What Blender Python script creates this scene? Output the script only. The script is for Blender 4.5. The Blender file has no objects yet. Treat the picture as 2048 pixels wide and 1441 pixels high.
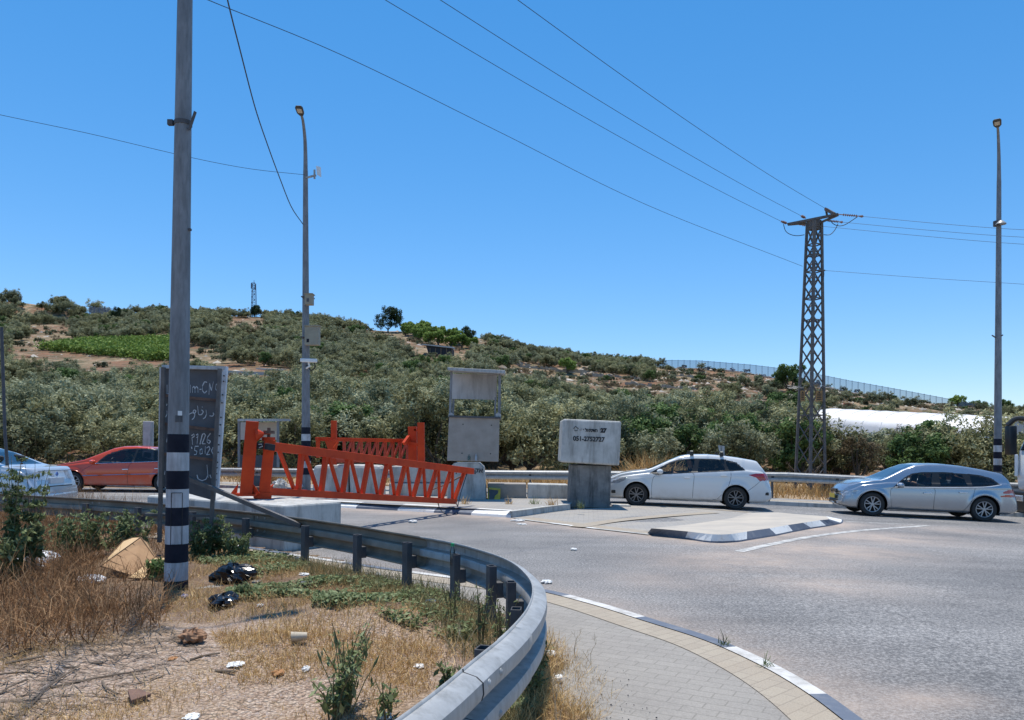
import bpy, bmesh, math, random
import numpy as np
from mathutils import Vector, Matrix
random.seed(7); rng = np.random.default_rng(7)
scene = bpy.context.scene
COL = scene.collection
PI = math.pi
# ------------------------------------------------------------------ camera
F = 1540.0; HOR = 898.0; EYE = 1.52
PITCH = math.radians(0.8); ROLL = math.radians(0.6)
PV = HOR - F*math.tan(PITCH)
RM = Matrix.Rotation(math.radians(90)+PITCH, 3, 'X') @ Matrix.Rotation(ROLL, 3, 'Z')
CAM = Vector((0, 0, EYE))
cam = bpy.data.objects.new('camera', bpy.data.cameras.new('camera')); COL.objects.link(cam)
cam.matrix_world = Matrix.Translation(CAM) @ RM.to_4x4()
cam.data.sensor_width = 36.0; cam.data.lens = F/2048*36
cam.data.shift_y = (PV-720.5)/2048
cam.data.clip_start = 0.05; cam.data.clip_end = 5000
scene.camera = cam

def ray(u, v):
    return RM @ Vector(((u-1024)/F, (PV-v)/F, -1))
def P(u, v, d):
    r = ray(u, v); return CAM + r*(d/r.y)
def gz(X):
    return -0.028*0.8*math.log1p(math.exp(min(40, (min(X, 40)-3.6)/0.8)))
def gz_np(X):
    return -0.028*0.8*np.log1p(np.exp(np.minimum(40, (np.minimum(X, 40)-3.6)/0.8)))
def G(u, v, z=0.0):
    r = ray(u, v); zz = z
    p = None
    for _ in range(30):
        t = (zz-CAM.z)/r.z; p = CAM + r*t
        zz = 0.5*zz + 0.5*(z + gz(p.x))
    return p
# ------------------------------------------------------------------ terrain shape
SK = np.array([(-900,585),(-400,610),(0,652),(150,652),(230,640),(350,630),(500,628),(600,638),(700,652),(800,660),(930,674),(1000,692),(1100,714),(1200,728),(1300,733),(1400,741),(1500,752),(1600,767),(1700,786),(1800,801),(1900,814),(2048,826),(2400,850),(3000,868)], float)
SK2 = np.array([(-900,540),(-300,575),(0,597),(60,600),(110,606),(160,622),(210,636),(300,680),(400,720),(900,760),(3000,880)], float)
Y0, YR, YR2 = 44.0, 260.0, 430.0
def hill_np(X, Y):
    Ys = np.maximum(Y, 1.0)
    u = 1024 + F*X/Ys
    hor = HOR + .0105*(np.clip(u, -2000, 4000)-1024)
    e1 = (hor-np.interp(u, SK[:,0], SK[:,1]))/F
    e2 = (hor-np.interp(u, SK2[:,0], SK2[:,1]))/F
    zr = 1.52 + e1*YR
    t = np.clip((Ys-Y0)/(YR-Y0), 0, 1)
    z = zr*t**1.15
    z = z - np.clip(Ys-YR, 0, 260)*0.22
    z2 = (1.52+e2*YR2)*np.clip((Ys-300)/(YR2-300), 0, 1)**1.3 - np.clip(Ys-YR2, 0, 500)*0.2
    z = np.where(Ys > YR, np.maximum(z, z2), z)
    tt = np.clip((Ys-60)/100, 0, 1)
    z = z + tt*(0.9*np.sin(X*.045+1.3)*np.sin(Ys*.06+X*.01)+.45*np.sin(X*.13+Ys*.09))
    terr = np.sin(Ys*.32+np.sin(X*.05)*1.5)
    z = z + tt*0.35*np.sign(terr)*np.abs(terr)**.3*(u > 900)
    return np.maximum(z, -1.2)
def terr_np(X, Y):
    return gz_np(X)*np.clip(1-(Y-30)/60, 0, 1) + hill_np(X, Y)
def terr(X, Y):
    return float(terr_np(np.array([X]), np.array([Y]))[0])
_YS = np.arange(30, 480, .5)
def T(u, v):
    """world point where the sight line (u, v) meets the hillside"""
    r = ray(u, v)
    X = r.x/r.y*_YS; Z = EYE + r.z/r.y*_YS
    hit = np.nonzero(terr_np(X, _YS) >= Z)[0]
    i = hit[0] if len(hit) else int(np.argmin(Z-terr_np(X, _YS)))
    return Vector((X[i], _YS[i], terr(X[i], _YS[i])))
# ------------------------------------------------------------------ materials
MATS = {}
def newmat(name):
    m = bpy.data.materials.new(name); m.use_nodes = True
    nt = m.node_tree; b = nt.nodes['Principled BSDF']
    return m, nt, b
def N(nt, t, **kw):
    n = nt.nodes.new(t)
    for k, v in kw.items():
        if k in n.inputs.keys(): n.inputs[k].default_value = v
        else: setattr(n, k, v)
    return n
def rgb(c): return (c[0], c[1], c[2], 1)
def mixcol(nt, a, b, fac):
    n = nt.nodes.new('ShaderNodeMix'); n.data_type = 'RGBA'
    for s, x in ((6, a), (7, b)):
        if isinstance(x, tuple): n.inputs[s].default_value = rgb(x)
        else: nt.links.new(x, n.inputs[s])
    if isinstance(fac, (int, float)): n.inputs[0].default_value = fac
    else: nt.links.new(fac, n.inputs[0])
    return n.outputs[2]
def noise(nt, scale, detail=4, rough=.6, co='Object', stretch=None):
    tc = nt.nodes.new('ShaderNodeTexCoord'); o = tc.outputs[co]
    if stretch:
        mp = nt.nodes.new('ShaderNodeMapping'); mp.inputs['Scale'].default_value = stretch
        nt.links.new(o, mp.inputs[0]); o = mp.outputs[0]
    n = N(nt, 'ShaderNodeTexNoise', Scale=scale, Detail=detail, Roughness=rough)
    nt.links.new(o, n.inputs['Vector']); return n.outputs[0]
def ramp(nt, fac, stops):
    r = nt.nodes.new('ShaderNodeValToRGB'); nt.links.new(fac, r.inputs[0])
    el = r.color_ramp.elements
    while len(el) < len(stops): el.new(.5)
    for e, (p, c) in zip(el, stops):
        e.position = p; e.color = rgb(c) if isinstance(c, tuple) else (c, c, c, 1)
    return r.outputs[0]
def bump(nt, b, h, strength=.3, dist=.02):
    n = N(nt, 'ShaderNodeBump', Strength=strength, Distance=dist)
    nt.links.new(h, n.inputs['Height']); nt.links.new(n.outputs[0], b.inputs['Normal'])
def mat(name, c1, c2=None, rough=.6, metal=0., scale=4., bmp=0., bscale=40., lo=.35, hi=.65, stretch=None, stain=None, spec=.5, coat=0.):
    if name in MATS: return MATS[name]
    m, nt, b = newmat(name)
    c2 = c2 or tuple(x*.8 for x in c1)
    o = ramp(nt, noise(nt, scale, 6, .65, stretch=stretch), [(lo, c1), (hi, c2)])
    if stain:
        f = ramp(nt, noise(nt, scale*2.3, 5, .7, stretch=(1, 1, .15)), [(.47, 0.), (.72, .85)])
        o = mixcol(nt, o, stain, f)
    nt.links.new(o, b.inputs['Base Color'])
    b.inputs['Roughness'].default_value = rough; b.inputs['Metallic'].default_value = metal
    b.inputs['Specular IOR Level'].default_value = spec
    b.inputs['Coat Weight'].default_value = coat; b.inputs['Coat Roughness'].default_value = .04
    if bmp: bump(nt, b, noise(nt, bscale, 3), bmp, .01)
    MATS[name] = m; return m
def glass_mat(name, tint, alpha, rough=.02):
    m, nt, b = newmat(name); nt.nodes.remove(b)
    out = nt.nodes['Material Output']
    tr = N(nt, 'ShaderNodeBsdfTransparent', Color=rgb(tint))
    gl = N(nt, 'ShaderNodeBsdfGlossy', Color=(1, 1, 1, 1), Roughness=rough)
    df = N(nt, 'ShaderNodeBsdfDiffuse', Color=(.02, .025, .03, 1))
    fr = N(nt, 'ShaderNodeFresnel', IOR=1.5)
    m1 = nt.nodes.new('ShaderNodeMixShader'); m1.inputs[0].default_value = alpha
    nt.links.new(tr.outputs[0], m1.inputs[1]); nt.links.new(df.outputs[0], m1.inputs[2])
    m2 = nt.nodes.new('ShaderNodeMixShader')
    nt.links.new(fr.outputs[0], m2.inputs[0]); nt.links.new(m1.outputs[0], m2.inputs[1]); nt.links.new(gl.outputs[0], m2.inputs[2])
    nt.links.new(m2.outputs[0], out.inputs[0]); return m
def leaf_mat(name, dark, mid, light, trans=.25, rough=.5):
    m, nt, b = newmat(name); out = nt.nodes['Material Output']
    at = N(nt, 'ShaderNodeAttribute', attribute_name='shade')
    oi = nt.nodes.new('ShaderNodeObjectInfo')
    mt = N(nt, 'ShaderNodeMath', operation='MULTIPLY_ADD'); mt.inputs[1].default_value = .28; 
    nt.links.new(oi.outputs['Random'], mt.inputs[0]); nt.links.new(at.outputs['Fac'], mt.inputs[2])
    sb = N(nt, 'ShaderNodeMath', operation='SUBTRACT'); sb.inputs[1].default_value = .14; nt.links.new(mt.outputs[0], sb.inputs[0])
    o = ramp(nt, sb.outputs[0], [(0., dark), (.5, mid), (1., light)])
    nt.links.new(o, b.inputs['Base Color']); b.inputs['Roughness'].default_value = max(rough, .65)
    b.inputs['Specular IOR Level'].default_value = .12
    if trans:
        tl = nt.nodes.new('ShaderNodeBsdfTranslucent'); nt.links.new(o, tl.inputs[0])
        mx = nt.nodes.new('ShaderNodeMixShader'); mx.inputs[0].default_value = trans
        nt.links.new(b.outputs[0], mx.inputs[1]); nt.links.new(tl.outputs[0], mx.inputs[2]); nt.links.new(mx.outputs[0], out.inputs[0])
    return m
# ------------------------------------------------------------------ object helpers
def setp(o, label=None, cat=None, group=None, kind=None):
    if label: o['label'] = label
    if cat: o['category'] = cat
    if group: o['group'] = group
    if kind: o['kind'] = kind
    return o
def thing(name, label, cat, loc=(0, 0, 0), group=None, rotz=0):
    o = bpy.data.objects.new(name, None); COL.objects.link(o)
    o.location = loc; o.rotation_euler = (0, 0, rotz); o.empty_display_size = .2
    return setp(o, label, cat, group)
def mesh_obj(name, me, parent=None, loc=None):
    o = bpy.data.objects.new(name, me); COL.objects.link(o)
    if parent is not None: o.parent = parent
    if loc is not None: o.location = loc
    return o
def copy_tree(o, parent=None):
    c = o.copy(); COL.objects.link(c)
    if parent is not None: c.parent = parent
    for ch in list(o.children): copy_tree(ch, c)
    return c
def root_loc(parent):
    v = Vector((0, 0, 0)); p = parent
    while p is not None: v += p.location; p = p.parent
    return v
class MB:
    """collects polygons in world (or local) metres, then makes ONE mesh object"""
    def __init__(s): s.v = []; s.f = []; s.m = []
    def add(s, vs, fs, mi=0):
        b = len(s.v); s.v += [tuple(x) for x in vs]
        for f in fs: s.f.append(tuple(b+i for i in f)); s.m.append(mi)
    def hexa(s, p, mi=0):   # p: 8 corners, bottom 4 (ccw) then top 4
        s.add(p, [(3,2,1,0),(4,5,6,7),(0,1,5,4),(1,2,6,5),(2,3,7,6),(3,0,4,7)], mi)
    def box(s, c, d, mi=0, rot=None):
        x, y, z = d[0]/2, d[1]/2, d[2]/2
        p = [Vector(q) for q in ((-x,-y,-z),(x,-y,-z),(x,y,-z),(-x,y,-z),(-x,-y,z),(x,-y,z),(x,y,z),(-x,y,z))]
        if rot is not None: p = [rot @ q for q in p]
        s.hexa([q+Vector(c) for q in p], mi)
    def beam(s, a, b, w, h, mi=0, up=(0, 0, 1)):
        a = Vector(a); b = Vector(b); d = (b-a).normalized(); upv = Vector(up)
        if abs(d.dot(upv)) > .98: upv = Vector((0, 1, 0))
        r = d.cross(upv).normalized(); t = r.cross(d).normalized()
        q = [-r*w/2-t*h/2, r*w/2-t*h/2, r*w/2+t*h/2, -r*w/2+t*h/2]
        s.hexa([a+x for x in q]+[b+x for x in q], mi)
    def slab(s, quad, dv, mi=0):     # quad: front face TL,TR,BR,BL ; dv: depth vector
        tl, tr, br, bl = [Vector(q) for q in quad]; dv = Vector(dv)
        s.hexa([bl, br, br+dv, bl+dv, tl, tr, tr+dv, tl+dv], mi)
    def tube(s, pts, rad, n=8, mi=0, cap=True):
        pts = [Vector(p) for p in pts]
        if not hasattr(rad, '__len__'): rad = [rad]*len(pts)
        prev = None; rings = []
        for i, p in enumerate(pts):
            d = (pts[min(i+1, len(pts)-1)]-pts[max(i-1, 0)]).normalized()
            ref = prev if prev is not None else (Vector((0, 0, 1)) if abs(d.z) < .9 else Vector((0, 1, 0)))
            r = d.cross(ref).normalized() if d.cross(ref).length > 1e-4 else d.orthogonal().normalized()
            t = r.cross(d).normalized(); prev = t
            rings.append([p+(r*math.cos(2*PI*k/n)+t*math.sin(2*PI*k/n))*rad[i] for k in range(n)])
        vs = [q for rg in rings for q in rg]; fs = []
        for i in range(len(pts)-1):
            for k in range(n):
                a = i*n+k; b = i*n+(k+1) % n; fs.append((a, b, b+n, a+n))
        if cap: fs.append(tuple(range(n-1, -1, -1))); fs.append(tuple(range((len(pts)-1)*n, len(pts)*n)))
        s.add(vs, fs, mi)
    def lathe(s, prof, c, axis='Z', n=24, mi=0, close=True):
        vs = []; c = Vector(c)
        for r, h in prof:
            for k in range(n):
                a = 2*PI*k/n; x, y = r*math.cos(a), r*math.sin(a)
                q = {'Z': (x, y, h), 'Y': (x, h, y), 'X': (h, x, y)}[axis]
                vs.append(c+Vector(q))
        fs = []
        m = len(prof)
        for i in range(m-1):
            for k in range(n):
                a = i*n+k; b = i*n+(k+1) % n; fs.append((a, b, b+n, a+n))
        s.add(vs, fs, mi)
    def prism(s, poly, dv, mi=0):
        poly = [Vector(p) for p in poly]; dv = Vector(dv); n = len(poly)
        s.add(poly+[p+dv for p in poly], [tuple(range(n-1, -1, -1)), tuple(range(n, 2*n))]+[(i, (i+1) % n, (i+1) % n+n, i+n) for i in range(n)], mi)
    def poly(s, pts, mi=0): s.add(pts, [tuple(range(len(pts)))], mi)
    def build(s, name, mats, parent=None, smooth=False, bevel=0, seg=2, local=False, fixn=True):
        me = bpy.data.meshes.new(name)
        off = Vector((0, 0, 0)) if (local or parent is None) else root_loc(parent)
        me.from_pydata([(x-off.x, y-off.y, z-off.z) for x, y, z in s.v], [], s.f)
        if not isinstance(mats, (list, tuple)): mats = [mats]
        for m in mats: me.materials.append(m)
        me.polygons.foreach_set('material_index', s.m)
        bm = bmesh.new(); bm.from_mesh(me)
        if fixn: bmesh.ops.recalc_face_normals(bm, faces=bm.faces)
        if bevel:
            es = [e for e in bm.edges if len(e.link_faces) == 2 and e.calc_face_angle(0) > .5]
            bmesh.ops.bevel(bm, geom=es, offset=bevel, segments=seg, affect='EDGES', profile=.5, clamp_overlap=True)
        for f in bm.faces: f.smooth = smooth
        bm.to_mesh(me); bm.free()
        if smooth:
            try: me.set_sharp_from_angle(angle=math.radians(40))
            except Exception: pass
        return mesh_obj(name, me, parent)
def single(mb, name, mats, label, cat, group=None, kind=None, loc=None, **kw):
    """a thing that is one mesh"""
    if loc is None and kind is None and mb.v:
        a = np.array(mb.v); loc = (float(a[:, 0].mean()), float(a[:, 1].mean()), float(a[:, 2].min()))
    if loc is not None:
        L = Vector(loc); mb.v = [(x-L.x, y-L.y, z-L.z) for x, y, z in mb.v]
    o = mb.build(name, mats, None, **kw)
    if loc is not None: o.location = loc
    return setp(o, label, cat, group, kind)
def np_mesh(name, verts, nper, mats, shade=None, mi=None, smooth=False):
    """verts (n*nper,3): independent polygons with nper corners"""
    n = len(verts)//nper
    me = bpy.data.meshes.new(name)
    me.vertices.add(len(verts)); me.vertices.foreach_set('co', np.ascontiguousarray(verts, dtype=np.float32).ravel())
    me.loops.add(len(verts)); me.loops.foreach_set('vertex_index', np.arange(len(verts), dtype=np.int32))
    me.polygons.add(n); me.polygons.foreach_set('loop_start', np.arange(0, len(verts), nper, dtype=np.int32))
    for m in (mats if isinstance(mats, (list, tuple)) else [mats]): me.materials.append(m)
    if mi is not None: me.polygons.foreach_set('material_index', np.asarray(mi, dtype=np.int32))
    if shade is not None:
        a = me.attributes.new('shade', 'FLOAT', 'FACE'); a.data.foreach_set('value', np.asarray(shade, dtype=np.float32))
    me.update(calc_edges=True); me.validate()
    return me
def leaf_quads(c, n, L, W):
    """c centres (k,3), n normals, L,W sizes -> rhombic leaf quads"""
    k = len(c)
    r = rng.normal(size=(k, 3)); t = np.cross(n, r); t /= np.linalg.norm(t, axis=1)[:, None]+1e-9
    b = np.cross(n, t); b /= np.linalg.norm(b, axis=1)[:, None]+1e-9
    L = np.asarray(L)[:, None]; W = np.asarray(W)[:, None]
    q = np.stack([c-t*L, c-b*W+t*L*.1, c+t*L, c+b*W+t*L*.1], axis=1)
    return q.reshape(-1, 3)
def resample(pts, step):
    """Catmull-Rom through 2-D/3-D points, even spacing"""
    p = np.array([tuple(q) for q in pts], float); out = []
    q = np.vstack([2*p[0]-p[1], p, 2*p[-1]-p[-2]])
    for i in range(1, len(q)-2):
        for t in np.linspace(0, 1, 24, endpoint=False):
            a, b, c, d = q[i-1], q[i], q[i+1], q[i+2]
            out.append(.5*((2*b)+(-a+c)*t+(2*a-5*b+4*c-d)*t*t+(-a+3*b-3*c+d)*t**3))
    out.append(p[-1]); out = np.array(out)
    s = np.r_[0, np.cumsum(np.linalg.norm(np.diff(out, axis=0), axis=1))]
    m = max(2, int(s[-1]/step)+1); ss = np.linspace(0, s[-1], m)
    return np.stack([np.interp(ss, s, out[:, k]) for k in range(p.shape[1])], 1)
def normals2(p):
    t = np.gradient(p[:, :2], axis=0); t /= np.linalg.norm(t, axis=1)[:, None]
    return np.stack([t[:, 1], -t[:, 0]], 1)      # right-hand side of travel
def ribbon(mb, p, o0, o1, z0, z1, mi=0, follow=True):
    nn = normals2(p)
    a = p[:, :2]+nn*o0; b = p[:, :2]+nn*o1
    for i in range(len(p)-1):
        m = mi(i) if callable(mi) else mi
        q = [(a[i], z0), (b[i], z1), (b[i+1], z1), (a[i+1], z0)]
        mb.add([(x[0], x[1], z+(gz(x[0]) if follow else 0)) for x, z in q], [(0, 1, 2, 3)], m)
def inside(poly, X, Y):
    c = np.zeros(X.shape, bool); n = len(poly)
    for i in range(n):
        x1, y1 = poly[i]; x2, y2 = poly[(i+1) % n]
        k = ((y1 > Y) != (y2 > Y)) & (X < (x2-x1)*(Y-y1)/((y2-y1) if y2 != y1 else 1e-9)+x1)
        c ^= k
    return c
def dist_poly(path, X, Y):
    d = np.full(X.shape, 1e9)
    for i in range(len(path)-1):
        ax, ay = path[i][:2]; bx, by = path[i+1][:2]
        L = (bx-ax)**2+(by-ay)**2+1e-12
        t = np.clip(((X-ax)*(bx-ax)+(Y-ay)*(by-ay))/L, 0, 1)
        d = np.minimum(d, np.hypot(X-ax-t*(bx-ax), Y-ay-t*(by-ay)))
    return d
def grid_mesh(name, xs, ys, zf, mats, attrs=None, keep=None):
    X, Y = np.meshgrid(xs, ys); Z = zf(X, Y); nx, ny = len(xs), len(ys)
    me = bpy.data.meshes.new(name)
    v = np.stack([X, Y, Z], -1).reshape(-1, 3)
    i = np.arange((ny-1)*(nx-1)); r = i//(nx-1); c = i % (nx-1); a = r*nx+c
    f = np.stack([a, a+1, a+nx+1, a+nx], 1)
    if keep is not None:
        k = keep((X[:-1, :-1]+X[1:, 1:])/2, (Y[:-1, :-1]+Y[1:, 1:])/2).ravel(); f = f[k]
    me.vertices.add(len(v)); me.vertices.foreach_set('co', v.astype(np.float32).ravel())
    me.loops.add(f.size); me.loops.foreach_set('vertex_index', f.astype(np.int32).ravel())
    me.polygons.add(len(f)); me.polygons.foreach_set('loop_start', np.arange(0, f.size, 4, dtype=np.int32))
    me.polygons.foreach_set('use_smooth', np.ones(len(f), bool))
    for m in mats: me.materials.append(m)
    for k2, fn in (attrs or {}).items():
        at = me.attributes.new(k2, 'FLOAT', 'POINT'); at.data.foreach_set('value', fn(X, Y).astype(np.float32).ravel())
    me.update(calc_edges=True); return me
def text_obj(name, body, pos, h, mat_, parent=None, rot=None, font_w=1., off=None, thick=.0, bold=0.):
    cu = bpy.data.curves.new(name, 'FONT'); cu.body = body; cu.size = h/.72; cu.extrude = thick; cu.offset = bold
    cu.align_x = 'LEFT'
    tmp = bpy.data.objects.new('tmp', cu); COL.objects.link(tmp)
    bpy.context.view_layer.update()
    me = bpy.data.meshes.new_from_object(tmp.evaluated_get(bpy.context.evaluated_depsgraph_get()))
    bpy.data.objects.remove(tmp)
    me.name = name; me.materials.clear(); me.materials.append(mat_)
    o = mesh_obj(name, me, parent)
    off = root_loc(parent) if parent is not None else Vector((0, 0, 0))
    M = Matrix.Translation(Vector(pos)-off) @ (rot.to_4x4() if rot is not None else Matrix.Rotation(PI/2, 4, 'X')) @ Matrix.Diagonal((font_w, 1, 1, 1))
    o.matrix_local = M
    return o
# ------------------------------------------------------------------ light and sky
SUN_EL = math.radians(78); SUN_AZ_VEC = Vector((-0.30, 1.0, 0)).normalized()
w = bpy.data.worlds.new('World'); scene.world = w; w.use_nodes = True
nt = w.node_tree; bg = nt.nodes['Background']
sky = nt.nodes.new('ShaderNodeTexSky'); sky.sky_type = 'NISHITA'; sky.sun_disc = False
sky.sun_elevation = SUN_EL
sky.sun_rotation = math.atan2(SUN_AZ_VEC.x, SUN_AZ_VEC.y)
sky.altitude = 100; sky.air_density = 1.0; sky.dust_density = .0; sky.ozone_density = 4.
hs = N(nt, 'ShaderNodeHueSaturation', Saturation=1.25, Value=1.0); hs.inputs['Hue'].default_value = .497
tint = nt.nodes.new('ShaderNodeMix'); tint.data_type = 'RGBA'; tint.blend_type = 'MULTIPLY'; tint.inputs[0].default_value = 1
tint.inputs[7].default_value = (.92, 1.0, 1.1, 1)
nt.links.new(sky.outputs[0], tint.inputs[6]); nt.links.new(tint.outputs[2], hs.inputs['Color']); gm = N(nt, 'ShaderNodeGamma', Gamma=.80); nt.links.new(hs.outputs[0], gm.inputs[0]); t2 = nt.nodes.new('ShaderNodeMix'); t2.data_type = 'RGBA'; t2.blend_type = 'MULTIPLY'; t2.inputs[0].default_value = 1; t2.inputs[7].default_value = (1.38, 1.35, 1.45, 1); t2.clamp_result = False; nt.links.new(gm.outputs[0], t2.inputs[6]); nt.links.new(t2.outputs[2], bg.inputs[0])
bg.inputs[1].default_value = .15
sl = bpy.data.lights.new('sun', 'SUN'); sl.energy = 5.0; sl.angle = math.radians(.5); sl.color = (1, .95, .86)
so = bpy.data.objects.new('sun', sl); COL.objects.link(so)
sd = SUN_AZ_VEC*math.cos(SUN_EL)+Vector((0, 0, math.sin(SUN_EL)))
so.rotation_euler = (-sd).to_track_quat('-Z', 'Y').to_euler(); so.location = (0, 0, 50)
scene.view_settings.view_transform = 'Standard'; scene.view_settings.look = 'None'; scene.view_settings.exposure = 0
# ------------------------------------------------------------------ palette
M_conc = mat('pale_concrete', (.56, .545, .51), (.40, .39, .36), .85, scale=2.5, bmp=.35, bscale=30, stain=(.2, .19, .17))
M_concd = mat('dirty_concrete', (.25, .245, .235), (.13, .13, .125), .9, scale=3, bmp=.5, bscale=25, stain=(.05, .05, .05))
M_concg = mat('grey_concrete_panel', (.36, .32, .28), (.29, .255, .22), .85, scale=3, bmp=.25, bscale=40)
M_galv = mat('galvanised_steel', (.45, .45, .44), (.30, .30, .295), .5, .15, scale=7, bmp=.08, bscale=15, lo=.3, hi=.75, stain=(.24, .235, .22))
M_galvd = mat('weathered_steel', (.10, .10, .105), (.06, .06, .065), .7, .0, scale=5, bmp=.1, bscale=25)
M_galvi = mat('galvanised_steel_shaded', (.31, .265, .215), (.20, .175, .145), .7, .0, scale=3, bmp=.06, bscale=15, spec=.2)  # darker copy of the rail steel, inner-side shade put into the colour
M_pole = mat('galvanised_pole', (.27, .275, .285), (.13, .135, .145), .6, .1, scale=9, stretch=(1, 1, .3), lo=.3, hi=.75, stain=(.12, .12, .12))
M_steeld = mat('dark_lattice_steel', (.165, .15, .14), (.10, .09, .085), .7, .2, scale=6)
M_red = mat('red_orange_paint', (.66, .066, .014), (.50, .045, .012), .55, scale=2.6, bmp=.15, bscale=22, spec=.2)
M_redd = mat('dull_red_paint', (.56, .065, .02), (.4, .045, .016), .6, scale=3)
M_black = mat('black_rubber', (.018, .018, .02), (.028, .028, .03), .8)
M_blackp = mat('black_paint', (.010, .012, .022), (.02, .022, .034), .7, scale=8, spec=.15)
M_whitep = mat('white_road_paint', (.76, .75, .72), (.45, .42, .38), .75, scale=9, bmp=.1, lo=.54, hi=.78)
M_bluep = mat('dark_kerb_paint', (.11, .13, .17), (.2, .21, .23), .75, scale=7, lo=.45, hi=.8)
M_wstripe = mat('white_stripe_paint', (.56, .56, .57), (.40, .40, .41), .7, scale=5, stain=(.22, .21, .2))
M_rust = mat('rusty_steel', (.20, .115, .08), (.08, .05, .04), .8, scale=12)
M_wood = mat('dry_wood', (.22, .16, .11), (.12, .09, .065), .9, scale=14)
M_bark = mat('bark', (.12, .10, .08), (.06, .05, .04), .95, scale=9, bmp=.6, bscale=25)
M_white = mat('white_plastic', (.78, .78, .76), (.7, .7, .69), .5)
M_card = mat('cardboard', (.52, .33, .17), (.44, .27, .13), .85, scale=5, bmp=.1, bscale=60)
M_sheet = mat('grey_sheet_metal', (.12, .125, .14), (.08, .085, .095), .7, .0, scale=2.5, stain=(.09, .08, .08))
M_chalk = mat('chalk', (.75, .76, .78), (.45, .46, .48), .9, scale=40)
M_ink = mat('stencil_ink', (.025, .025, .028), (.07, .07, .07), .85, scale=30, lo=.5, hi=.75)
M_wire = mat('wire', (.045, .05, .065), (.035, .04, .05), .6)
M_yellow = mat('yellow_paint', (.62, .42, .04), (.5, .33, .04), .6)
M_beige = mat('beige_box', (.34, .31, .23), (.28, .25, .19), .7, scale=5)
# ------------------------------------------------------------------ road
def asphalt():
    m, nt, b = newmat('asphalt')
    big = ramp(nt, noise(nt, .35, 5, .6), [(.3, (.14, .137, .135)), (.7, (.26, .25, .24))])
    st = ramp(nt, noise(nt, 1.1, 4, .6, stretch=(.25, 1.6, 1)), [(.35, (.86, .86, .86)), (.7, (1.1, 1.1, 1.1))])
    mu = nt.nodes.new('ShaderNodeMix'); mu.data_type = 'RGBA'; mu.blend_type = 'MULTIPLY'; mu.inputs[0].default_value = 1
    nt.links.new(big, mu.inputs[6]); nt.links.new(st, mu.inputs[7])
    g1 = ramp(nt, noise(nt, 38, 4, .9), [(.40, (.35, .35, .36)), (.5, (.95, .95, .95)), (.61, (2.1, 2.05, 2.0))])
    m2 = nt.nodes.new('ShaderNodeMix'); m2.data_type = 'RGBA'; m2.blend_type = 'MULTIPLY'; m2.inputs[0].default_value = .85
    nt.links.new(mu.outputs[2], m2.inputs[6]); nt.links.new(g1, m2.inputs[7])
    # sparse pale scuffs
    sc = ramp(nt, noise(nt, 3.2, 6, .7, stretch=(.35, 1.4, 1)), [(.68, 0.), (.75, .55)])
    o = mixcol(nt, m2.outputs[2], (.50, .48, .46), sc)
    # a few fine dark cracks
    tc = nt.nodes.new('ShaderNodeTexCoord'); vo = N(nt, 'ShaderNodeTexVoronoi', feature='DISTANCE_TO_EDGE', Scale=.45)
    ns = N(nt, 'ShaderNodeTexNoise', Scale=1.5, Detail=5)
    va = N(nt, 'ShaderNodeVectorMath', operation='MULTIPLY_ADD'); va.inputs[1].default_value = (.8, .8, 0)
    nt.links.new(tc.outputs['Object'], ns.inputs['Vector']); nt.links.new(ns.outputs['Color'], va.inputs[0]); nt.links.new(tc.outputs['Object'], va.inputs[2])
    nt.links.new(va.outputs[0], vo.inputs['Vector'])
    cr = ramp(nt, vo.outputs[0], [(.0, .22), (.008, 0.)])
    o = mixcol(nt, o, (.04, .04, .04), cr)
    at = N(nt, 'ShaderNodeAttribute', attribute_name='dust')
    dn = N(nt, 'ShaderNodeMath', operation='MULTIPLY'); nt.links.new(at.outputs['Fac'], dn.inputs[0])
    nt.links.new(ramp(nt, noise(nt, 1.6, 8, .75), [(.3, .25), (.62, 1.)]), dn.inputs[1])
    o = mixcol(nt, o, (.46, .36, .29), dn.outputs[0])
    nt.links.new(o, b.inputs['Base Color']); b.inputs['Roughness'].default_value = .75
    b.inputs['Specular IOR Level'].default_value = .35
    bump(nt, b, noise(nt, 70, 3, .8), .7, .012)
    return m
def pavers(name, c1, c2, mortar, bw=.22, bh=.11, rot=.35, grime=(.2, .18, .16)):
    m, nt, b = newmat(name)
    tc = nt.nodes.new('ShaderNodeTexCoord'); mp = nt.nodes.new('ShaderNodeMapping'); mp.inputs['Rotation'].default_value = (0, 0, rot)
    nt.links.new(tc.outputs['Object'], mp.inputs[0])
    br = N(nt, 'ShaderNodeTexBrick', Scale=1.0); br.inputs['Brick Width'].default_value = bw; br.inputs['Row Height'].default_value = bh
    br.inputs['Mortar Size'].default_value = .005; br.inputs['Mortar Smooth'].default_value = .3
    br.inputs['Color1'].default_value = rgb(c1); br.inputs['Color2'].default_value = rgb(c2); br.inputs['Mortar'].default_value = rgb(mortar)
    nt.links.new(mp.outputs[0], br.inputs['Vector'])
    f = ramp(nt, noise(nt, 1.3, 7, .7), [(.45, 0.), (.8, .75)])
    o = mixcol(nt, br.outputs[0], grime, f)
    g1 = ramp(nt, noise(nt, 90, 3, .7), [(.3, (.82, .82, .82)), (.7, (1.15, 1.15, 1.15))])
    m2 = nt.nodes.new('ShaderNodeMix'); m2.data_type = 'RGBA'; m2.blend_type = 'MULTIPLY'; m2.inputs[0].default_value = 1
    nt.links.new(o, m2.inputs[6]); nt.links.new(g1, m2.inputs[7])
    nt.links.new(m2.outputs[2], b.inputs['Base Color']); b.inputs['Roughness'].default_value = .85
    bump(nt, b, br.outputs['Fac'], -.5, .01)
    return m
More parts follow.
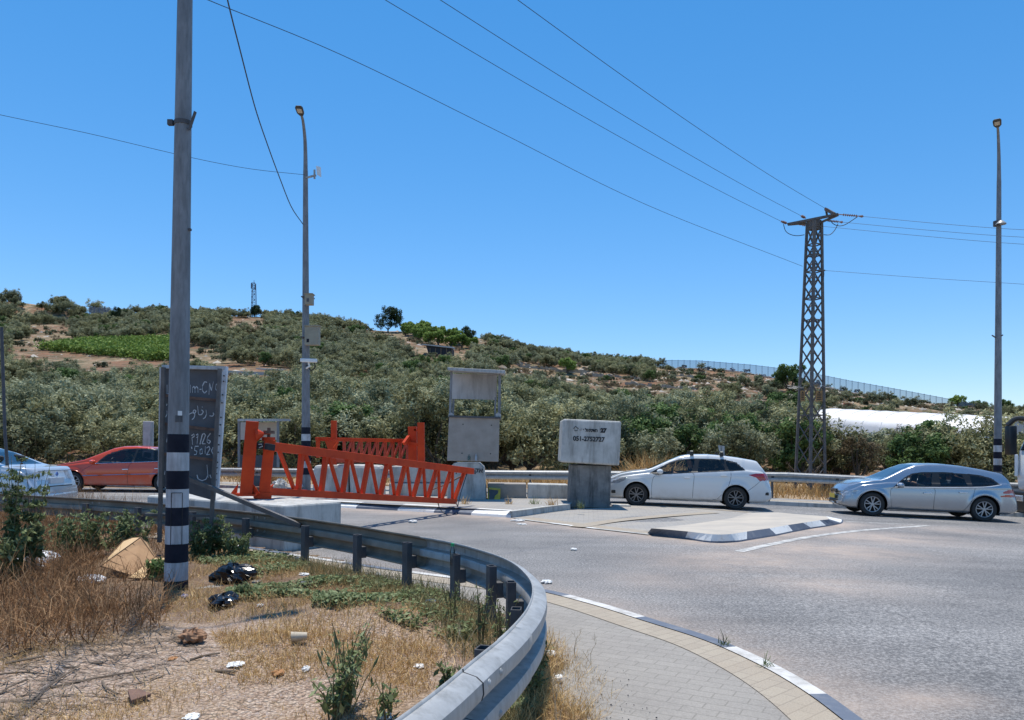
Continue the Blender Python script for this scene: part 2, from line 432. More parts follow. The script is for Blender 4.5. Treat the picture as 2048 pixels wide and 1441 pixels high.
M_asph = asphalt()
M_pav = pavers('grey_pavers', (.31, .282, .248), (.285, .26, .228), (.22, .20, .172), bw=.2, bh=.1, rot=.5)
M_pavy = pavers('sand_pavers', (.38, .325, .25), (.34, .285, .22), (.27, .225, .175), bw=.2, bh=.1, rot=-.75, grime=(.36, .29, .21))
M_pavt = pavers('island_pavers', (.34, .32, .29), (.30, .28, .26), (.2, .18, .16), rot=.1, grime=(.42, .36, .28))
M_cement = mat('dusty_cement', (.50, .44, .36), (.40, .36, .31), .9, scale=1.2, bmp=.3, bscale=30, stain=None)

# paths, all in metres; travel from far left towards the camera
RAIL = [(-19, 14.7), (-13, 14.35), (-8.8, 13.2), (-7.8, 12.7), (-5.9, 11.75), (-4.3, 10.7), (-2.93, 9.6), (-1.85, 8.55), (-1.24, 7.85), (-.62, 7.12), (-.28, 6.55), (-.02, 5.93), (.11, 5.24), (.135, 4.71), (.09, 4.15), (-.02, 3.6), (-.15, 3.14), (-.29, 2.65), (-.47, 2.15), (-.85, 1.3), (-1.4, .3), (-2.2, -.9)]
RAILP = resample(RAIL, .08)
KERB = [(-22, 15.6), (-15, 15.35), (-9.2, 14.2), (-6.2, 12.65), (-4.4, 11.35), (-3.0, 10.2), (-1.6, 9.1), (-.6, 8.4), (.28, 7.77), (.8, 7.1), (1.23, 6.34), (1.55, 5.75), (1.74, 5.16), (1.84, 4.6), (1.87, 4.0), (1.86, 3.0), (1.80, 1.5), (1.7, -3)]
KERBP = resample(KERB, .12)
def dustf(X, Y):
    d = dist_poly(KERBP[::6], X, Y)
    a = np.exp(-(d/.55)**1.3)*.9
    isl = [G(*p)[:2] for p in ((560, 1016), (629, 1014), (790, 1024), (942, 1030), (1022, 1038), (1067, 1044), (1200, 1060), (1293, 1072), (1369, 1081), (1440, 1087), (1512, 1079), (1600, 1062), (1690, 1048))]
    d2 = dist_poly(isl, X, Y); a = np.maximum(a, np.exp(-(d2/.55)**1.2)*.95)
    # pale tyre-polished fan right of the island
    for (u, v, r, s) in ((1340, 1160, 1.0, .4), (1500, 1120, 1.3, .8), (1640, 1100, 1.5, .9), (1750, 1075, 1.6, .8), (1400, 1130, .9, .5), (1660, 1170, .9, .6), (1860, 1400, .35, .8), (1590, 1170, .25, .7), (1900, 1060, 1.2, .5)):
        c = G(u, v); a = np.maximum(a, s*np.exp(-(((X-c.x)/r)**2+((Y-c.y)/(r*.8))**2)))
    return np.clip(a, 0, 1)
def lin(a, b, s): return np.arange(a, b+s*.5, s)
xs = np.r_[lin(-60, -20, 2), lin(-19.7, 22, .3), lin(23, 80, 2)]; ys = np.r_[lin(-12, 1, 1), lin(1.2, 27, .2)]
def road_keep(X, Y):
    return Y < np.interp(X, FARK[:, 0], FARK[:, 1])+.25
FARK = np.array([(-60, 38), (-30, 32), (-20, 29.9), (-12, 28.0), (-7, 26.2), (1, 24.7), (9.5, 23.35), (16, 22.3), (30, 20.3), (80, 13)], float)
me = grid_mesh('road', xs, ys, lambda X, Y: gz_np(X), [M_asph], {'dust': dustf}, road_keep)
setp(mesh_obj('road', me), 'grey worn asphalt road curving around the pavement corner', None, kind='structure')
# painted lines
mb = MB()
ln = resample([G(1478, 1104)[:2], G(1540, 1090)[:2], G(1600, 1078)[:2], G(1660, 1069)[:2], G(1730, 1061)[:2], G(1800, 1056)[:2], G(1855, 1052)[:2]], .3)
ribbon(mb, ln, -.08, .08, .005, .005)
ln = resample([G(1690, 1044)[:2], G(1760, 1047)[:2], G(1830, 1050.5)[:2]], .3)
ribbon(mb, ln, -.05, .05, .005, .005)
for (a, b) in (((573, 1108), (700, 1127)),):
    ln = resample([G(*a)[:2], G(*b)[:2]], .3); ribbon(mb, ln, -.0, .08, .004, .004)
M_line = mat('worn_line_paint', (.55, .53, .49), (.26, .25, .24), .8, scale=7, lo=.42, hi=.62)
setp(mb.build('road_marking', M_line, fixn=False), 'thin worn white lines painted on the asphalt by the traffic island', None, kind='structure')
# near pavement
kin = KERBP[:, :2]-normals2(KERBP)*-.0
mb = MB()
nn = normals2(KERBP)           # right of travel = away from the road? travel goes left->camera, road is on the left-hand/front side
side = -1.0                    # offset towards the verge
def off(p, o): return p[:, :2]+normals2(p)*o
inner = off(KERBP, .13)
pts = [(x, y, .118) for x, y in inner]+[(-6, -3, .118), (-24, -3, .118), (-24, 15.6, .118)]
bm = bmesh.new(); vs = [bm.verts.new(p) for p in pts]; f = bm.faces.new(vs); bmesh.ops.triangulate(bm, faces=[f])
me = bpy.data.meshes.new('pavement'); bmesh.ops.recalc_face_normals(bm, faces=bm.faces); bm.to_mesh(me); bm.free(); me.materials.append(M_pav)
setp(mesh_obj('pavement', me), 'grey block paving of the near pavement', None, kind='structure')
mb = MB(); ribbon(mb, KERBP, .132, .40, .1225, .1225, follow=False)
setp(mb.build('pavement_border', M_pavy, fixn=False), 'sand coloured paver border beside the kerb', None, kind='structure')
mb = MB()
kc = lambda i: 0 if (i//9) % 2 else 1
kc2 = lambda i: (0 if (i//9) % 2 else 1)
ribbon(mb, KERBP, .13, .025, .128, .128, kc2, follow=False); ribbon(mb, KERBP, .025, 0, .128, .105, kc2, follow=False); ribbon(mb, KERBP, 0, -.015, .105, -.02, kc2, follow=False)
setp(mb.build('kerb', [mat('faded_kerb_white', (.60, .58, .55), (.36, .34, .31), .8, scale=6, lo=.42, hi=.68), M_bluep], fixn=False), 'white and blue-grey painted kerb of the near pavement', None, kind='structure')
# far kerb and pavement
fk = resample(FARK[1:-1], .5)
mb = MB()
ribbon(mb, fk, 0.02, 0, -.03, .12, 0); ribbon(mb, fk, 0, -.18, .12, .12, 0)
def fixside(p, o): return p
mb2 = MB(); ribbon(mb2, fk, -.18, -.75, .122, .122, 1); ribbon(mb2, fk, -.75, -2.0, .124, .124, 0)
setp(mb.build('kerb', [M_conc], fixn=False), 'pale concrete kerb on the far side of the road', None, kind='structure')
setp(mb2.build('pavement', [M_pavt, M_pavy], fixn=False), 'dusty paved strip behind the far kerb', None, kind='structure')
# traffic islands -----------------------------------------------------------
def island(name, top, kerbpts, cols, zt, label, mtop, seglen=None, slope=.16, paint=(M_whitep, M_bluep)):
    """top: outline pixels of the raised surface; kerbpts: pixels of kerb's outer foot with colour index per span"""
    mb = MB()
    P3 = [G(u, v, zt) for u, v in top]
    bm = bmesh.new(); vs = [bm.verts.new((p.x, p.y, zt+gz(p.x))) for p in P3]; f = bm.faces.new(vs); bmesh.ops.triangulate(bm, faces=[f])
    bmesh.ops.recalc_face_normals(bm, faces=bm.faces)
    me = bpy.data.meshes.new(name); bm.to_mesh(me); bm.free(); me.materials.append(mtop)
    o = mesh_obj(name, me); setp(o, label, None, kind='structure')
    return o
# A: platform under the gate tip, blocks and booth
ZA = .14
fa = [(440, 1003), (572, 1012), (629, 1013), (700, 1017), (790, 1021.5), (866, 1026), (942, 1031), (1022, 1036)]
A = resample([G(u, v, 0.0)[:2] for u, v in fa], .15)
mb = MB(); L = np.r_[0, np.cumsum(np.linalg.norm(np.diff(A[:, :2], axis=0), axis=1))]
# colour breaks measured by picture column of the kerb
def colA(i):
    x, y = A[i, 0], A[i, 1]; u = 1024+F*x/y
    for a, b, c in ((0, 570, 1), (570, 628, 1), (628, 712, 0), (712, 792, 1), (792, 866, 0), (866, 938, 1), (938, 1200, 0)):
        if a <= u < b: return c
    return 0
ribbon(mb, A, 0, -.02, -.01, .05, colA); ribbon(mb, A, -.02, -.24, .05, ZA, colA); ribbon(mb, A, -.24, -.36, ZA, ZA, colA)
e = A[-1]; nrm = normals2(A)[-1]
Ain = A[:, :2]-normals2(A)*.36
tipB = [G(1139, 1018, 0)[:2], G(1180, 1022, 0)[:2], G(1285, 1020, 0)[:2]]
# right hand side kerb of platform A (plain concrete)
Rk = resample([G(1024, 1036)[:2], G(1060, 1031)[:2], G(1100, 1025)[:2], G(1141, 1020)[:2]], .2)
mb3 = MB(); ribbon(mb3, Rk, 0, -.01, -.01, ZA, 0); ribbon(mb3, Rk, -.01, -.17, ZA+.002, ZA+.002, 0)
poly = [tuple(p) for p in Ain]+[tuple(p[:2]) for p in Rk[1:]]+[(1.75, 21.3), (1.9, 23.3), (-1, 24.0), (-8, 25.0), (-12, 25.5)]
bm = bmesh.new(); vs = [bm.verts.new((x, y, ZA-.003+gz(x))) for x, y in poly]; f = bm.faces.new(vs); bmesh.ops.triangulate(bm, faces=[f]); bmesh.ops.recalc_face_normals(bm, faces=bm.faces)
me = bpy.data.meshes.new('traffic_island'); bm.to_mesh(me); bm.free(); me.materials.append(M_pavt)
# platform A: top sheet, its kerbs as structure
o = mesh_obj('traffic_island', me); setp(o, 'paved platform of the traffic island under the concrete blocks', None, kind='structure')
setp(mb.build('kerb', [M_whitep, M_bluep], fixn=False), 'white and blue-grey sloped kerb stones in front of the barrier tip', None, kind='structure')
setp(mb3.build('kerb', [M_conc], fixn=False), 'plain kerb on the right end of the paved platform', None, kind='structure')
# flush crossing between the platform and the cement island
mb = MB()
cr = [(1026, 1037), (1067, 1043), (1180, 1057), (1296, 1070), (1303, 1060), (1461, 1040), (1500, 1026), (1430, 1017), (1380, 1013), (1300, 1009), (1268, 1010), (1139, 1021)]
pp = [G(u, v, .012) for u, v in cr]
bm = bmesh.new(); f = bm.faces.new([bm.verts.new((p.x, p.y, .012+gz(p.x))) for p in pp]); bmesh.ops.triangulate(bm, faces=[f]); bmesh.ops.recalc_face_normals(bm, faces=bm.faces)
me = bpy.data.meshes.new('pavement_crossing'); bm.to_mesh(me); bm.free(); me.materials.append(M_pavt)
setp(mesh_obj('pavement_crossing', me), 'flush paved crossing between the two traffic islands', None, kind='structure')
mb = MB()
for a, o0, o1, z, c in (([(1026, 1038), (1067, 1044), (1180, 1058), (1296, 1071)], 0, -.10, .016, 0), ([(1026, 1038), (1067, 1044), (1180, 1058), (1296, 1071)], -.10, -.5, .0165, 1),
                     ([(1170, 1057), (1240, 1045), (1330, 1036), (1440, 1028)], .0, -.35, .020, 1), ([(1280, 1010), (1380, 1016), (1500, 1026)], 0, .2, .0165, 1)):
    ln = resample([G(*q)[:2] for q in a], .25)
    ribbon(mb, ln, o0, o1, z, z, (lambda i: 0 if (i//5) % 3 == 1 else 2) if c == 0 else 1)
setp(mb.build('pavement_border', [M_whitep, M_pavy, M_conc], fixn=False), 'sand coloured paver bands edging the flush crossing', None, kind='structure')
# island B
foot = [(1294, 1068.5), (1332, 1074), (1370, 1078.5), (1420, 1086), (1472, 1085), (1494, 1082), (1524, 1077), (1554, 1072), (1587, 1065), (1624, 1058), (1654, 1053.5), (1684, 1047.5), (1688, 1041)]
topi = [(1303, 1057), (1339, 1060), (1376, 1063.5), (1425, 1069), (1462, 1068.5), (1494, 1063.5), (1517, 1060), (1539, 1057), (1576, 1050.5), (1606, 1046), (1639, 1041), (1658, 1038.6), (1652, 1033)]
colB = [1, 1, 0, 0, 0, 1, 1, 0, 1, 0, 1, 0]
fp = [G(u, v, 0) for u, v in foot]; tp = [G(u, v, .14) for u, v in topi]
mb = MB()
SUB = 4
def cr1(pts, t):
    i = min(int(t), len(pts)-2); f = t-i
    a, b, c, d = pts[max(i-1, 0)], pts[i], pts[i+1], pts[min(i+2, len(pts)-1)]
    return .5*((2*b)+(c-a)*f+(2*a-5*b+4*c-d)*f*f+(3*b-a-3*c+d)*f**3)
m_ = len(fp)-1
for i in range(m_*SUB):
    t0, t1 = i/SUB, (i+1)/SUB
    f0, f1, q0, q1 = cr1(fp, t0), cr1(fp, t1), cr1(tp, t0), cr1(tp, t1)
    c = colB[int(t0)]
    k0 = f0*.86+q0*.14; k1 = f1*.86+q1*.14
    k0.z = gz(k0.x)+.028; k1.z = gz(k1.x)+.028
    f0.z = gz(f0.x)-.01; f1.z = gz(f1.x)-.01; q0.z = gz(q0.x)+.14; q1.z = gz(q1.x)+.14
    mb.add([f0, f1, k1, k0], [(0, 1, 2, 3)], 1 if c == 1 else 1); mb.add([k0, k1, q1, q0], [(0, 1, 2, 3)], c)
setp(mb.build('kerb', [M_whitep, M_bluep], fixn=False), 'black and white painted sloped kerb around the tip of the cement island', None, kind='structure')
tpp = [cr1(tp, i/SUB) for i in range(m_*SUB+1)]+[G(1554, 1025, .14), G(1500, 1024.5, .13), G(1461, 1036, .06), G(1380, 1048, .05)]
bm = bmesh.new(); vs = []
for k, p in enumerate(tpp):
    zz = .14 if k <= m_*SUB+1 else (.12, .05, .04)[k-m_*SUB-2]
    vs.append(bm.verts.new((p.x, p.y, zz+gz(p.x)-.002)))
f = bm.faces.new(vs); bmesh.ops.triangulate(bm, faces=[f]); bmesh.ops.recalc_face_normals(bm, faces=bm.faces)
me = bpy.data.meshes.new('traffic_island'); bm.to_mesh(me); bm.free(); me.materials.append(M_cement)
setp(mesh_obj('traffic_island', me), 'dusty cement traffic island with painted kerb', None, kind='structure')
mb = MB(); bk = resample([G(1652, 1033, .14)[:2], G(1554, 1025, .14)[:2], G(1500, 1024.5, .13)[:2]], .3)
ribbon(mb, bk, 0, -.03, .139, -.02, 0)
setp(mb.build('kerb', [M_conc], fixn=False), 'back kerb of the cement island', None, kind='structure')
# ------------------------------------------------------------------ ground / terrain
def M_ground():
    m, nt, b = newmat('hillside_soil')
    a = ramp(nt, noise(nt, .035, 7, .62), [(.3, (.36, .21, .13)), (.45, (.26, .13, .08)), (.55, (.40, .28, .18)), (.7, (.27, .18, .10))])
    g = ramp(nt, noise(nt, .4, 8, .75), [(.42, 0.), (.58, .85)])
    o = mixcol(nt, a, (.10, .098, .055), g)
    r = ramp(nt, noise(nt, .22, 8, .78, stretch=(1, 1.8, 3)), [(.60, 0.), (.66, .9)])
    o = mixcol(nt, o, (.52, .47, .40), r)
    # stone terrace lines that follow the height
    tc = nt.nodes.new('ShaderNodeTexCoord'); sx = nt.nodes.new('ShaderNodeSeparateXYZ'); nt.links.new(tc.outputs['Object'], sx.inputs[0])
    wv = N(nt, 'ShaderNodeTexWave', wave_type='BANDS', bands_direction='Y', Scale=.085, Distortion=6, Detail=4); wv.inputs['Detail Scale'].default_value = .6
    nt.links.new(tc.outputs['Object'], wv.inputs[0])
    tr = ramp(nt, wv.outputs[0], [(.93, 0.), (.97, .30)])
    o = mixcol(nt, o, (.42, .36, .28), tr)
    # soil colours feed the base colour, unchanged over distance
    nt.links.new(o, b.inputs['Base Color']); b.inputs['Roughness'].default_value = .95; b.inputs['Specular IOR Level'].default_value = .1
    bump(nt, b, noise(nt, 1.5, 6, .75), 1., .4)
    return m
MG = M_ground()
M_dry = mat('dry_verge_soil', (.50, .36, .22), (.24, .17, .10), .95, scale=.8, bmp=1., bscale=9)
xs = np.unique(np.r_[lin(-900, -300, 30), lin(-300, -60, 5), lin(-60, 60, 2), lin(60, 300, 5), lin(300, 900, 30)])
ys = np.unique(np.r_[lin(-60, 20, 4), lin(20, 60, 1.5), lin(60, 300, 3), lin(300, 560, 8), lin(560, 2500, 100)])
def tz(X, Y):
    z = terr_np(X, Y)
    yk = np.interp(X, FARK[:, 0], FARK[:, 1])
    z = np.where(Y < yk+1.0, np.minimum(z, gz_np(X)-.06), z)
    z = np.where((Y >= yk+1.0) & (Y < yk+4), z+.02, z)
    z = z+np.where(Y > yk+3, .08*np.sin(X*.9+Y*.7)*np.sin(X*.37-Y*1.1)+.1, 0)
    return z
me = grid_mesh('ground', xs, ys, tz, [MG])
setp(mesh_obj('ground', me), 'rising rocky hillside ground with red soil and terraces', None, kind='structure')
# verge strip between far rail and the grove: dry, ochre
xs2 = lin(-34, 34, .8); 
me = grid_mesh('ground_verge', xs2, np.linspace(0, 1, 22), lambda X, Y: X*0, [M_dry])
vv = np.empty(len(me.vertices)*3, np.float32); me.vertices.foreach_get('co', vv); vv = vv.reshape(-1, 3)
yk = np.interp(vv[:, 0], FARK[:, 0], FARK[:, 1])+1.95; t = vv[:, 1].copy(); vv[:, 1] = yk+t*17
vv[:, 2] = tz(vv[:, 0], vv[:, 1])+.05+.05*np.sin(vv[:, 0]*2.1)*np.sin(vv[:, 1]*1.7); vv[:, 2] = np.where(t < .02, gz_np(vv[:, 0])+.09, vv[:, 2])
me.vertices.foreach_set('co', vv.ravel()); me.update()
setp(mesh_obj('ground_verge', me), 'dry ochre soil strip behind the far guard rail', None, kind='structure')
# near verge: gravelly ground enclosed by the curved guard rail
def M_verge():
    m, nt, b = newmat('verge_gravel')
    vo = N(nt, 'ShaderNodeTexVoronoi', Scale=52.); tc = nt.nodes.new('ShaderNodeTexCoord')
    ns = N(nt, 'ShaderNodeTexNoise', Scale=20., Detail=4); nt.links.new(tc.outputs['Object'], ns.inputs['Vector'])
    va = N(nt, 'ShaderNodeVectorMath', operation='MULTIPLY_ADD'); va.inputs[1].default_value = (.03, .03, .03)
    nt.links.new(ns.outputs['Color'], va.inputs[0]); nt.links.new(tc.outputs['Object'], va.inputs[2]); nt.links.new(va.outputs[0], vo.inputs['Vector'])
    sv = nt.nodes.new('ShaderNodeSeparateColor'); nt.links.new(vo.outputs['Color'], sv.inputs[0])
    st = ramp(nt, sv.outputs[0], [(0., (.32, .21, .14)), (.35, (.50, .36, .27)), (.7, (.64, .50, .38)), (1., (.42, .27, .18))])
    dk = ramp(nt, vo.outputs['Distance'], [(.35, 0.), (.8, .6)])
    o = mixcol(nt, st, (.20, .14, .10), dk)
    at = N(nt, 'ShaderNodeAttribute', attribute_name='dirt')
    dn = N(nt, 'ShaderNodeMath', operation='MULTIPLY'); nt.links.new(at.outputs['Fac'], dn.inputs[0])
    nt.links.new(ramp(nt, noise(nt, 3, 7, .7), [(.3, .5), (.6, 1.)]), dn.inputs[1])
    o = mixcol(nt, o, (.17, .10, .055), dn.outputs[0])
    gr = ramp(nt, noise(nt, 1.7, 6, .7), [(.48, 0.), (.62, .5)])
    o = mixcol(nt, o, (.36, .24, .13), gr)
    nt.links.new(o, b.inputs['Base Color']); b.inputs['Roughness'].default_value = .95
    h = N(nt, 'ShaderNodeMath', operation='MULTIPLY'); h.inputs[1].default_value = -1; nt.links.new(vo.outputs['Distance'], h.inputs[0])
    bump(nt, b, h.outputs[0], .9, .03)
    return m
MV = M_verge()
RIN = [tuple(p) for p in RAILP[::5]]+[(-22, -5), (-30, 10), (-24, 14.7)]
def sdist(X, Y):           # >0 inside the bend
    d = dist_poly(RAILP[::5], X, Y); i = inside(RIN, X, Y)
    return np.where(i, d, -d)
def verge_h(X, Y):
    s = sdist(X, Y)
    n = .022*np.sin(X*3.1+Y*1.3)*np.sin(Y*2.7-X)+.014*np.sin(X*7.7)*np.sin(Y*6.3+1)+.006*np.sin(X*19+Y*3)*np.sin(Y*23)
    m = .13*np.exp(-(((X+2.6)/1.6)**2+((Y-4.9)/1.3)**2))+.10*np.exp(-(((X+1.2)/1.2)**2+((Y-6.0)/.8)**2))
    edge = .12+.26*np.clip((3.6-Y)/1.5, 0, 1)*(X > -1.0)+.22*np.exp(-((Y-3.6)/.6)**2)    # spill of soil beyond the rail near the camera
    edge = edge+.05*np.sin(Y*5+X*3)+.03*np.sin(Y*13)
    return .145+np.clip(s, 0, 1)*(n+m)+n*.3-np.clip((-s-edge)/.10, 0, 1)*.09
def dirtf(X, Y):
    s = sdist(X, Y); u = X/np.maximum(Y, .5)
    d = np.clip((Y-4.9-.25*np.sin(X*2)-.8*(X+2.2)*(X > -2.2))*1.2, 0, 1)
    return np.clip(np.maximum(d, np.exp(-(s/.5)**2)), 0, 1)
xs3 = np.unique(np.r_[lin(-16, -6, .3), lin(-6, 1.2, .07)]); ys3 = np.unique(np.r_[lin(-1.5, 8, .07), lin(8, 17, .2)])
me = grid_mesh('verge', xs3, ys3, verge_h, [MV], {'dirt': dirtf}, lambda X, Y: sdist(X, Y) > -.75)
setp(mesh_obj('verge', me), 'pinkish gravel and dry soil inside the bend of the guard rail', None, kind='structure')
def vh(x, y): return float(verge_h(np.array([x]), np.array([y]))[0])
def V(u, v):              # pixel on the verge
    p = G(u, v, .14)
    for _ in range(6): p = G(u, v, vh(p.x, p.y))
    return p
# ------------------------------------------------------------------ guard rails
WB = [(0, 0), (.004, -.014), (.058, -.028), (.083, -.048), (.086, -.088), (.080, -.112), (.008, -.120), (.0, -.130), (.0, -.182), (.008, -.190), (.080, -.200), (.086, -.222), (.083, -.262), (.058, -.284), (.004, -.296), (0, -.31)]
def wbeam(name, path, ztop, parent, m, side=-1, sec=4.0, follow=False, thick=.005, start=0):
    """side -1: the corrugation bulges to the left of travel"""
    step = np.linalg.norm(path[1][:2]-path[0][:2]); n = max(1, int(sec/step)); k = 0; i0 = start-n if start else 0
    while i0 < len(path)-2:
        i1 = min(i0+n+int(.32/step)+1, len(path)-1)
        seg = path[max(0, i0):i1+1]; nn = normals2(path)[max(0, i0):i1+1]
        mb = MB(); vs = []; W = len(WB)
        ext = .004*(k % 2)
        for (x, y), (nx, ny) in zip(seg[:, :2], nn):
            zz = ztop+(gz(x) if follow else 0)
            for o_, z_ in WB: vs.append((x+nx*side*(o_+ext), y+ny*side*(o_+ext), zz+z_))
        fs = [(a*W+b, a*W+b+1, (a+1)*W+b+1, (a+1)*W+b) for a in range(len(seg)-1) for b in range(W-1)]
        mb.add(vs, fs)
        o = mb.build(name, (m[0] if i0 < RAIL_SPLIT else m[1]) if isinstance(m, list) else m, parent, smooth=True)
        md = o.modifiers.new('thickness', 'SOLIDIFY'); md.thickness = thick; md.offset = 0
        i0 += n; k += 1
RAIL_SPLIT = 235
root = thing('guardrail', 'long galvanised guard rail with hollow posts bending around the weedy verge', 'guard rail', (RAIL[8][0], RAIL[8][1], .1))
I_LAP = int(np.argmin(np.hypot(RAILP[:, 0]+.10, RAILP[:, 1]-3.34))); OFS = I_LAP % 50
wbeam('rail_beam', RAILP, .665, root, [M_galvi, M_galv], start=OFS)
RN = normals2(RAILP)
def near_rail(p):
    d = np.hypot(RAILP[:, 0]-p[0], RAILP[:, 1]-p[1]); return int(np.argmin(d))
postpix = [(628, 1050), (733, 1067), (833, 1084), (927, 1105), (991, 1133), (1029, 1163), (1036, 1213), (968, 1293)]
pp = []
for u, v in postpix:
    q = G(u, v, .60); i = near_rail(q); pp.append((RAILP[i][0]+RN[i][0]*.09, RAILP[i][1]+RN[i][1]*.09, i))
i0 = pp[0][2]
s_ = np.r_[0, np.cumsum(np.hypot(*np.diff(RAILP[:, :2], axis=0).T))]
for k in range(1, 9):
    j = int(np.argmin(abs(s_-(s_[i0]-k*1.33)))); 
    if j > 5: pp.append((RAILP[j][0]+RN[j][0]*.09, RAILP[j][1]+RN[j][1]*.09, j))
for ds in (1.2, 2.4, 3.6):
    j = int(np.argmin(abs(s_-(s_[pp[7][2]]+ds)))); pp.append((RAILP[j][0]+RN[j][0]*.09, RAILP[j][1]+RN[j][1]*.09, j))
POSTS = []
for x, y, i in pp:
    mb = MB(); nx, ny = RN[i]; tx, ty = -ny, nx
    zb, zt = .0, .605+random.uniform(-.012, .012)
    # hollow rectangular tube 100 x 50, wall 5 mm
    def c(a, b, z): return (x+tx*a+nx*b, y+ty*a+ny*b, z)
    o4 = [(-.045, -.03), (.045, -.03), (.045, .03), (-.045, .03)]; i4 = [(a*.88, b*.8) for a, b in o4]
    vs = [c(a, b, zb) for a, b in o4]+[c(a, b, zt) for a, b in o4]+[c(a, b, zt) for a, b in i4]+[c(a, b, zt-.2) for a, b in i4]
    fs = [(k, (k+1) % 4, 4+(k+1) % 4, 4+k) for k in range(4)]+[(4+k, 4+(k+1) % 4, 8+(k+1) % 4, 8+k) for k in range(4)]+[(8+k, 8+(k+1) % 4, 12+(k+1) % 4, 12+k) for k in range(4)]+[(12, 13, 14, 15)]
    mb.add(vs, fs)
    mb.beam(c(0, -.03, zt-.19), c(0, -.085, zt-.19), .09, .12)
    mb.build('post', M_galvd, root, bevel=.003, seg=1)
    POSTS.append((x, y, zt))
# bolts on the outside near the laps
step = .08; nsec = int(4.0/step)
for k in range(1, 9):
    i = (k-1)*nsec+OFS
    if i+5 >= len(RAILP): break
    for di in (1, 3):
        for o_, z_, in ((.084, -.07), (.084, -.24)):
            x, y = RAILP[i+di][:2]; nx, ny = RN[i+di]
            c0 = Vector((x-nx*o_, y-ny*o_, .665+z_)); mb = MB(); mb.tube([c0+Vector((nx, ny, 0))*.006, c0-Vector((nx, ny, 0))*.008, c0-Vector((nx, ny, 0))*.016], [.017, .017, .008], 10)
            mb.build('bolt', M_galv, root, smooth=True)
# lap seams: dark gap along the profile, slotted holes
for k in range(1, 9):
    i = (k-1)*nsec+OFS+4
    if i+5 >= len(RAILP): break
    for di in (0,):
        x, y = RAILP[min(i+di, len(RAILP)-1)][:2]; nx, ny = RN[min(i+di, len(RAILP)-1)]
        mb = MB(); mb.tube([Vector((x-nx*(o_+.0075), y-ny*(o_+.0075), .665+z_)) for o_, z_ in WB] if di == 0 else [Vector((x+nx*.004, y+ny*.004, .665+z_))-Vector((nx*o_*.98, ny*o_*.98, 0)) for o_, z_ in WB], .0035, 5); mb.build('lap_seam', M_black, root)
# far guard rail
frp = resample([P(-120, 931, 31.5)[:2], P(200, 934, 29.6)[:2], P(470, 937, 28.2)[:2], P(975, 939, 26.6)[:2], P(1600, 946, 25.2)[:2], P(2000, 964, 23.6)[:2], P(2250, 970, 22.5)[:2]], .25)
fz = {}
def frz(x): 
    return float(np.interp(x, [-30, -12, -1, 9, 14.5, 20], [.72, .70, .77, .84, .66, .6]))
root = thing('guardrail', 'straight grey guard rail on posts in front of the olive grove', 'guard rail', (frp[60][0], frp[60][1], .1))
vs = []; W = len(WB); nn = normals2(frp)
mb = MB()
for (x, y), (nx, ny) in zip(frp[:, :2], nn):
    for o_, z_ in WB: vs.append((x+nx*o_, y+ny*o_, frz(x)+z_))
mb.add(vs, [(a*W+b, a*W+b+1, (a+1)*W+b+1, (a+1)*W+b) for a in range(len(frp)-1) for b in range(W-1)])
o = mb.build('rail_beam', M_galv, root, smooth=True); md = o.modifiers.new('thickness', 'SOLIDIFY'); md.thickness = .004
for j in range(2, len(frp)-1, 8):
    x, y = frp[j][:2]; nx, ny = nn[j]
    mb = MB(); mb.box((x-nx*.07, y-ny*.07, frz(x)-.45), (.06, .09, .9)); mb.box((x-nx*.02, y-ny*.02, frz(x)-.16), (.08, .09, .2))
    mb.build('post', M_galvd, root)
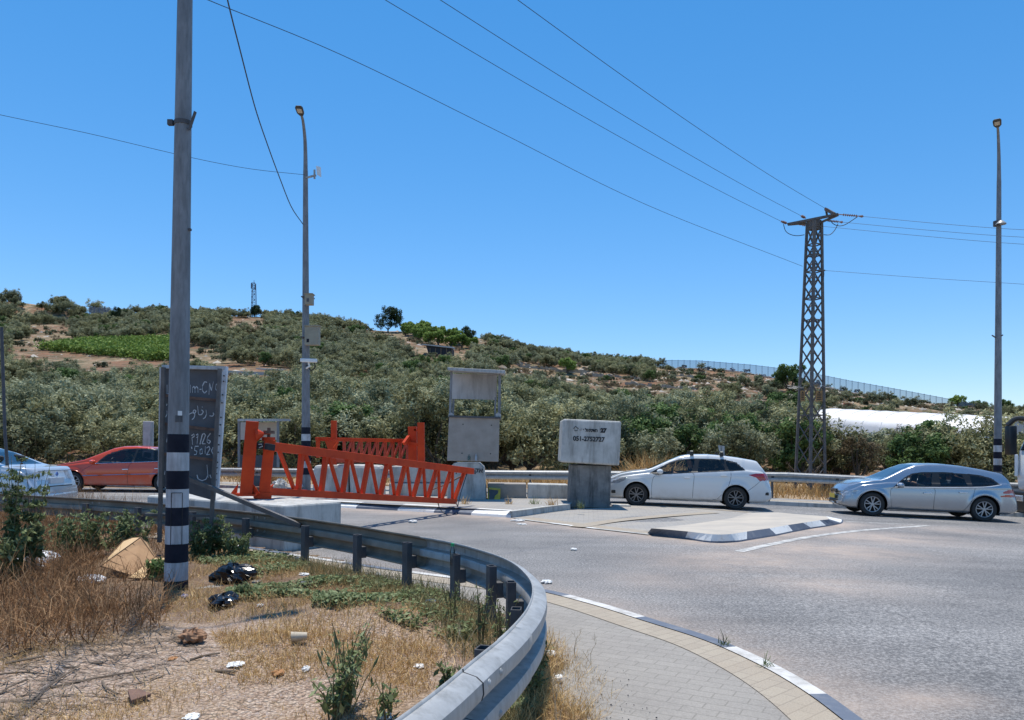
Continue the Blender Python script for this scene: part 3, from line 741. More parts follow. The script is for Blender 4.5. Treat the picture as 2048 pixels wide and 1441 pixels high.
# ------------------------------------------------------------------ lamp poles
def lamp_post(name, label, base, top, r0, r1, stripes, arm, armdir, group=None, door=False, head_scale=1.):
    t = thing(name, label, 'lamp post', (base.x, base.y, base.z), group)
    L = (top-base); n = 14
    mb = MB(); mb.tube([base+L*(k/n) for k in range(n+1)], [r0+(r1-r0)*(k/n) for k in range(n+1)], 12 if r0 < .2 else 16)
    o = mb.build('pole', M_pole, t, smooth=True)
    # painted bands: thin sleeves around the foot
    z = stripes[0]
    for k in range(stripes[2]):
        a, b = z, z+stripes[1]; z = b
        rr = lambda h: r0+(r1-r0)*(h/L.length)+.003
        mb = MB(); d = L.normalized(); mb.tube([base+d*a, base+d*b], [rr(a), rr(b)], 16, cap=False)
        mb.build('painted_band', M_blackp if k % 2 == stripes[3] else M_wstripe, t, smooth=True)
    if arm:
        pts = [top, top+Vector((armdir[0]*.06, armdir[1]*.06, .45)), top+Vector((armdir[0]*.25, armdir[1]*.25, .95)), top+Vector((armdir[0]*.7, armdir[1]*.7, 1.35)), top+Vector((armdir[0]*1.1, armdir[1]*1.1, 1.47))]
        pts = [Vector(p) for p in resample(pts, .1)]
        mb = MB(); mb.tube(pts, [r1*.95-(r1*.45)*i/len(pts) for i in range(len(pts))], 10); mb.build('arm', M_pole, t, smooth=True)
        e = pts[-1]; ad = Vector((armdir[0], armdir[1], .12)).normalized()
        mb = MB(); sd_ = ad.cross(Vector((0, 0, 1))).normalized(); up = sd_.cross(ad)
        prof = [(-.04, .04, .03), (.02, .07, .04), (.12, .11, .05), (.36, .12, .035), (.44, .08, .02)]
        vs = []
        for a, w_, h_ in prof:
            for sx, sz in ((-1, -1), (1, -1), (1, 1), (-1, 1)): vs.append(e+ad*a+sd_*w_*sx*(.9 if sz > 0 else 1)+up*(h_*(1.0 if sz > 0 else -.7)))
        fs = [(4*i+k, 4*i+(k+1) % 4, 4*i+4+(k+1) % 4, 4*i+4+k) for i in range(4) for k in range(4)]+[(0, 1, 2, 3), (16, 17, 18, 19)]
        mb.add(vs, fs); hd = mb.build('lamp_head', mat('dark_lamp_housing', (.06, .055, .05), (.04, .04, .04), .5), t, bevel=.012)
        mb = MB(); mb.box(e+ad*.25-up*.037, (.2, .14, .012), rot=Matrix((ad, sd_, up)).transposed()); mb.build('lamp_lens', mat('lamp_lens', (.55, .5, .42), None, .3), hd)
    return t
b0 = G(352, 1181, .15); b0.z = .1
d0 = b0.y
t0 = P(370, 0, d0)
L0 = t0-b0; top = b0+L0*(11.0/L0.length)
nearpole = lamp_post('lamp_post', 'tall grey lamp post with black and white bands, closest to the camera', b0, top, .104, .035, (-.024, .172, 9, 0), True, (.5, .7))
# door, stickers, clamp
mb = MB()
c = P(365, 996, d0-.135); 
fr = []
for k in range(9):
    a = -1.2+k*.22
    fr.append((math.sin(a)*.128+b0.x+.01, -math.cos(a)*.128+b0.y))
def onpole(ang, z):
    p = b0+L0*((z-b0.z)/L0.z); r = .104-.069*((z-b0.z)/11)+.0045
    return Vector((p.x+math.sin(ang)*r, p.y-math.cos(ang)*r, z))
zt_, zb_ = 1.52-(984-890)*d0/F, 1.52-(1086-890)*d0/F
ang = [x*.12 for x in range(-1, 8)]
path = [onpole(a, zt_) for a in ang]+[onpole(ang[-1], zt_-(zt_-zb_)*k/6) for k in range(1, 7)]+[onpole(a, zb_) for a in ang[::-1]]+[onpole(ang[0], zb_+(zt_-zb_)*k/6) for k in range(1, 7)]
mb.tube(path, .003, 4); mb.build('access_door_seam', M_black, nearpole)
for (u, v, w_, h_, m) in ((369, 827, 9, 9, M_white), (367, 838, 15, 13, M_galvd)):
    zc = 1.52-(v-890.5)*d0/F; a0 = math.asin(max(-.95, min(.95, (P(u, v, d0).x-(b0+L0*((zc-b0.z)/L0.z)).x)/.11)))
    mb = MB(); hw = w_/F*d0/2/.11; hh = h_/F*d0/2
    mb.add([onpole(a0-hw, zc-hh), onpole(a0+hw, zc-hh), onpole(a0+hw, zc+hh), onpole(a0-hw, zc+hh)], [(0, 1, 2, 3)]); mb.build('sticker', m, nearpole)
zc = 1.52+(890-243)*d0/F; pc = b0+L0*((zc-b0.z)/L0.z)
mb = MB(); mb.tube([pc-Vector((0, 0, .02)), pc+Vector((0, 0, .02))], .082, 14); mb.beam(pc+Vector((.08, -.05, -.08)), pc+Vector((.14, -.06, .09)), .03, .012); mb.box(pc+Vector((-.11, -.02, 0)), (.05, .04, .05)); mb.build('clamp', M_galvd, nearpole)
zc = 1.52+(890-458)*d0/F; pc = b0+L0*((zc-b0.z)/L0.z); mb = MB(); mb.box(pc+Vector((.09, -.02, 0)), (.02, .03, .02)); mb.build('stud', M_galvd, nearpole)
# mid pole carrying cabinets and a camera
dm = 24.0
bm_ = P(612, 985, dm); bm_.z = .1
tm = P(611, 342, dm)
mid = lamp_post('lamp_post', 'lamp post carrying beige cabinets, an antenna and a camera above the red barrier', bm_, tm, .15, .075, (.55, .21, 7, 0), True, (.03, -.6))
def cabinet(uv, d, thick, m, nm, par):
    (u0, v0, u1, v1) = uv
    mb = MB(); mb.slab([P(u0, v0, d), P(u1, v0, d), P(u1, v1, d), P(u0, v1, d)], (0, thick, 0)); return mb.build(nm, m, par, bevel=.008)
for k, (uv, lab, nm) in enumerate((((609, 588, 624, 609), 'small grey-beige cabinet strapped high on the camera lamp post', 'cabinet'), ((609, 652, 637, 690), 'larger beige cabinet with rain lid on the camera lamp post', 'cabinet'))):
    c_ = P((uv[0]+uv[2])/2, uv[3], dm-.4)
    t = thing(nm, lab, 'cabinet', c_)
    o = cabinet(uv, dm-.45, .25, M_beige, 'case', t)
    mb = MB(); mb.slab([P(uv[0]-1, uv[1]-1.5, dm-.49), P(uv[2]+1, uv[1]-1.5, dm-.49), P(uv[2]+1, uv[1], dm-.49), P(uv[0]-1, uv[1], dm-.49)], (0, .32, 0)); mb.build('lid', M_beige, t)
    mb = MB(); mb.slab([P(uv[0]+4, uv[3]-12, dm-.455), P(uv[0]+9, uv[3]-12, dm-.455), P(uv[0]+9, uv[3]-5, dm-.455), P(uv[0]+4, uv[3]-5, dm-.455)], (0, .01, 0)); mb.build('sticker', M_blackp if k else M_galvd, t)
    mb = MB(); mb.box(Vector((bm_.x+.02, dm-.17, c_.z+.25)), (.34, .35, .03)); mb.build('strap', M_galvd, t)
t = thing('security_camera', 'white tubular security camera on the lamp post above the red barrier', 'camera', P(617, 735, dm-.3))
mb = MB(); a, b = P(601, 721, dm-.35), P(634, 722, dm-.35); mb.beam(a, b, .13, .11); mb.build('housing', M_white, t, bevel=.02)
mb = MB(); mb.tube([P(617, 724, dm-.3), P(619, 733, dm-.3), P(613, 737, dm-.15)], .03, 8); mb.build('bracket', M_white, t, smooth=True)
mb = MB(); mb.tube([Vector(q) for q in resample([P(628, 724, dm-.3), P(630, 735, dm-.25), P(622, 741, dm-.2), P(613, 730, dm-.16)], .05)], .018, 6); mb.build('cable', M_black, t, smooth=True)
t = thing('antenna', 'flat white panel antenna on an arm high on the lamp post', 'antenna', P(617, 356, dm-.1))
mb = MB(); mb.beam(P(612, 356, dm-.05), P(632, 351, dm-.1), .05, .05); mb.beam(P(629, 358, dm-.1), P(629, 340, dm-.1), .05, .05); mb.build('arm', M_galv, t)
mb = MB(); mb.slab([P(632, 332, dm-.2), P(639.5, 334, dm-.1), P(640.5, 354, dm-.1), P(634, 350, dm-.2)], (.02, .05, 0)); mb.build('panel', M_white, t)
# right pole
dr = 24.6
br_ = P(1995, 985, dr); br_.z = .0
tr_ = P(1998, 362, dr)
rp = lamp_post('lamp_post', 'lamp post with a floodlight halfway up, standing at the right behind the silver estate', br_, tr_, .125, .065, (.95, .21, 5, 0), True, (-.42, -.6))
mb = MB(); c_ = P(2002, 443, dr-.2); mb.tube([P(1998, 452, dr), P(2001, 446, dr-.15)], .03, 6); mb.lathe([(0, .02), (.06, .02), (.15, -.08), (.15, -.1)], c_, 'Z', 14); mb.build('floodlight', M_galv, rp, smooth=True)
mb = MB(); mb.tube([P(1994, 449, dr)+Vector((0, 0, -.06)), P(1994, 449, dr)+Vector((0, 0, .1))], .11, 12); mb.build('clamp', M_galvd, rp)
for a_, b_ in ((P(1984, 671, dr-.1), P(1993, 677, dr)), (P(2006, 670, dr-.1), P(1997, 677, dr))):
    mb = MB(); mb.beam(a_, b_, .03, .03); mb.build('hook', M_galvd, rp)
# ------------------------------------------------------------------ concrete blocks
def q4(u0, v0, u1, v1, d): return [P(u0, v0, d), P(u1, v0, d), P(u1, v1, d), P(u0, v1, d)]
def block(quad, dv, m, name, label, cat='concrete block', group=None, bev=.03, extra=None):
    mb = MB(); mb.slab(quad, dv)
    return single(mb, name, m, label, cat, group, bevel=bev, seg=2)
def pq(pts, d):            # four pixel corners TL TR BR BL, depth(s)
    ds = d if hasattr(d, '__len__') else [d]*4
    return [P(u, v, dd) for (u, v), dd in zip(pts, ds)]
# plinth under the barrier
a = Vector((-3.27, 11.1, -.01)); b = Vector((-6.15, 13.0, -.01)); dep = Vector((.62, .95, 0))
mb = MB(); up = Vector((0, 0, .68)); mb.hexa([b, a, a+dep, b+dep, b+up, a+up, a+dep+up, b+dep+up])
single(mb, 'concrete_plinth', M_conc, 'long low concrete plinth carrying the foot of the near red barrier', 'concrete plinth', bevel=.03)
# blocks behind the truss
block(pq([(627, 931), (694, 929), (698, 1006), (622, 1004)], 21.3), (0, .9, 0), M_conc, 'concrete_block', 'rounded pale concrete block, left one of the pair seen through the red truss', group=None, bev=.09)
block(pq([(697, 929), (760, 932), (762, 1004), (700, 1006)], 21.25), (0, .9, 0), M_conc, 'concrete_block', 'rounded pale concrete block, right one of the pair seen through the red truss', bev=.09)
for k, (u0, u1) in enumerate(((632, 650), (678, 700), (705, 745))):
    mb = MB(); mb.slab(pq([(u0, 1000), (u1, 1000), (u1-2, 1010), (u0+2, 1010)], 21.2), (0, .9, 0))
    single(mb, 'block_foot', M_concd, ('short rough foot under the left end of the rounded block pair', 'short rough foot below the seam of the rounded block pair', 'short rough foot under the right end of the rounded block pair')[k], 'concrete foot', bevel=.03)
block(pq([(780, 933), (893, 932), (893, 966), (779, 966)], 22.2), (0, .8, 0), M_conc, 'concrete_block', 'upper pale block stacked between the truss blocks and the booth base')
block(pq([(778, 967), (893, 967), (893, 1003), (777, 1003)], 22.1), (0, .9, 0), M_conc, 'concrete_block', 'lower wide block below the one left of the booth base')
# tall guard booth on its base
booth = thing('guard_booth', 'tall narrow guard booth of concrete panel and steel frame with white board', 'guard booth', P(945, 922, 21.4))
base = block(pq([(900, 926), (966, 926), (973, 1009), (893, 1007)], 21.0), (0, 1.0, 0), M_conc, 'concrete_block', 'pale lettered concrete block carrying the tall guard booth', bev=.0)
# chamfered shoulders
me_ = base.data; bmm = bmesh.new(); bmm.from_mesh(me_)
es = [e for e in bmm.edges if abs((e.verts[0].co-e.verts[1].co).normalized().y) > .9 and min(v.co.z for v in e.verts) > .6]
bmesh.ops.bevel(bmm, geom=es, offset=.12, segments=1, affect='EDGES'); bmesh.ops.bevel(bmm, geom=[e for e in bmm.edges], offset=.012, segments=1, affect='EDGES'); bmm.to_mesh(me_); bmm.free()
mb = MB(); mb.slab(pq([(898, 834), (999, 836), (997, 924), (894, 922)], 20.95), (0, .16, 0)); mb.build('concrete_panel', M_concg, booth, bevel=.012)
mb = MB()
for u, v in ((926, 849), (983, 851), (924, 907), (981, 908)):
    c_ = P(u, v, 20.945); mb = MB(); mb.lathe([(0, -.004), (.017, -.004), (.017, .004), (0, .004)], c_, 'Y', 10); mb.build('bolt_hole', M_black, booth)
mb = MB(); mb.slab(pq([(898, 831), (1001, 834), (1001, 838), (898, 835)], 20.9), (0, 1.1, 0)); mb.build('ledge', M_galvd, booth)
for ua, ub, va, vb in ((903, 900, 743, 833), (999, 998, 745, 836)):
    mb = MB(); mb.beam(P(ua, va, 21), P(ub, vb, 21), .06, .06); mb.build('frame_post', M_pole, booth)
    mb = MB(); mb.beam(P(ua, va, 21)+Vector((0, 1., 0)), P(ub, vb, 21)+Vector((0, 1., 0)), .06, .06); mb.build('frame_post', M_pole, booth)
mb = MB(); mb.beam(P(991, 795, 21.05), P(990, 834, 21.05), .045, .045); mb.build('frame_bar', M_pole, booth)
mb = MB(); mb.add([P(895, 735, 20.7), P(1010, 741, 20.7), P(1009, 748, 20.7), P(895, 741, 20.7)]+[p+Vector((0, 1.45, .09)) for p in (P(895, 735, 20.7), P(1010, 741, 20.7), P(1009, 748, 20.7), P(895, 741, 20.7))], [(0, 1, 2, 3), (7, 6, 5, 4), (0, 4, 5, 1), (1, 5, 6, 2), (2, 6, 7, 3), (3, 7, 4, 0)])
mb.build('roof', M_galv, booth, bevel=.01)
Mwb = mat('white_board', (.58, .57, .56), (.48, .47, .46), .7, scale=2, stain=(.28, .27, .26))
mb = MB(); mb.slab(pq([(904, 748), (994, 750), (993, 800), (904, 798)], 21.9), (0, .03, 0)); mb.build('board', Mwb, booth)
mb = MB(); mb.slab([P(999, 752, 21.0), P(999, 752, 21.0)+Vector((.0, .9, -.02)), P(998, 796, 21.0)+Vector((.0, .9, 0)), P(998, 796, 21.0)], (.02, 0, 0)); mb.build('side_board', Mwb, booth)
for u in (902, 996):
    mb = MB(); mb.prism([P(u-5, 834, 20.93), P(u+6, 835, 20.93), P(u+6, 829, 20.93), P(u, 825, 20.93), P(u-5, 829, 20.93)], (0, .04, 0)); mb.build('foot_bracket', M_galv, booth)
for (u, dd, h_) in ((938, 20.9, 13), (952, 20.9, 14)):
    c_ = P(u, 922, dd); t = mb = MB(); hh = h_/F*dd
    mb.lathe([(0, 0), (.035, 0), (.035, hh*.6), (.014, hh*.8), (.014, hh), (0, hh)], c_, 'Z', 12)
    single(mb, 'plastic_bottle', glass_mat('clear_bottle', (.75, .85, .8), .1, .1) if u == 938 else mat('frosted_bottle', (.4, .42, .44), None, .3), ('dark clear bottle on the booth base, left of the pair', 'pale clear bottle on the booth base, right of the pair')[u == 952], 'bottle', loc=tuple(c_), smooth=True)
# stencilled lettering
text_obj('lettering', 'ןייטשרקא'[::-1][::-1], P(910, 945, 20.98), .125, M_ink, base, font_w=1.12, bold=.004)
# low blocks between the stacks
block(pq([(975, 967), (1053, 968), (1053, 1010), (975, 1008)], 21.6), (0, .7, 0), M_concg, 'concrete_block', 'low grey barrier block right beside the yellow-sided box')
block(pq([(1056, 968), (1137, 970), (1136, 1010), (1055, 1009)], 21.6), (0, .7, 0), M_conc, 'concrete_block', 'low barrier block beside the dark block of the right stack')
t = thing('grit_box', 'yellow-sided box with dark front leaning by the booth base', 'box', P(988, 1009, 20.9))
mb = MB(); mb.slab(pq([(977, 976), (1001, 978), (1000, 1008), (975, 1008)], [21.2, 21.2, 20.9, 20.9]), (0, .4, 0)); mb.build('shell', M_yellow, t, bevel=.015)
mb = MB(); mb.poly(pq([(978, 979), (997, 981), (996, 987), (990, 992), (987, 1000), (978, 1001)], [21.18, 21.18, 21.12, 21.06, 20.97, 20.96])); 
mb.v = [(x, y-.012, z) for x, y, z in mb.v]; mb.build('front_panel', mat('brown_panel', (.10, .085, .08), None, .6), t)
# right stack
low = block(pq([(1143, 930), (1223, 932), (1220, 1017), (1138, 1016)], 20.1), (0, 1.0, 0), M_concd, 'concrete_block', 'rough dark grey concrete block at the bottom of the right stack')
up_ = block(pq([(1126, 838), (1243, 843), (1239, 932), (1121, 925)], 19.85), (0, 1.25, 0), M_conc, 'concrete_block', 'pale concrete block with a painted phone number, on top of the right stack', bev=.05)
r2 = Matrix.Rotation(PI/2, 3, 'X') @ Matrix.Rotation(math.radians(-1.6), 3, 'Z')
text_obj('lettering', '051-2752727', P(1146, 881.5, 19.84), .118, M_ink, up_, rot=r2, font_w=.93, bold=.006)
text_obj('lettering', 'לאינדח', P(1170, 863.5, 19.84), .08, M_ink, up_, rot=r2, bold=.006)
text_obj('lettering', '27', P(1201, 865, 19.84), .105, M_ink, up_, rot=r2 , bold=.012)
mb = MB()
for (x0, y0, x1, y1) in ((1147, 858, 1151, 853), (1151, 853, 1157, 858), (1149, 857, 1149, 862), (1149, 862, 1155, 862), (1155, 857, 1155, 862), (1159, 860, 1161, 861), (1163, 857, 1163, 862), (1166, 858, 1168, 861)):
    mb.beam(P(x0, y0, 19.845), P(x1, y1, 19.845), .003, .016)
mb.build('emblem', M_ink, up_)
for k, (u, v, r) in enumerate(((1150, 1020, .07), (1166, 1021, .08), (1189, 1022, .085), (1204, 1021, .07), (1215, 1020, .06))):
    mb = MB(); c_ = P(u, v, 20.2); bmm = None
    mb.lathe([(0, -r*.6), (r*.9, -r*.4), (r*1.1, 0), (r*.7, r*.5), (0, r*.6)], c_, 'Z', 7)
    single(mb, 'stone', M_rust, 'brown broken stone under the dark block of the right stack', 'stone', group='broken stones under the dark block')
mb = MB(); mb.slab(pq([(1226, 1010), (1262, 1011), (1262, 1018), (1226, 1017)], 20.7), (0, .5, 0)); single(mb, 'kerb_stone', M_conc, 'loose broken kerb stone in front of the white estate', 'kerb stone', bevel=.015)
# small booth behind the far rail at left
t = thing('guard_booth', 'low grey guard booth with white board behind the near red barrier post', 'guard booth', P(515, 950, 26.5))
mb = MB(); mb.slab(pq([(475, 838), (559, 838), (559, 843), (475, 843)], 26), (0, 1.3, .05)); mb.build('roof', M_galv, t)
for u, v1 in ((478, 935), (556, 935)):
    mb = MB(); mb.beam(P(u, 842, 26.1), P(u, v1, 26.1), .07, .07); mb.build('frame_post', M_pole, t)
mb = MB(); mb.slab(pq([(481, 845), (553, 845), (553, 880), (481, 880)], 27), (0, .03, 0)); mb.build('board', mat('cream_board', (.52, .49, .42), (.45, .42, .36), .7), t)
mb = MB(); mb.slab(pq([(478, 911), (557, 911), (557, 936), (478, 936)], 26.4), (0, .15, 0)); mb.build('panel', M_galvd, t)
mb = MB(); c_ = P(512, 978, 25.9); mb.lathe([(0, 0), (.26, 0), (.28, .2), (.26, .42), (0, .42)], c_, 'Z', 16); single(mb, 'barrel', M_galvd, 'grey barrel below the far rail behind the near red barrier post', 'barrel', loc=tuple(c_), smooth=True)
# ------------------------------------------------------------------ red swing barriers
def ibeam(mb, a, b, w_, h_, up=(0, 0, 1), mi=0, tf=.02):
    a = Vector(a); b = Vector(b); d = (b-a).normalized(); r = d.cross(Vector(up)).normalized(); t = r.cross(d).normalized()
    mb.beam(a+t*h_/2, b+t*h_/2, w_, tf, mi, up=t); mb.beam(a-t*h_/2, b-t*h_/2, w_, tf, mi, up=t); mb.beam(a, b, tf, h_-tf, mi, up=t)
gate = thing('swing_barrier', 'near red steel truss barrier swung across the road on its leaning post', 'barrier', P(490, 990, 12.35))
TL, TR, BL, BR = P(548, 897, 12.5), P(922, 938, 18.35), P(540, 992, 12.5), P(908, 1005, 18.35)
yd = (TR-TL); yd.z = 0; yd.normalize(); xd = Vector((yd.y, -yd.x, 0))
mb = MB(); a, b = P(492, 990, 12.3), P(505, 843, 12.3)
ibeam(mb, a, b, .19, .17, up=(0.3, -1, 0)); mb.build('post', M_red, gate, bevel=.004, seg=1)
mb = MB(); mb.slab([P(470, 987, 12.2), P(512, 989, 12.2), P(512, 993, 12.2), P(467, 993, 12.2)], (0, .35, 0)); mb.build('base_plate', M_red, gate)
for s in (-1, 1):
    mb = MB(); c_ = P(490+s*17, 990, 12.3); top_ = P(491+s*15, 968, 12.3); out = P(490+s*31, 990, 12.3); mb.prism([c_, top_, out], (0, .02, 0)); mb.build('gusset', M_red, gate)
mb = MB(); mb.tube([P(510, 870, 12.3), P(527, 868.5, 12.35)], [.13, .03], 10); mb.build('hinge_bracket', M_red, gate)
mb = MB(); mb.tube([P(524, 868, 12.4), P(541, 867, 12.4)], .02, 6); mb.build('hinge_arm', M_redd, gate)
c_ = P(537, 884, 12.45)
mb = MB(); mb.tube([P(537, 885, 12.45), P(538, 856, 12.45)], .028, 10); mb.lathe([(0, .0), (.09, 0), (.09, .05), (0, .05)], P(538, 868, 12.45), 'Z', 14); mb.build('hinge_pin', M_rust, gate)
mb = MB(); mb.lathe([(0, -.01), (.105, -.01), (.105, .05), (0, .05)], P(537, 881, 12.45), 'Z', 16); mb.build('cap', M_red, gate)
mb = MB(); mb.beam(P(528, 990, 12.45), P(540, 880, 12.45), .17, .17, up=(.3, -1, 0)); mb.build('hinge_column', M_red, gate, bevel=.008)
mb = MB(); mb.beam(P(531, 893, 12.2), P(548, 896, 12.35), .06, .1); mb.box(P(521, 892, 12.35), (.11, .14, .1)); mb.build('lock_box', M_black, gate, bevel=.008)
mb = MB(); mb.tube([P(517, 889, 12.25), P(523, 889, 12.25), P(525, 893, 12.25), P(518, 896, 12.25)], .008, 6); mb.build('lock_ring', M_galv, gate)
mb = MB(); mb.box(P(512, 980, 12.4), (.14, .16, .1)); mb.build('latch_box', M_rust, gate, bevel=.006)
mb = MB(); mb.beam(P(508, 990, 12.4), P(542, 992, 12.5), .24, .1); mb.build('lower_bracket', M_red, gate)
mb = MB(); mb.beam(P(530, 892, 12.4), P(945, 943, 18.75), .10, .145); mb.build('top_chord', M_red, gate, bevel=.006)
mb = MB(); mb.beam(P(528, 983, 12.4), P(911, 1003.5, 18.35), .10, .125); mb.build('bottom_chord', M_red, gate, bevel=.006)
n = 9
def top_at(s): return P(530, 893, 12.4).lerp(P(945, 943, 18.75), s)
def bot_at(s): return P(528, 983, 12.4).lerp(P(911, 1003.5, 18.35), s)
for k in range(n+1):
    sB = .135+k*.1045*.92 if k else .135
    s = .127+.0955*k
    if s > .999: break
    pt, pb = top_at(min(s*.955+.004, .955)), bot_at(min(s, .985))
    mb = MB(); mb.beam(pb, pt, .075, .085, up=xd); mb.build('vertical_bar', M_red, gate, bevel=.004, seg=1)
    s0 = max(0.022, s-.0955)
    pt0 = top_at(s0*.955+.012)
    mb = MB(); mb.beam(pt0, pb-yd*.06, .055, .055, up=xd); mb.build('diagonal_bar', M_red, gate, bevel=.003, seg=1)
mb = MB(); mb.beam(P(932, 948, 18.5), P(888, 971, 17.9), .03, .03); mb.beam(P(888, 971, 17.9), P(850, 985, 17.3), .02, .02); mb.build('strut', M_rust, gate)
mb = MB(); mb.tube([Vector(q) for q in resample([P(934, 948, 18.5), P(922, 985, 18.2), P(914, 1018, 18.0), P(906, 1030, 17.6), P(893, 1030, 17.4), P(880, 1018, 17.5), P(876, 1006, 17.6)], .06)], .012, 6)
mb.tube([Vector(q) for q in resample([P(912, 1005, 18.2), P(916, 1018, 18.0), P(911, 1032, 17.5)], .06)], .014, 6); mb.build('hanging_cable', M_wire, gate, smooth=True)
# second barrier
g2 = thing('swing_barrier', 'far red truss barrier with twin posts standing on the blocks behind', 'barrier', P(838, 930, 23.3))
A0, A1 = P(650, 879, 20.9), P(822, 882, 23.9); B0, B1 = P(652, 922, 20.9), P(820, 922, 23.9)
dd = (A1-A0); dd.z = 0; dd.normalize(); xn = Vector((dd.y, -dd.x, 0))
mb = MB(); mb.beam(A0-dd*.3, A1, .1, .1); mb.build('top_chord', M_red, g2, bevel=.005)
mb = MB(); mb.beam(B0, B1, .1, .1); mb.build('bottom_chord', M_redd, g2)
for k in range(9):
    s = .2+k*.095
    mb = MB(); mb.beam(A0.lerp(A1, s), B0.lerp(B1, s), .07, .06, up=xn); mb.build('vertical_bar', M_redd, g2)
    mb = MB(); mb.beam(A0.lerp(A1, s+.085), B0.lerp(B1, s), .05, .05, up=xn); mb.build('diagonal_bar', M_redd, g2)
for (u0, v0, u1, v1, w_, d_) in ((843, 930, 842, 846, .2, 23.2), (826, 926, 825, 854, .25, 23.4), (668, 880, 668, 842, .14, 20.8)):
    mb = MB(); mb.beam(P(u0, v0, d_), P(u1, v1, d_), w_, w_, up=(0, -1, 0)); mb.build('post', M_red, g2, bevel=.006)
mb = MB(); mb.beam(P(828, 860, 23.3), P(843, 862, 23.3), .05, .05); mb.beam(P(810, 884, 23.3), P(846, 892, 23.2), .1, .09); mb.beam(P(818, 874, 23.2), P(808, 888, 23), .1, .1); mb.build('hinge_bracket', M_red, g2)
mb = MB(); mb.beam(P(636, 878, 20.7), P(636, 916, 20.7), .09, .09, up=(0, -1, 0)); mb.beam(P(631, 877, 20.7), P(656, 877, 20.7), .06, .06); mb.build('end_frame', M_red, g2)
mb = MB(); mb.prism([P(650, 883, 20.6), P(676, 883, 20.6), P(670, 905, 20.6), P(656, 900, 20.6)], (0, .1, 0)); mb.beam(P(676, 885, 20.6), P(668, 896, 20.55), .05, .05); mb.beam(P(668, 900, 20.7), P(668, 930, 20.7), .14, .14, up=(0, -1, 0)); mb.build('latch_plate', M_red, g2)
# ------------------------------------------------------------------ back of the sign panel
sign = thing('road_sign', 'back of a tall grey sheet-metal sign with chalk scribbles on two angle-iron legs', 'sign', P(372, 1100, 9.6))
ds = [9.45, 9.75, 9.75, 9.45]
qd = pq([(325, 733), (449, 736), (428, 1003), (317, 972)], ds)
mb = MB(); mb.slab([p+Vector((0, .04, 0)) for p in qd], (0, .006, 0)); mb.build('sheet', M_sheet, sign)
mb = MB(); mb.slab(pq([(323, 730), (452, 733), (450, 740), (325, 737)], [9.42, 9.72, 9.72, 9.42]), (0, .06, 0)); mb.build('top_flange', M_wstripe, sign)
mb = MB(); mb.slab(pq([(445, 735), (454, 734), (436, 976), (427, 976)], [9.72, 9.72, 9.7, 9.7]), (.0, .05, 0)); o = mb.build('side_flange', mat('pale_flange', (.70, .70, .72), (.5, .5, .52), .6), sign)
mb = MB()
for k, v in enumerate((752, 763, 790, 806, 835, 850, 872, 890, 905, 925, 936, 948, 960)):
    u = 449-(v-735)*.0745; c_ = P(u, v, 9.70); mb.lathe([(0, -.004), (.009, -.004), (.009, .01), (0, .01)], c_, 'Y', 8)
mb.build('flange_hole', M_black, o)
mb = MB(); mb.slab(pq([(319, 735), (324, 735), (320, 972), (315, 972)], 9.42), (0, .05, 0)); mb.build('side_flange', M_wstripe, sign)
for (v0, v1) in ((790, 802), (847, 861), (907, 921)):
    f_ = (v0-735)/240
    mb = MB(); mb.beam(P(324-8*f_, v0, 9.42), P(443-16*f_, v1, 9.7), .03, .035); mb.build('cross_rail', M_rust, sign)
for (a, b) in (((327, 735, 9.38), (319, 1085, 9.42)), ((440, 738, 9.62), (419, 1112, 9.55))):
    mb = MB(); mb.beam(P(*a), P(*b), .042, .04, up=(0, -1, 0)); mb.build('leg', M_steeld, sign)
mb = MB(); mb.beam(P(372, 955, 9.5), P(602, 1052, 9.25), .06, .05); mb.build('brace', M_steeld, sign)
mb = MB(); mb.prism([P(590, 1046, 9.24), P(603, 1050, 9.24), P(598, 1056, 9.24)], (0, .03, 0)); mb.build('brace_foot', M_rust, sign)
mb = MB(); mb.beam(P(290, 1030, 9.5), P(425, 1032, 9.6), .03, .03); mb.build('lower_rail', M_steeld, sign)
chalk = [ # strokes in photo pixels
 [(381,770),(381,786)],[(385,786),(385,776),(388,773),(390,778),(390,786)],[(390,777),(393,773),(396,777),(396,786)],[(399,779),(403,779)],
 [(414,765),(409,764),(405,772),(405,782),(409,787),(414,782)],[(418,790),(419,767),(423,782),(427,764)],[(438,765),(432,770),(431,778),(435,784),(438,790)],
 [(378,829),(384,826),(390,827),(392,822),(389,820),(386,823),(390,830),(388,836),(384,840)],[(395,812),(397,830)],[(398,830),(403,830),(407,824),(403,820)],[(404,815),(405,814)],
 [(412,820),(413,829),(410,836),(406,838)],[(419,832),(425,833),(428,829),(426,826)],
 [(383,872),(388,868),(389,873),(384,876),(385,890)],[(392,871),(396,868),(396,874),(393,876)],[(396,870),(394,889)],[(400,889),(405,868)],[(404,871),(408,867),(411,871),(404,888),(411,888)],[(421,867),(415,875),(414,884),(418,888),(421,883),(416,880)],
 [(384,898),(383,894)],[(397,893),(390,893),(389,901),(394,903),(393,909),(388,910)],[(400,900),(404,898),(405,907),(400,909),(400,900)],[(411,893),(410,909)],[(413,897),(418,893),(420,898),(413,910),(420,909)],[(426,895),(423,902),(426,909)],
 [(394,950),(396,958),(404,962),(412,959),(416,950)],[(414,930),(416,956)],[(420,950),(422,957)],
 [(334,770),(334,788)],[(333,788),(338,788)],[(331,835),(334,829),(334,822)],[(333,812),(334,808)],[(335,872),(333,884),(336,886)],[(330,942),(329,950)]]
mb = MB()
for st in chalk:
    pts = [P(u, v, 9.45+.3*(u-325)/124+.032) for u, v in st]
    for i in range(len(pts)-1): mb.beam(pts[i], pts[i+1], .003, .0105)
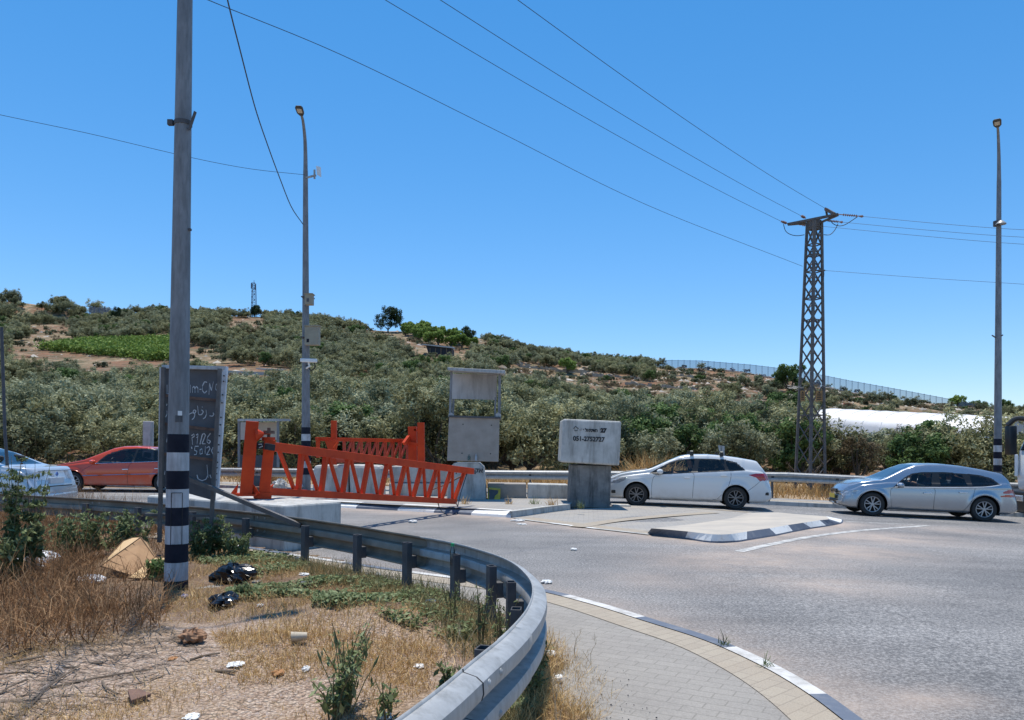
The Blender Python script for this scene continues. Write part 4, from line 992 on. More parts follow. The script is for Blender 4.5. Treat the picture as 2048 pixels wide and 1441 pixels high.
mb.build('chalk_writing', M_chalk, sign)
# ------------------------------------------------------------------ lattice tower
dt = 28.3
tw = thing('lattice_pylon', 'tall steel lattice power pylon with crossarm behind the white estate', 'pylon', P(1621, 975, dt))
base_c = P(1620, 978, dt); top_c = P(1629, 436, dt)
hb, ht = 28/F*dt, 13.5/F*dt           # half diagonals
def leg_pt(k, s):
    c_ = base_c.lerp(top_c, s); r = hb+(ht-hb)*min(1, s/.93); a = PI/2*k+math.atan2(-28.3, -11.0)
    return c_+Vector((math.cos(a)*r, math.sin(a)*r*1.0, 0))
for k in range(4):
    mb = MB(); mb.beam(leg_pt(k, 0), leg_pt(k, .985), .10 if k == 0 else .085, .09, up=(0, -1, 0)); mb.build('leg', M_steeld, tw)
lv = [0]; 
while lv[-1] < .93:
    wdt = (hb+(ht-hb)*lv[-1]); lv.append(lv[-1]+wdt*1.62/9.95)
lv[-1] = .965
for k in range(4):
    mb = MB(); k2 = (k+1) % 4
    for i in range(len(lv)-1):
        a0, a1, b0_, b1_ = leg_pt(k, lv[i]), leg_pt(k, lv[i+1]), leg_pt(k2, lv[i]), leg_pt(k2, lv[i+1])
        mb.beam(a0, b1_, .034, .026); mb.beam(b0_, a1, .034, .026)
    for s in (.27, .62, .70, .80, .86, .9, .965): mb.beam(leg_pt(k, s), leg_pt(k2, s), .05, .035)
    mb.build('bracing', M_steeld, tw)
mb = MB(); mb.prism([leg_pt(k, .955) for k in range(4)], (0, 0, .35)); mb.build('head_plate', M_steeld, tw)
LA, RA = P(1576, 449, 28.9), P(1676, 429, 27.5)
mb = MB(); mb.beam(LA, RA, .10, .08); mb.beam(LA+Vector((.0, .0, -.02)), P(1612, 447, 28.5), .08, .06); mb.beam(RA-Vector((0, 0, .03)), P(1640, 446, 28.2), .08, .06); mb.build('crossarm', M_steeld, tw)
mb = MB(); mb.beam(P(1654, 431, 27.8), P(1652, 420, 27.8), .06, .05); mb.beam(P(1652, 419, 27.8), P(1668, 428, 27.5), .12, .1); mb.beam(P(1637, 472, 28), P(1646, 469, 28), .08, .08); mb.build('bracket', M_steeld, tw)
Mins = mat('insulator', (.30, .18, .14), (.2, .12, .1), .3)
def insulator(a, b, nm='insulator'):
    a = Vector(a); b = Vector(b); mb = MB(); mb.tube([a, b], .018, 6)
    d = (b-a)
    for k in range(7):
        c_ = a+d*(.2+.5*k/6); mb.tube([c_, c_+d.normalized()*.02, c_+d.normalized()*.035], [.03, .055, .03], 8)
    mb.tube([a+d*.82, a+d*.95, b], [.02, .05, .015], 8); mb.build(nm, Mins, tw, smooth=True)
WA = [(P(1602, 432, 28.4), P(1612, 437, 28.4)), (P(1562, 443, 28.9), P(1576, 448, 28.9)), (P(1650, 417, 27.8), P(1662, 426, 27.6))]
for a, b in WA: insulator(b, a)
WR = [(P(1676, 429, 27.5), P(1727, 433.5, 27.1)), (P(1648, 441, 28), P(1686, 445, 27.8)), (P(1598, 450, 28.7), P(1634, 452, 28.7))]
for a, b in WR: insulator(a, b)
for pts in ([(1567, 449, 28.9), (1571, 462, 28.8), (1580, 469, 28.7), (1594, 472, 28.6), (1609, 470, 28.5)], [(1657, 434, 27.7), (1664, 446, 27.6), (1676, 452, 27.4), (1690, 450, 27.3), (1715, 434, 27.1)], [(1648, 470, 28), (1660, 470, 27.9), (1670, 460, 27.9), (1676, 448, 27.9)], [(1647, 541, 28), (1648, 552, 28), (1643, 566, 28)]):
    mb = MB(); mb.tube([Vector(q) for q in resample([P(*p) for p in pts], .1)], .014, 5); mb.build('jumper_cable', M_wire, tw, smooth=True)
mb = MB(); mb.beam(P(1636, 541, 28), P(1650, 541.5, 28), .05, .05); mb.build('side_bracket', M_steeld, tw)
Mwarn = mat('orange_warning_plate', (.36, .19, .06), (.28, .15, .05), .6)
for (u0, u1) in ((1601, 1610), (1632, 1645)):
    mb = MB(); mb.slab(pq([(u0, 782), (u1, 782), (u1, 803), (u0, 803)], 27.6), (0, .01, 0)); wp = mb.build('warning_plate', Mwarn, tw)
    mb = MB()
    for k in range(4): mb.slab(pq([(u0+2, 788+k*3.5), (u1-2, 788+k*3.5), (u1-2, 789.6+k*3.5), (u0+2, 789.6+k*3.5)], 27.59), (0, .004, 0))
    mb.prism([P((u0+u1)/2-2, 786.6, 27.59), P((u0+u1)/2+2, 786.6, 27.59), P((u0+u1)/2, 783, 27.59)], (0, .004, 0)); mb.build('warning_print', M_ink, wp)
mb = MB()
for k in range(26):
    a = 2*PI*k/26; c_ = P(1621, 775, dt); r = .62; s_x = Vector((math.cos(a), math.sin(a), .05*math.sin(k*3)))
    mb.tube([c_+s_x*(r*.8), c_+s_x*(r*1.3)+Vector((0, 0, .05*math.sin(k*7)))], .007, 4)
mb.build('anti_climb_wire', M_galv, tw)
# wires
def wire(name, pts, label, r=.013, sag=0, grp=None, n=40):
    pts = [Vector(p) for p in pts]
    if len(pts) == 2:
        a, b = pts; pts = [a.lerp(b, i/n)-Vector((0, 0, sag*4*(i/n)*(1-i/n))) for i in range(n+1)]
    else: pts = [Vector(q) for q in resample(pts, .4)]
    mb = MB(); mb.tube(pts, r, 5)
    return single(mb, name, M_wire, label, 'wire', grp, loc=tuple(pts[0]), smooth=True)
def extend(a, b, f): return b+(b-a)*f
def two(a, u, v, d, ext=.45):
    b = P(u, v, d); return a, extend(a, b, ext)
G_ = 'overhead wires of the power pylon'
for (k, (u, v, d), lab) in ((1, (770, 0, 14.4), 'overhead conductor from the left end of the crossarm towards the camera, lowest of three'), (0, (880, 0, 14.3), 'overhead conductor from the middle of the crossarm towards the camera'), (2, (1035, 0, 14.0), 'overhead conductor from the right end of the crossarm towards the camera, uppermost')):
    a, b = WA[k][0], P(u, v, d); c2 = extend(a, b, .4)+Vector((0, 0, .25))
    mid_ = a.lerp(b, .5)-Vector((0, 0, .16))
    wire('power_line', [a, a.lerp(b, .25)-Vector((0, 0, .12)), mid_, a.lerp(b, .75)-Vector((0, 0, .12)), b, c2, extend(b, c2, 5)+Vector((0, 0, 1.5))], lab, .0065, grp=G_)
for (k, (u, v, d), lab) in ((0, (2048, 460, 24.6), 'overhead conductor running right from the pylon, highest of four'), (1, (2048, 475, 25.2), 'overhead conductor running right from the pylon, second of four'), (2, (2048, 489, 25.8), 'overhead conductor running right from the pylon, third of four')):
    a, b = WR[k][1], P(u, v, d); wire('power_line', [a, a.lerp(b, .5)-Vector((0, 0, .03)), b, extend(a, b, .6)+Vector((0, 0, .2))], lab, .0065, grp=G_)
a, b = P(1650, 541.5, 28), P(2048, 569, 25.6); wire('power_line', [a, a.lerp(b, .5)-Vector((0, 0, .02)), b, extend(a, b, .6)], 'thin wire running right from the side of the pylon, lowest of four', .006, grp=G_)
wire('power_line', [P(1605, 533, 28.3), P(1300, 413, 23.3), P(1000, 265, 18.6), P(700, 118, 14.9), P(415, 0, 12.0), P(100, -130, 9.8), P(100, -130, 9.8)+(P(100, -130, 9.8)-P(415, 0, 12.0))*4], 'long thin wire from the side of the pylon up to the top left corner', .0065, grp=G_)
wire('cable', [P(606, 449, 23.9), P(583, 415, 22.4), P(560, 358, 20.8), (P(535, 290, 19)), P(510, 215, 17.3), P(480, 100, 15), P(455, 0, 13.2), P(425, -140, 11), P(425, -140, 11)+(P(425, -140, 11)-P(455, 0, 13.2))*3], 'black cable sagging steeply onto the camera lamp post', .014)
wire('cable', [P(609, 350, 23.9), P(500, 338, 23), P(380, 315, 22), P(180, 268, 20.8), P(0, 230, 20), P(-200, 185, 19), P(-200, 185, 19)+(P(-200, 185, 19)-P(0, 230, 20))*5], 'thin cable running left from the antenna arm of the lamp post', .007)
# ------------------------------------------------------------------ cars
def bspline_matrix(nc, M, deg=2):
    kn = np.r_[[0]*deg, np.linspace(0, 1, nc-deg+1), [1]*deg]; t = np.linspace(0, 1-1e-9, M)
    B = np.zeros((M, len(kn)-1))
    for i in range(len(kn)-1): B[:, i] = (t >= kn[i]) & (t < kn[i+1])
    for p in range(1, deg+1):
        nb = np.zeros((M, len(kn)-1-p))
        for i in range(nb.shape[1]):
            a = kn[i+p]-kn[i]; c = kn[i+p+1]-kn[i+1]
            if a > 0: nb[:, i] += (t-kn[i])/a*B[:, i]
            if c > 0: nb[:, i] += (kn[i+p+1]-t)/c*B[:, i+1]
        B = nb
    return B
def smoothed(pts, xs, k=.06):
    p = np.array(pts, float); x = np.linspace(xs[0], xs[-1], 400); z = np.interp(x, p[:, 0], p[:, 1])
    n = max(1, int(k/(x[1]-x[0]))); ker = np.hanning(2*n+3)[1:-1]; ker /= ker.sum()
    zp = np.r_[np.full(n, z[0]), z, np.full(n, z[-1])]; zs = np.convolve(zp, ker, 'valid')
    return np.interp(xs, x, zs[:len(x)])
def paint(name, c, metal=0., rough=.35, dirt=(.35, .30, .25)):
    m, nt, b = newmat(name)
    tc = nt.nodes.new('ShaderNodeTexCoord'); sx = nt.nodes.new('ShaderNodeSeparateXYZ'); nt.links.new(tc.outputs['Object'], sx.inputs[0])
    mr = N(nt, 'ShaderNodeMapRange'); mr.inputs['From Min'].default_value = .55; mr.inputs['From Max'].default_value = .15; nt.links.new(sx.outputs['Z'], mr.inputs['Value'])
    mu = N(nt, 'ShaderNodeMath', operation='MULTIPLY'); nt.links.new(mr.outputs[0], mu.inputs[0]); nt.links.new(ramp(nt, noise(nt, 3, 6, .7), [(.35, .15), (.7, .7)]), mu.inputs[1])
    nt.links.new(mixcol(nt, c, dirt, mu.outputs[0]), b.inputs['Base Color'])
    b.inputs['Metallic'].default_value = metal; b.inputs['Roughness'].default_value = rough
    b.inputs['Coat Weight'].default_value = .8; b.inputs['Coat Roughness'].default_value = .06
    return m
M_glass = glass_mat('car_glass', (.86, .9, .9), .04)
M_glassd = glass_mat('tinted_car_glass', (.45, .48, .5), .22)
M_trim = mat('black_trim', (.012, .012, .013), (.02, .02, .02), .45)
M_tyre = mat('tyre_rubber', (.022, .022, .022), (.035, .034, .032), .85, scale=9)
M_rim = mat('alloy_rim', (.42, .42, .43), (.34, .34, .35), .35, .7)
M_rimd = mat('dusty_alloy_rim', (.23, .21, .20), (.17, .16, .155), .5, .5)
M_lamp = mat('headlamp', (.55, .56, .58), (.3, .31, .33), .12, .3, scale=20, coat=1.)
M_tail = mat('tail_lamp', (.48, .015, .02), (.32, .01, .012), .2, scale=12, coat=1.)
M_int = mat('car_interior', (.035, .035, .038), (.05, .05, .052), .9)
M_under = mat('underbody', (.012, .012, .012), None, .95)
M_chrome = mat('chrome', (.7, .7, .72), None, .15, 1.)
M_plate = mat('yellow_plate', (.60, .45, .06), (.5, .38, .05), .5)
def make_wheel(parent, c, R, W, side, rimm, spokes=5):
    """c centre, side -1: outer face towards -y (local)"""
    t = MB(); s = side
    prof = [(R*.64, -W*.42), (R*.72, -W*.5), (R*.90, -W*.5), (R*.975, -W*.40), (R, -W*.2), (R, W*.2), (R*.975, W*.40), (R*.9, W*.5), (R*.64, W*.42)]
    t.lathe(prof, c, 'Y', 40); wh = t.build('wheel', M_tyre, parent, smooth=True, local=True)
    yo = s*W*.5
    m = MB(); 
    m.lathe([(R*.655, s*W*.40), (R*.66, yo*1.0), (R*.60, yo*.96), (R*.585, yo*.5), (R*.58, -yo*.3)], c, 'Y', 36)
    cx, cy, cz = c
    for k in range(spokes):
        for dlt in (-.16, .16):
            a = 2*PI*k/spokes+.3; a1 = a+dlt*.55; a2 = a+dlt*1.5
            p0 = Vector((cx+math.cos(a1)*R*.12, cy+yo*.86, cz+math.sin(a1)*R*.12)); p1 = Vector((cx+math.cos(a2)*R*.62, cy+yo*.92, cz+math.sin(a2)*R*.62))
            m.beam(p0, p1, R*.085, R*.085, up=(0, 1, 0))
    m.lathe([(0, yo*.97), (R*.13, yo*.95), (R*.16, yo*.7)], c, 'Y', 16)
    m.build('rim', rimm, wh, smooth=False, local=True, bevel=.004, seg=1)
    m = MB(); m.lathe([(0, yo*.35), (R*.58, yo*.35), (R*.58, -yo*.3)], c, 'Y', 24); m.build('brake', M_under, wh, local=True)
    return wh
def make_car(name, label, P_):
    """local frame: x 0 (nose) .. L (tail), y -W..W (y<0 is the side facing the camera), z up"""
    L, Wd, zb = P_['L'], P_['W'], P_.get('zb', .2)
    root = thing(name, label, P_.get('cat', 'car'), P_['loc'])
    NX, M = int(L/.021), 84
    xs = np.linspace(0, L, NX); zt = smoothed(P_['top'], xs, P_.get('sm', .05)); be = smoothed(P_['belt'], xs, .1); be = np.minimum(be, zt-.03)
    wf = np.clip(xs/P_.get('rf', .75), 0, 1); wr_ = np.clip((L-xs)/P_.get('rr', .6), 0, 1)
    w_ = Wd*(P_.get('nf', .70)+(1-P_.get('nf', .70))*np.sqrt(1-(1-wf)**2))*(P_.get('nr', .80)+(1-P_.get('nr', .80))*np.sqrt(1-(1-wr_)**2))
    zbx = zb+.10*(1-np.clip(xs/.25, 0, 1))**2+.12*(1-np.clip((L-xs)/.3, 0, 1))**2
    g = np.clip((zt-be)/.42, 0, 1)
    wroof = w_*(.955-.215*g)
    Z = lambda f: zbx+(be-zbx)*f
    cp = [(0*w_, zbx), (.75*w_, zbx), (.965*w_, zbx+.02), (.99*w_, Z(.28)), (1.0*w_, Z(.45)), (.995*w_, Z(.70)), (.975*w_, Z(.84)), (.968*w_, Z(.93)), (.945*w_, be), (.93*w_-.02*g, be+.02*g)]
    hgt = zt-be
    cp += [(w_*.93+(wroof-w_*.93)*.5, be+hgt*.45), (wroof, be+hgt*.86), (wroof*.93, be+hgt*.965), (wroof*.65, be+hgt*.99+.003), (wroof*.3, zt), (0*w_, zt)]
    C = np.array([[a, b] for a, b in cp])           # (nc,2,NX)
    B = bspline_matrix(len(cp), M)
    YZ = np.einsum('mc,cdx->xmd', B, C)             # NX,M,2
    V = np.empty((NX, M, 3)); V[..., 0] = xs[:, None]; V[..., 1] = -YZ[..., 0]; V[..., 2] = YZ[..., 1]
    # nose and tail lean
    V[..., 0] += P_.get('nose', .10)*(np.clip(1-xs/.5, 0, 1)**1.5)[:, None]*np.clip((V[..., 2]-.45)/.4, -.3, 1)
    V[..., 0] -= P_.get('tail', .08)*(np.clip(1-(L-xs)/.5, 0, 1)**1.5)[:, None]*np.clip((V[..., 2]-.6)/.5, -.6, 1)
    # crowned nose in plan
    V[..., 0] += P_.get('crown', .0)*(np.clip(1-xs/.8, 0, 1))[:, None]*(np.abs(V[..., 1])/Wd)**2
    # flared arches
    for cx in P_['wx']:
        r = np.hypot(V[..., 0]-cx, V[..., 2]-P_['R']); V[..., 1] -= .018*np.exp(-((r-P_['ra']-.02)/.06)**2)*(np.abs(V[..., 1]) > .6*Wd)
    # crease along the shoulder
    if 'crease' in P_:
        cz = np.interp(V[..., 0], *zip(*P_['crease'])); V[..., 1] -= .012*np.exp(-np.abs(V[..., 2]-cz)/.05)*(np.abs(V[..., 1]) > .7*Wd)
    side_ok = lambda y: np.abs(y) > .42*Wd
    regs = P_['side']          # list of (name, mat, polygon, key)
    # snapping of vertices to region borders
    cell = .020
    for (_, _, poly, _) in regs+[('a', None, [(cx+P_['ra']*math.cos(a), P_['R']+P_['ra']*math.sin(a)) for a in np.linspace(0, 2*PI, 48, endpoint=False)], None) for cx in P_['wx']]:
        X, Zv = V[..., 0], V[..., 2]; bd = np.full(X.shape, 1e9); bx = X.copy(); bz = Zv.copy(); n = len(poly)
        for i in range(n):
            ax, az = poly[i]; cx_, cz_ = poly[(i+1) % n]; l2 = (cx_-ax)**2+(cz_-az)**2+1e-12
            t = np.clip(((X-ax)*(cx_-ax)+(Zv-az)*(cz_-az))/l2, 0, 1); px, pz = ax+t*(cx_-ax), az+t*(cz_-az)
            d = np.hypot(X-px, Zv-pz); k = d < bd; bd[k] = d[k]; bx[k] = px[k]; bz[k] = pz[k]
        k = (bd < cell*.55) & side_ok(V[..., 1]); V[..., 0][k] = bx[k]; V[..., 2][k] = bz[k]
    V2 = np.concatenate([V, (V*[1, -1, 1])[:, ::-1][:, 1:]], 1); MM = V2.shape[1]
    fc = (V2[:-1, :-1]+V2[1:, :-1]+V2[1:, 1:]+V2[:-1, 1:])/4
    cls = np.zeros(fc.shape[:2], int)
    X, Yv, Zv = fc[..., 0], fc[..., 1], fc[..., 2]
    names = ['body']
    sid = side_ok(Yv)
    # windscreen / rear window, by x range on the upper surface
    wi = np.interp(X, xs, wroof)
    iz = np.interp(X, xs, zt)
    ws0, ws1 = P_['ws']; rw0, rw1 = P_['rw']
    top_ = Zv > iz-.10
    a_ = np.interp(X, [ws0, ws1], [.90, .80])
    cls[(X > ws0+.0*np.abs(Yv)) & (X < ws1) & (np.abs(Yv) < a_*wi) & (Zv > np.interp(X, xs, be)-.05)] = 1
    cls[(X > rw0) & (X < rw1) & (np.abs(Yv) < .80*wi) & (Zv > P_.get('rwz', .95))] = 2
    names += ['windscreen', 'rear_window']; mats = [P_['paint'], M_glass, M_glassd]
    for k, (nm, mt, poly, key) in enumerate(regs):
        ins = inside(poly, X, Zv) & sid
        for s in (-1, 1):
            names.append(nm); mats.append(mt); cls[ins & (Yv*s > 0)] = len(names)-1
    arch = np.zeros(X.shape, bool)
    for cx in P_['wx']: arch |= (np.hypot(X-cx, Zv-P_['R']) < P_['ra']) & (np.abs(Yv) > .45*Wd)
    cls[arch] = -1
    idx = np.arange(NX*MM).reshape(NX, MM); q = np.stack([idx[:-1, :-1], idx[1:, :-1], idx[1:, 1:], idx[:-1, 1:]], -1)
    flat = V2.reshape(-1, 3)
    body = None
    for ci, nm in enumerate(names):
        f = q[cls == ci]
        if not len(f): continue
        mts = [mats[ci]]
        used, inv = np.unique(f, return_inverse=True)
        vs = flat[used].tolist(); fs = inv.reshape(f.shape).tolist()
        if ci == 0:   # close the nose and the tail
            m0 = {int(g_): i for i, g_ in enumerate(used)}
            for ring in (idx[0], idx[-1]):
                rr = [m0[int(g_)] for g_ in ring if int(g_) in m0]
                if len(rr) > 3:
                    cpt = np.mean([vs[i] for i in rr], 0); vs.append(cpt.tolist()); ci_ = len(vs)-1
                    for i in range(len(rr)-1): fs.append([rr[i], rr[i+1], ci_])
                    fs.append([rr[-1], rr[0], ci_])
        me = bpy.data.meshes.new(nm); me.from_pydata(vs, [], fs)
        for m in mts: me.materials.append(m)
        bm = bmesh.new(); bm.from_mesh(me); bmesh.ops.remove_doubles(bm, verts=bm.verts, dist=.0004); bmesh.ops.recalc_face_normals(bm, faces=bm.faces)
        for f_ in bm.faces: f_.smooth = True
        bm.to_mesh(me); bm.free()
        try: me.set_sharp_from_angle(angle=math.radians(50))
        except Exception: pass
        o = mesh_obj(nm, me, root)
        if ci == 0: body = o
    # helper: point on the camera-facing side surface at (x, z)
    SX, SZ, SY = V[..., 0], V[..., 2], V[..., 1]
    def surf(x, z, out=.0):
        d = np.hypot(SX-x, SZ-z)+(np.abs(SY) < .42*Wd)*9; i = np.unravel_index(int(np.argmin(d)), d.shape); return (x, SY[i]-out, z)
    for line in P_.get('seams', []):
        pr = resample(line, .04)
        for s in (1, -1):
            mb = MB(); mb.tube([(lambda p: (p[0], p[1]*s, p[2]))(surf(x, z, -.001)) for x, z in pr], .0055, 4); mb.build('seam', M_trim, body, local=True)
    for line in P_.get('chrome', []):
        pr = resample(line, .06); mb = MB(); mb.tube([surf(x, z, .006) for x, z in pr], .011, 4); mb.build('trim_strip', P_.get('stripmat', M_chrome), body, local=True, smooth=True)
    for (x, z, l) in P_.get('handles', []):
        for s in (1, -1):
            a = surf(x, z, .022); b = surf(x+l, z+.004, .022); mb = MB(); mb.beam((a[0], a[1]*s, a[2]), (b[0], b[1]*s, b[2]), .028, .034); mb.build('door_handle', P_.get('handlemat', P_['paint']), root, local=True, bevel=.009, smooth=True)
    for (x, z) in P_.get('mirror', []):
        for s in (1, -1):
            a = surf(x, z, 0); c_ = (a[0]+.02, (a[1]-.13)*s, z+.05); mb = MB()
            mb.lathe([(0, -.10), (.045, -.085), (.075, -.03), (.078, .03), (.065, .09), (0, .10)], c_, 'Y', 16)
            mb.v = [(c_[0]+(x_-c_[0])*1.15, y_, c_[2]+(z_-c_[2])*.95) for x_, y_, z_ in mb.v]
            mm = mb.build('mirror', P_['paint'], root, local=True, smooth=True)
            mb = MB(); mb.beam((a[0], (a[1]+.02)*s, z), (c_[0], c_[1], c_[2]-.05), .06, .04); mb.build('mirror_foot', M_trim, mm, local=True)
    # wheels, wells, floor
    for cx in P_['wx']:
        for s in (-1, 1):
            wy = s*(Wd-.125)
            make_wheel(root, (cx, wy, P_['R']), P_['R'], .21, s, P_.get('rim', M_rim))
            mb = MB(); r = P_['ra']+.012; n = 24; y0, y1 = s*(Wd-.02), s*(Wd-.42)
            pa = [(cx+r*math.cos(PI*(1.12-1.24*k/n)), P_['R']+r*math.sin(PI*(1.12-1.24*k/n))) for k in range(n+1)]
            vs = [(x, y0, z) for x, z in pa]+[(x, y1, z) for x, z in pa]
            fs = [(k, k+1, n+1+k+1, n+1+k) for k in range(n)]+[tuple(range(n+1, 2*n+2))]
            mb.add(vs, fs); mb.build('wheel_well', M_under, body, local=True)
            mb = MB(); rr = P_['ra']-.002
            pr = [(cx+rr*math.cos(PI*(1.08-1.16*k/n)), P_['R']+rr*math.sin(PI*(1.08-1.16*k/n))) for k in range(n+1)]
            mb.tube([(lambda p: (p[0], p[1]*-s, p[2]))(surf(x, max(z, zb+.01), .0)) for x, z in pr], .011, 5, cap=False); mb.build('arch_lip', P_['paint'], body, local=True, smooth=True)
    mb = MB(); x0, x1 = P_['wx'][0]+P_['ra']+.03, P_['wx'][1]-P_['ra']-.03
    mb.box(((x0+x1)/2, 0, .33), (x1-x0, Wd*1.55, .1)); mb.build('floor', M_under, root, local=True)
    # interior
    for (sx_, sy_) in ((P_['seat'], -.36), (P_['seat'], .36), (P_['seat']+.85, -.36), (P_['seat']+.85, .36)):
        mb = MB(); mb.box((sx_, sy_, .50), (.5, .48, .16)); mb.beam((sx_+.2, sy_, .55), (sx_+.36, sy_, 1.08), .46, .13, up=(0, 1, 0)); mb.v = mb.v; mb.beam((sx_+.37, sy_, 1.10), (sx_+.40, sy_, 1.27), .09, .24, up=(1, 0, 0)); mb.build('seat', M_int, root, local=True, bevel=.03)
    mb = MB(); mb.beam((P_['seat']-.78, -Wd*.8, .86), (P_['seat']-.78, Wd*.8, .86), .42, .2); mb.build('dashboard', M_int, root, local=True, bevel=.04)
    c_ = Vector((P_['seat']-.42, -.36, .93)); mb = MB()
    mb.tube([c_+Vector((math.sin(a)*.05, math.cos(a)*.18, math.sin(a)*.17)) for a in np.linspace(0, 2*PI, 19)], .016, 6); mb.beam(c_+Vector((-.02, -.16, 0)), c_+Vector((-.02, .16, 0)), .03, .04); mb.build('steering_wheel', M_trim, root, local=True, smooth=True)
    # nose and tail details
    for fn in P_.get('extra', []): fn(root, body, V, surf)
    root.rotation_euler = P_['rot']
    return root
def conv(pts, x0, g0, gs, s, xoff):   # zoom pixels -> metres from the nose
    return [((X-x0)/s+xoff, (g0+(X-x0)*gs-Y)/s) for X, Y in pts]
def place_car(Pf, Pr, wxf, wxr, near_y):
    """near wheel contacts Pf, Pr in the world -> location and rotation of the car root"""
    d = (Pr-Pf); yaw = math.atan2(d.y, d.x); pit = -math.atan2(d.z, math.hypot(d.x, d.y))
    R = Matrix.Rotation(yaw, 3, 'Z') @ Matrix.Rotation(pit, 3, 'Y')
    loc = Pf - R @ Vector((wxf, near_y, 0))
    return loc, R.to_euler()
def front_parts(L, W, paint_, grille_z, plate=True, lampmat=None):
    def fn(root, body, V, surf):
        yy = W*.42
        mb = MB(); mb.box((.05, 0, grille_z), (.10, yy*1.3, .10)); mb.build('grille', M_trim, root, local=True, bevel=.02)
        mb = MB(); mb.box((.04, 0, .33), (.10, yy*1.9, .13)); mb.build('lower_grille', M_trim, root, local=True, bevel=.03)
        mb = MB(); mb.box((-.012, 0, .47), (.02, .50, .11)); mb.build('number_plate', M_plate, root, local=True)
    return fn
def rear_parts(L, W, zp=.78, zl=.95):
    def fn(root, body, V, surf):
        mb = MB(); mb.box((L-.035, 0, zp), (.05, .50, .11)); mb.build('number_plate', M_plate, root, local=True)
        mb = MB(); mb.box((L-.01, 0, .30), (.04, W*1.3, .12)); mb.build('rear_skirt', M_trim, root, local=True, bevel=.03)
    return fn
# ---- white estate
c1 = lambda pts: conv(pts, 503, 715, .0476, 397, .90)
Pw = dict(L=4.49, W=.89, R=.315, ra=.372, wx=(.90, 3.55), paint=paint('white_car_paint', (.66, .66, .65), 0, .25), zb=.19, sm=.045,
  top=[(0, .62), (.05, .70), (.18, .78), (.45, .88), (.75, .95), (1.12, 1.00), (1.30, 1.06), (1.75, 1.28), (2.05, 1.41), (2.35, 1.465), (2.8, 1.48), (3.2, 1.46), (3.6, 1.415), (4.0, 1.355), (4.12, 1.33), (4.2, 1.23), (4.34, 1.07), (4.42, .98), (4.46, .82), (4.49, .60)],
  belt=[(0, .60), (.5, .80), (1.2, .91), (2, .95), (3, 1.01), (3.8, 1.06), (4.3, 1.02), (4.49, .58)],
  ws=(1.18, 2.12), rw=(4.08, 4.36), rwz=1.08, nose=.10, tail=.06, nf=.66, nr=.82, rf=.8, rr=.55,
  crease=[(0, .66), (1.3, .80), (2.5, .88), (4.4, .92)],
  side=[('window_pillar', M_trim, c1([(640, 358), (730, 308), (850, 246), (955, 214), (1130, 208), (1330, 216), (1460, 230), (1560, 258), (1655, 345), (1480, 352), (1100, 362), (740, 376), (700, 376)]), 0),
        ('window', M_glass, c1([(752, 330), (860, 258), (960, 228), (1122, 219), (1090, 350), (760, 366), (735, 352)]), 0),
        ('window', M_glassd, c1([(1170, 222), (1330, 228), (1405, 237), (1445, 338), (1152, 350)]), 0),
        ('window', M_glassd, c1([(1445, 245), (1545, 268), (1640, 338), (1482, 340)]), 0),
        ('headlight', M_lamp, c1([(150, 415), (300, 402), (400, 398), (380, 430), (310, 460), (150, 470)]), 0),
        ('tail_light', M_tail, c1([(1680, 394), (1760, 380), (1960, 385), (1960, 450), (1880, 456), (1800, 462), (1765, 425)]), 0)],
  seams=[c1([(740, 378), (690, 395), (668, 470), (668, 590), (690, 640), (860, 655), (1098, 660)]), c1([(1090, 360), (1115, 390), (1108, 500), (1102, 648)]), c1([(1500, 350), (1500, 420), (1470, 520), (1400, 610), (1330, 655), (1102, 648)]), c1([(1480, 345), (1500, 352)]),
         c1([(1810, 460), (1740, 520), (1670, 570)])],
  handles=[c1([(1010, 415)])[0]+(.16,), c1([(1395, 398)])[0]+(.16,)], mirror=[c1([(742, 362)])[0]], seat=2.28, rim=M_rimd,
  extra=[front_parts(4.49, .89, None, .58), rear_parts(4.49, .89)])
def racks(root, body, V, surf):
    for x in (2.38, 3.18):
        mb = MB(); mb.beam((x, -.62, 1.555), (x, .62, 1.555), .07, .025); mb.build('roof_bar', M_chrome, root, local=True)
        for s in (-1, 1):
            mb = MB(); mb.prism([(x-.05, s*.60, 1.44), (x+.05, s*.60, 1.44), (x+.04, s*.60, 1.54), (x-.04, s*.60, 1.54)], (0, s*.08, 0)); mb.build('rack_foot', M_trim, root, local=True)
def fog_and_vent(root, body, V, surf):
    for s in (1, -1):
        p = surf(*c1([(255, 555)])[0], .0); mb = MB(); mb.box((p[0], p[1]*s, p[2]), (.12, .05, .09)); mb.build('fog_lamp', M_trim, root, local=True, bevel=.02)
        p = surf(*c1([(1880, 600)])[0], .0); mb = MB(); mb.box((p[0], p[1]*s, p[2]), (.10, .03, .08)); mb.build('rear_vent', M_trim, root, local=True, bevel=.02)
Pw['extra'] += [racks, fog_and_vent]
Pf, Pr = P(1272, 1012, 21.3), P(1467, 1019.5, 20.9)
Pw['loc'], Pw['rot'] = place_car(Pf, Pr, .90, 3.55, -.80)
white = make_car('parked_car', 'white estate car with roof bars waiting beside the traffic island', Pw)
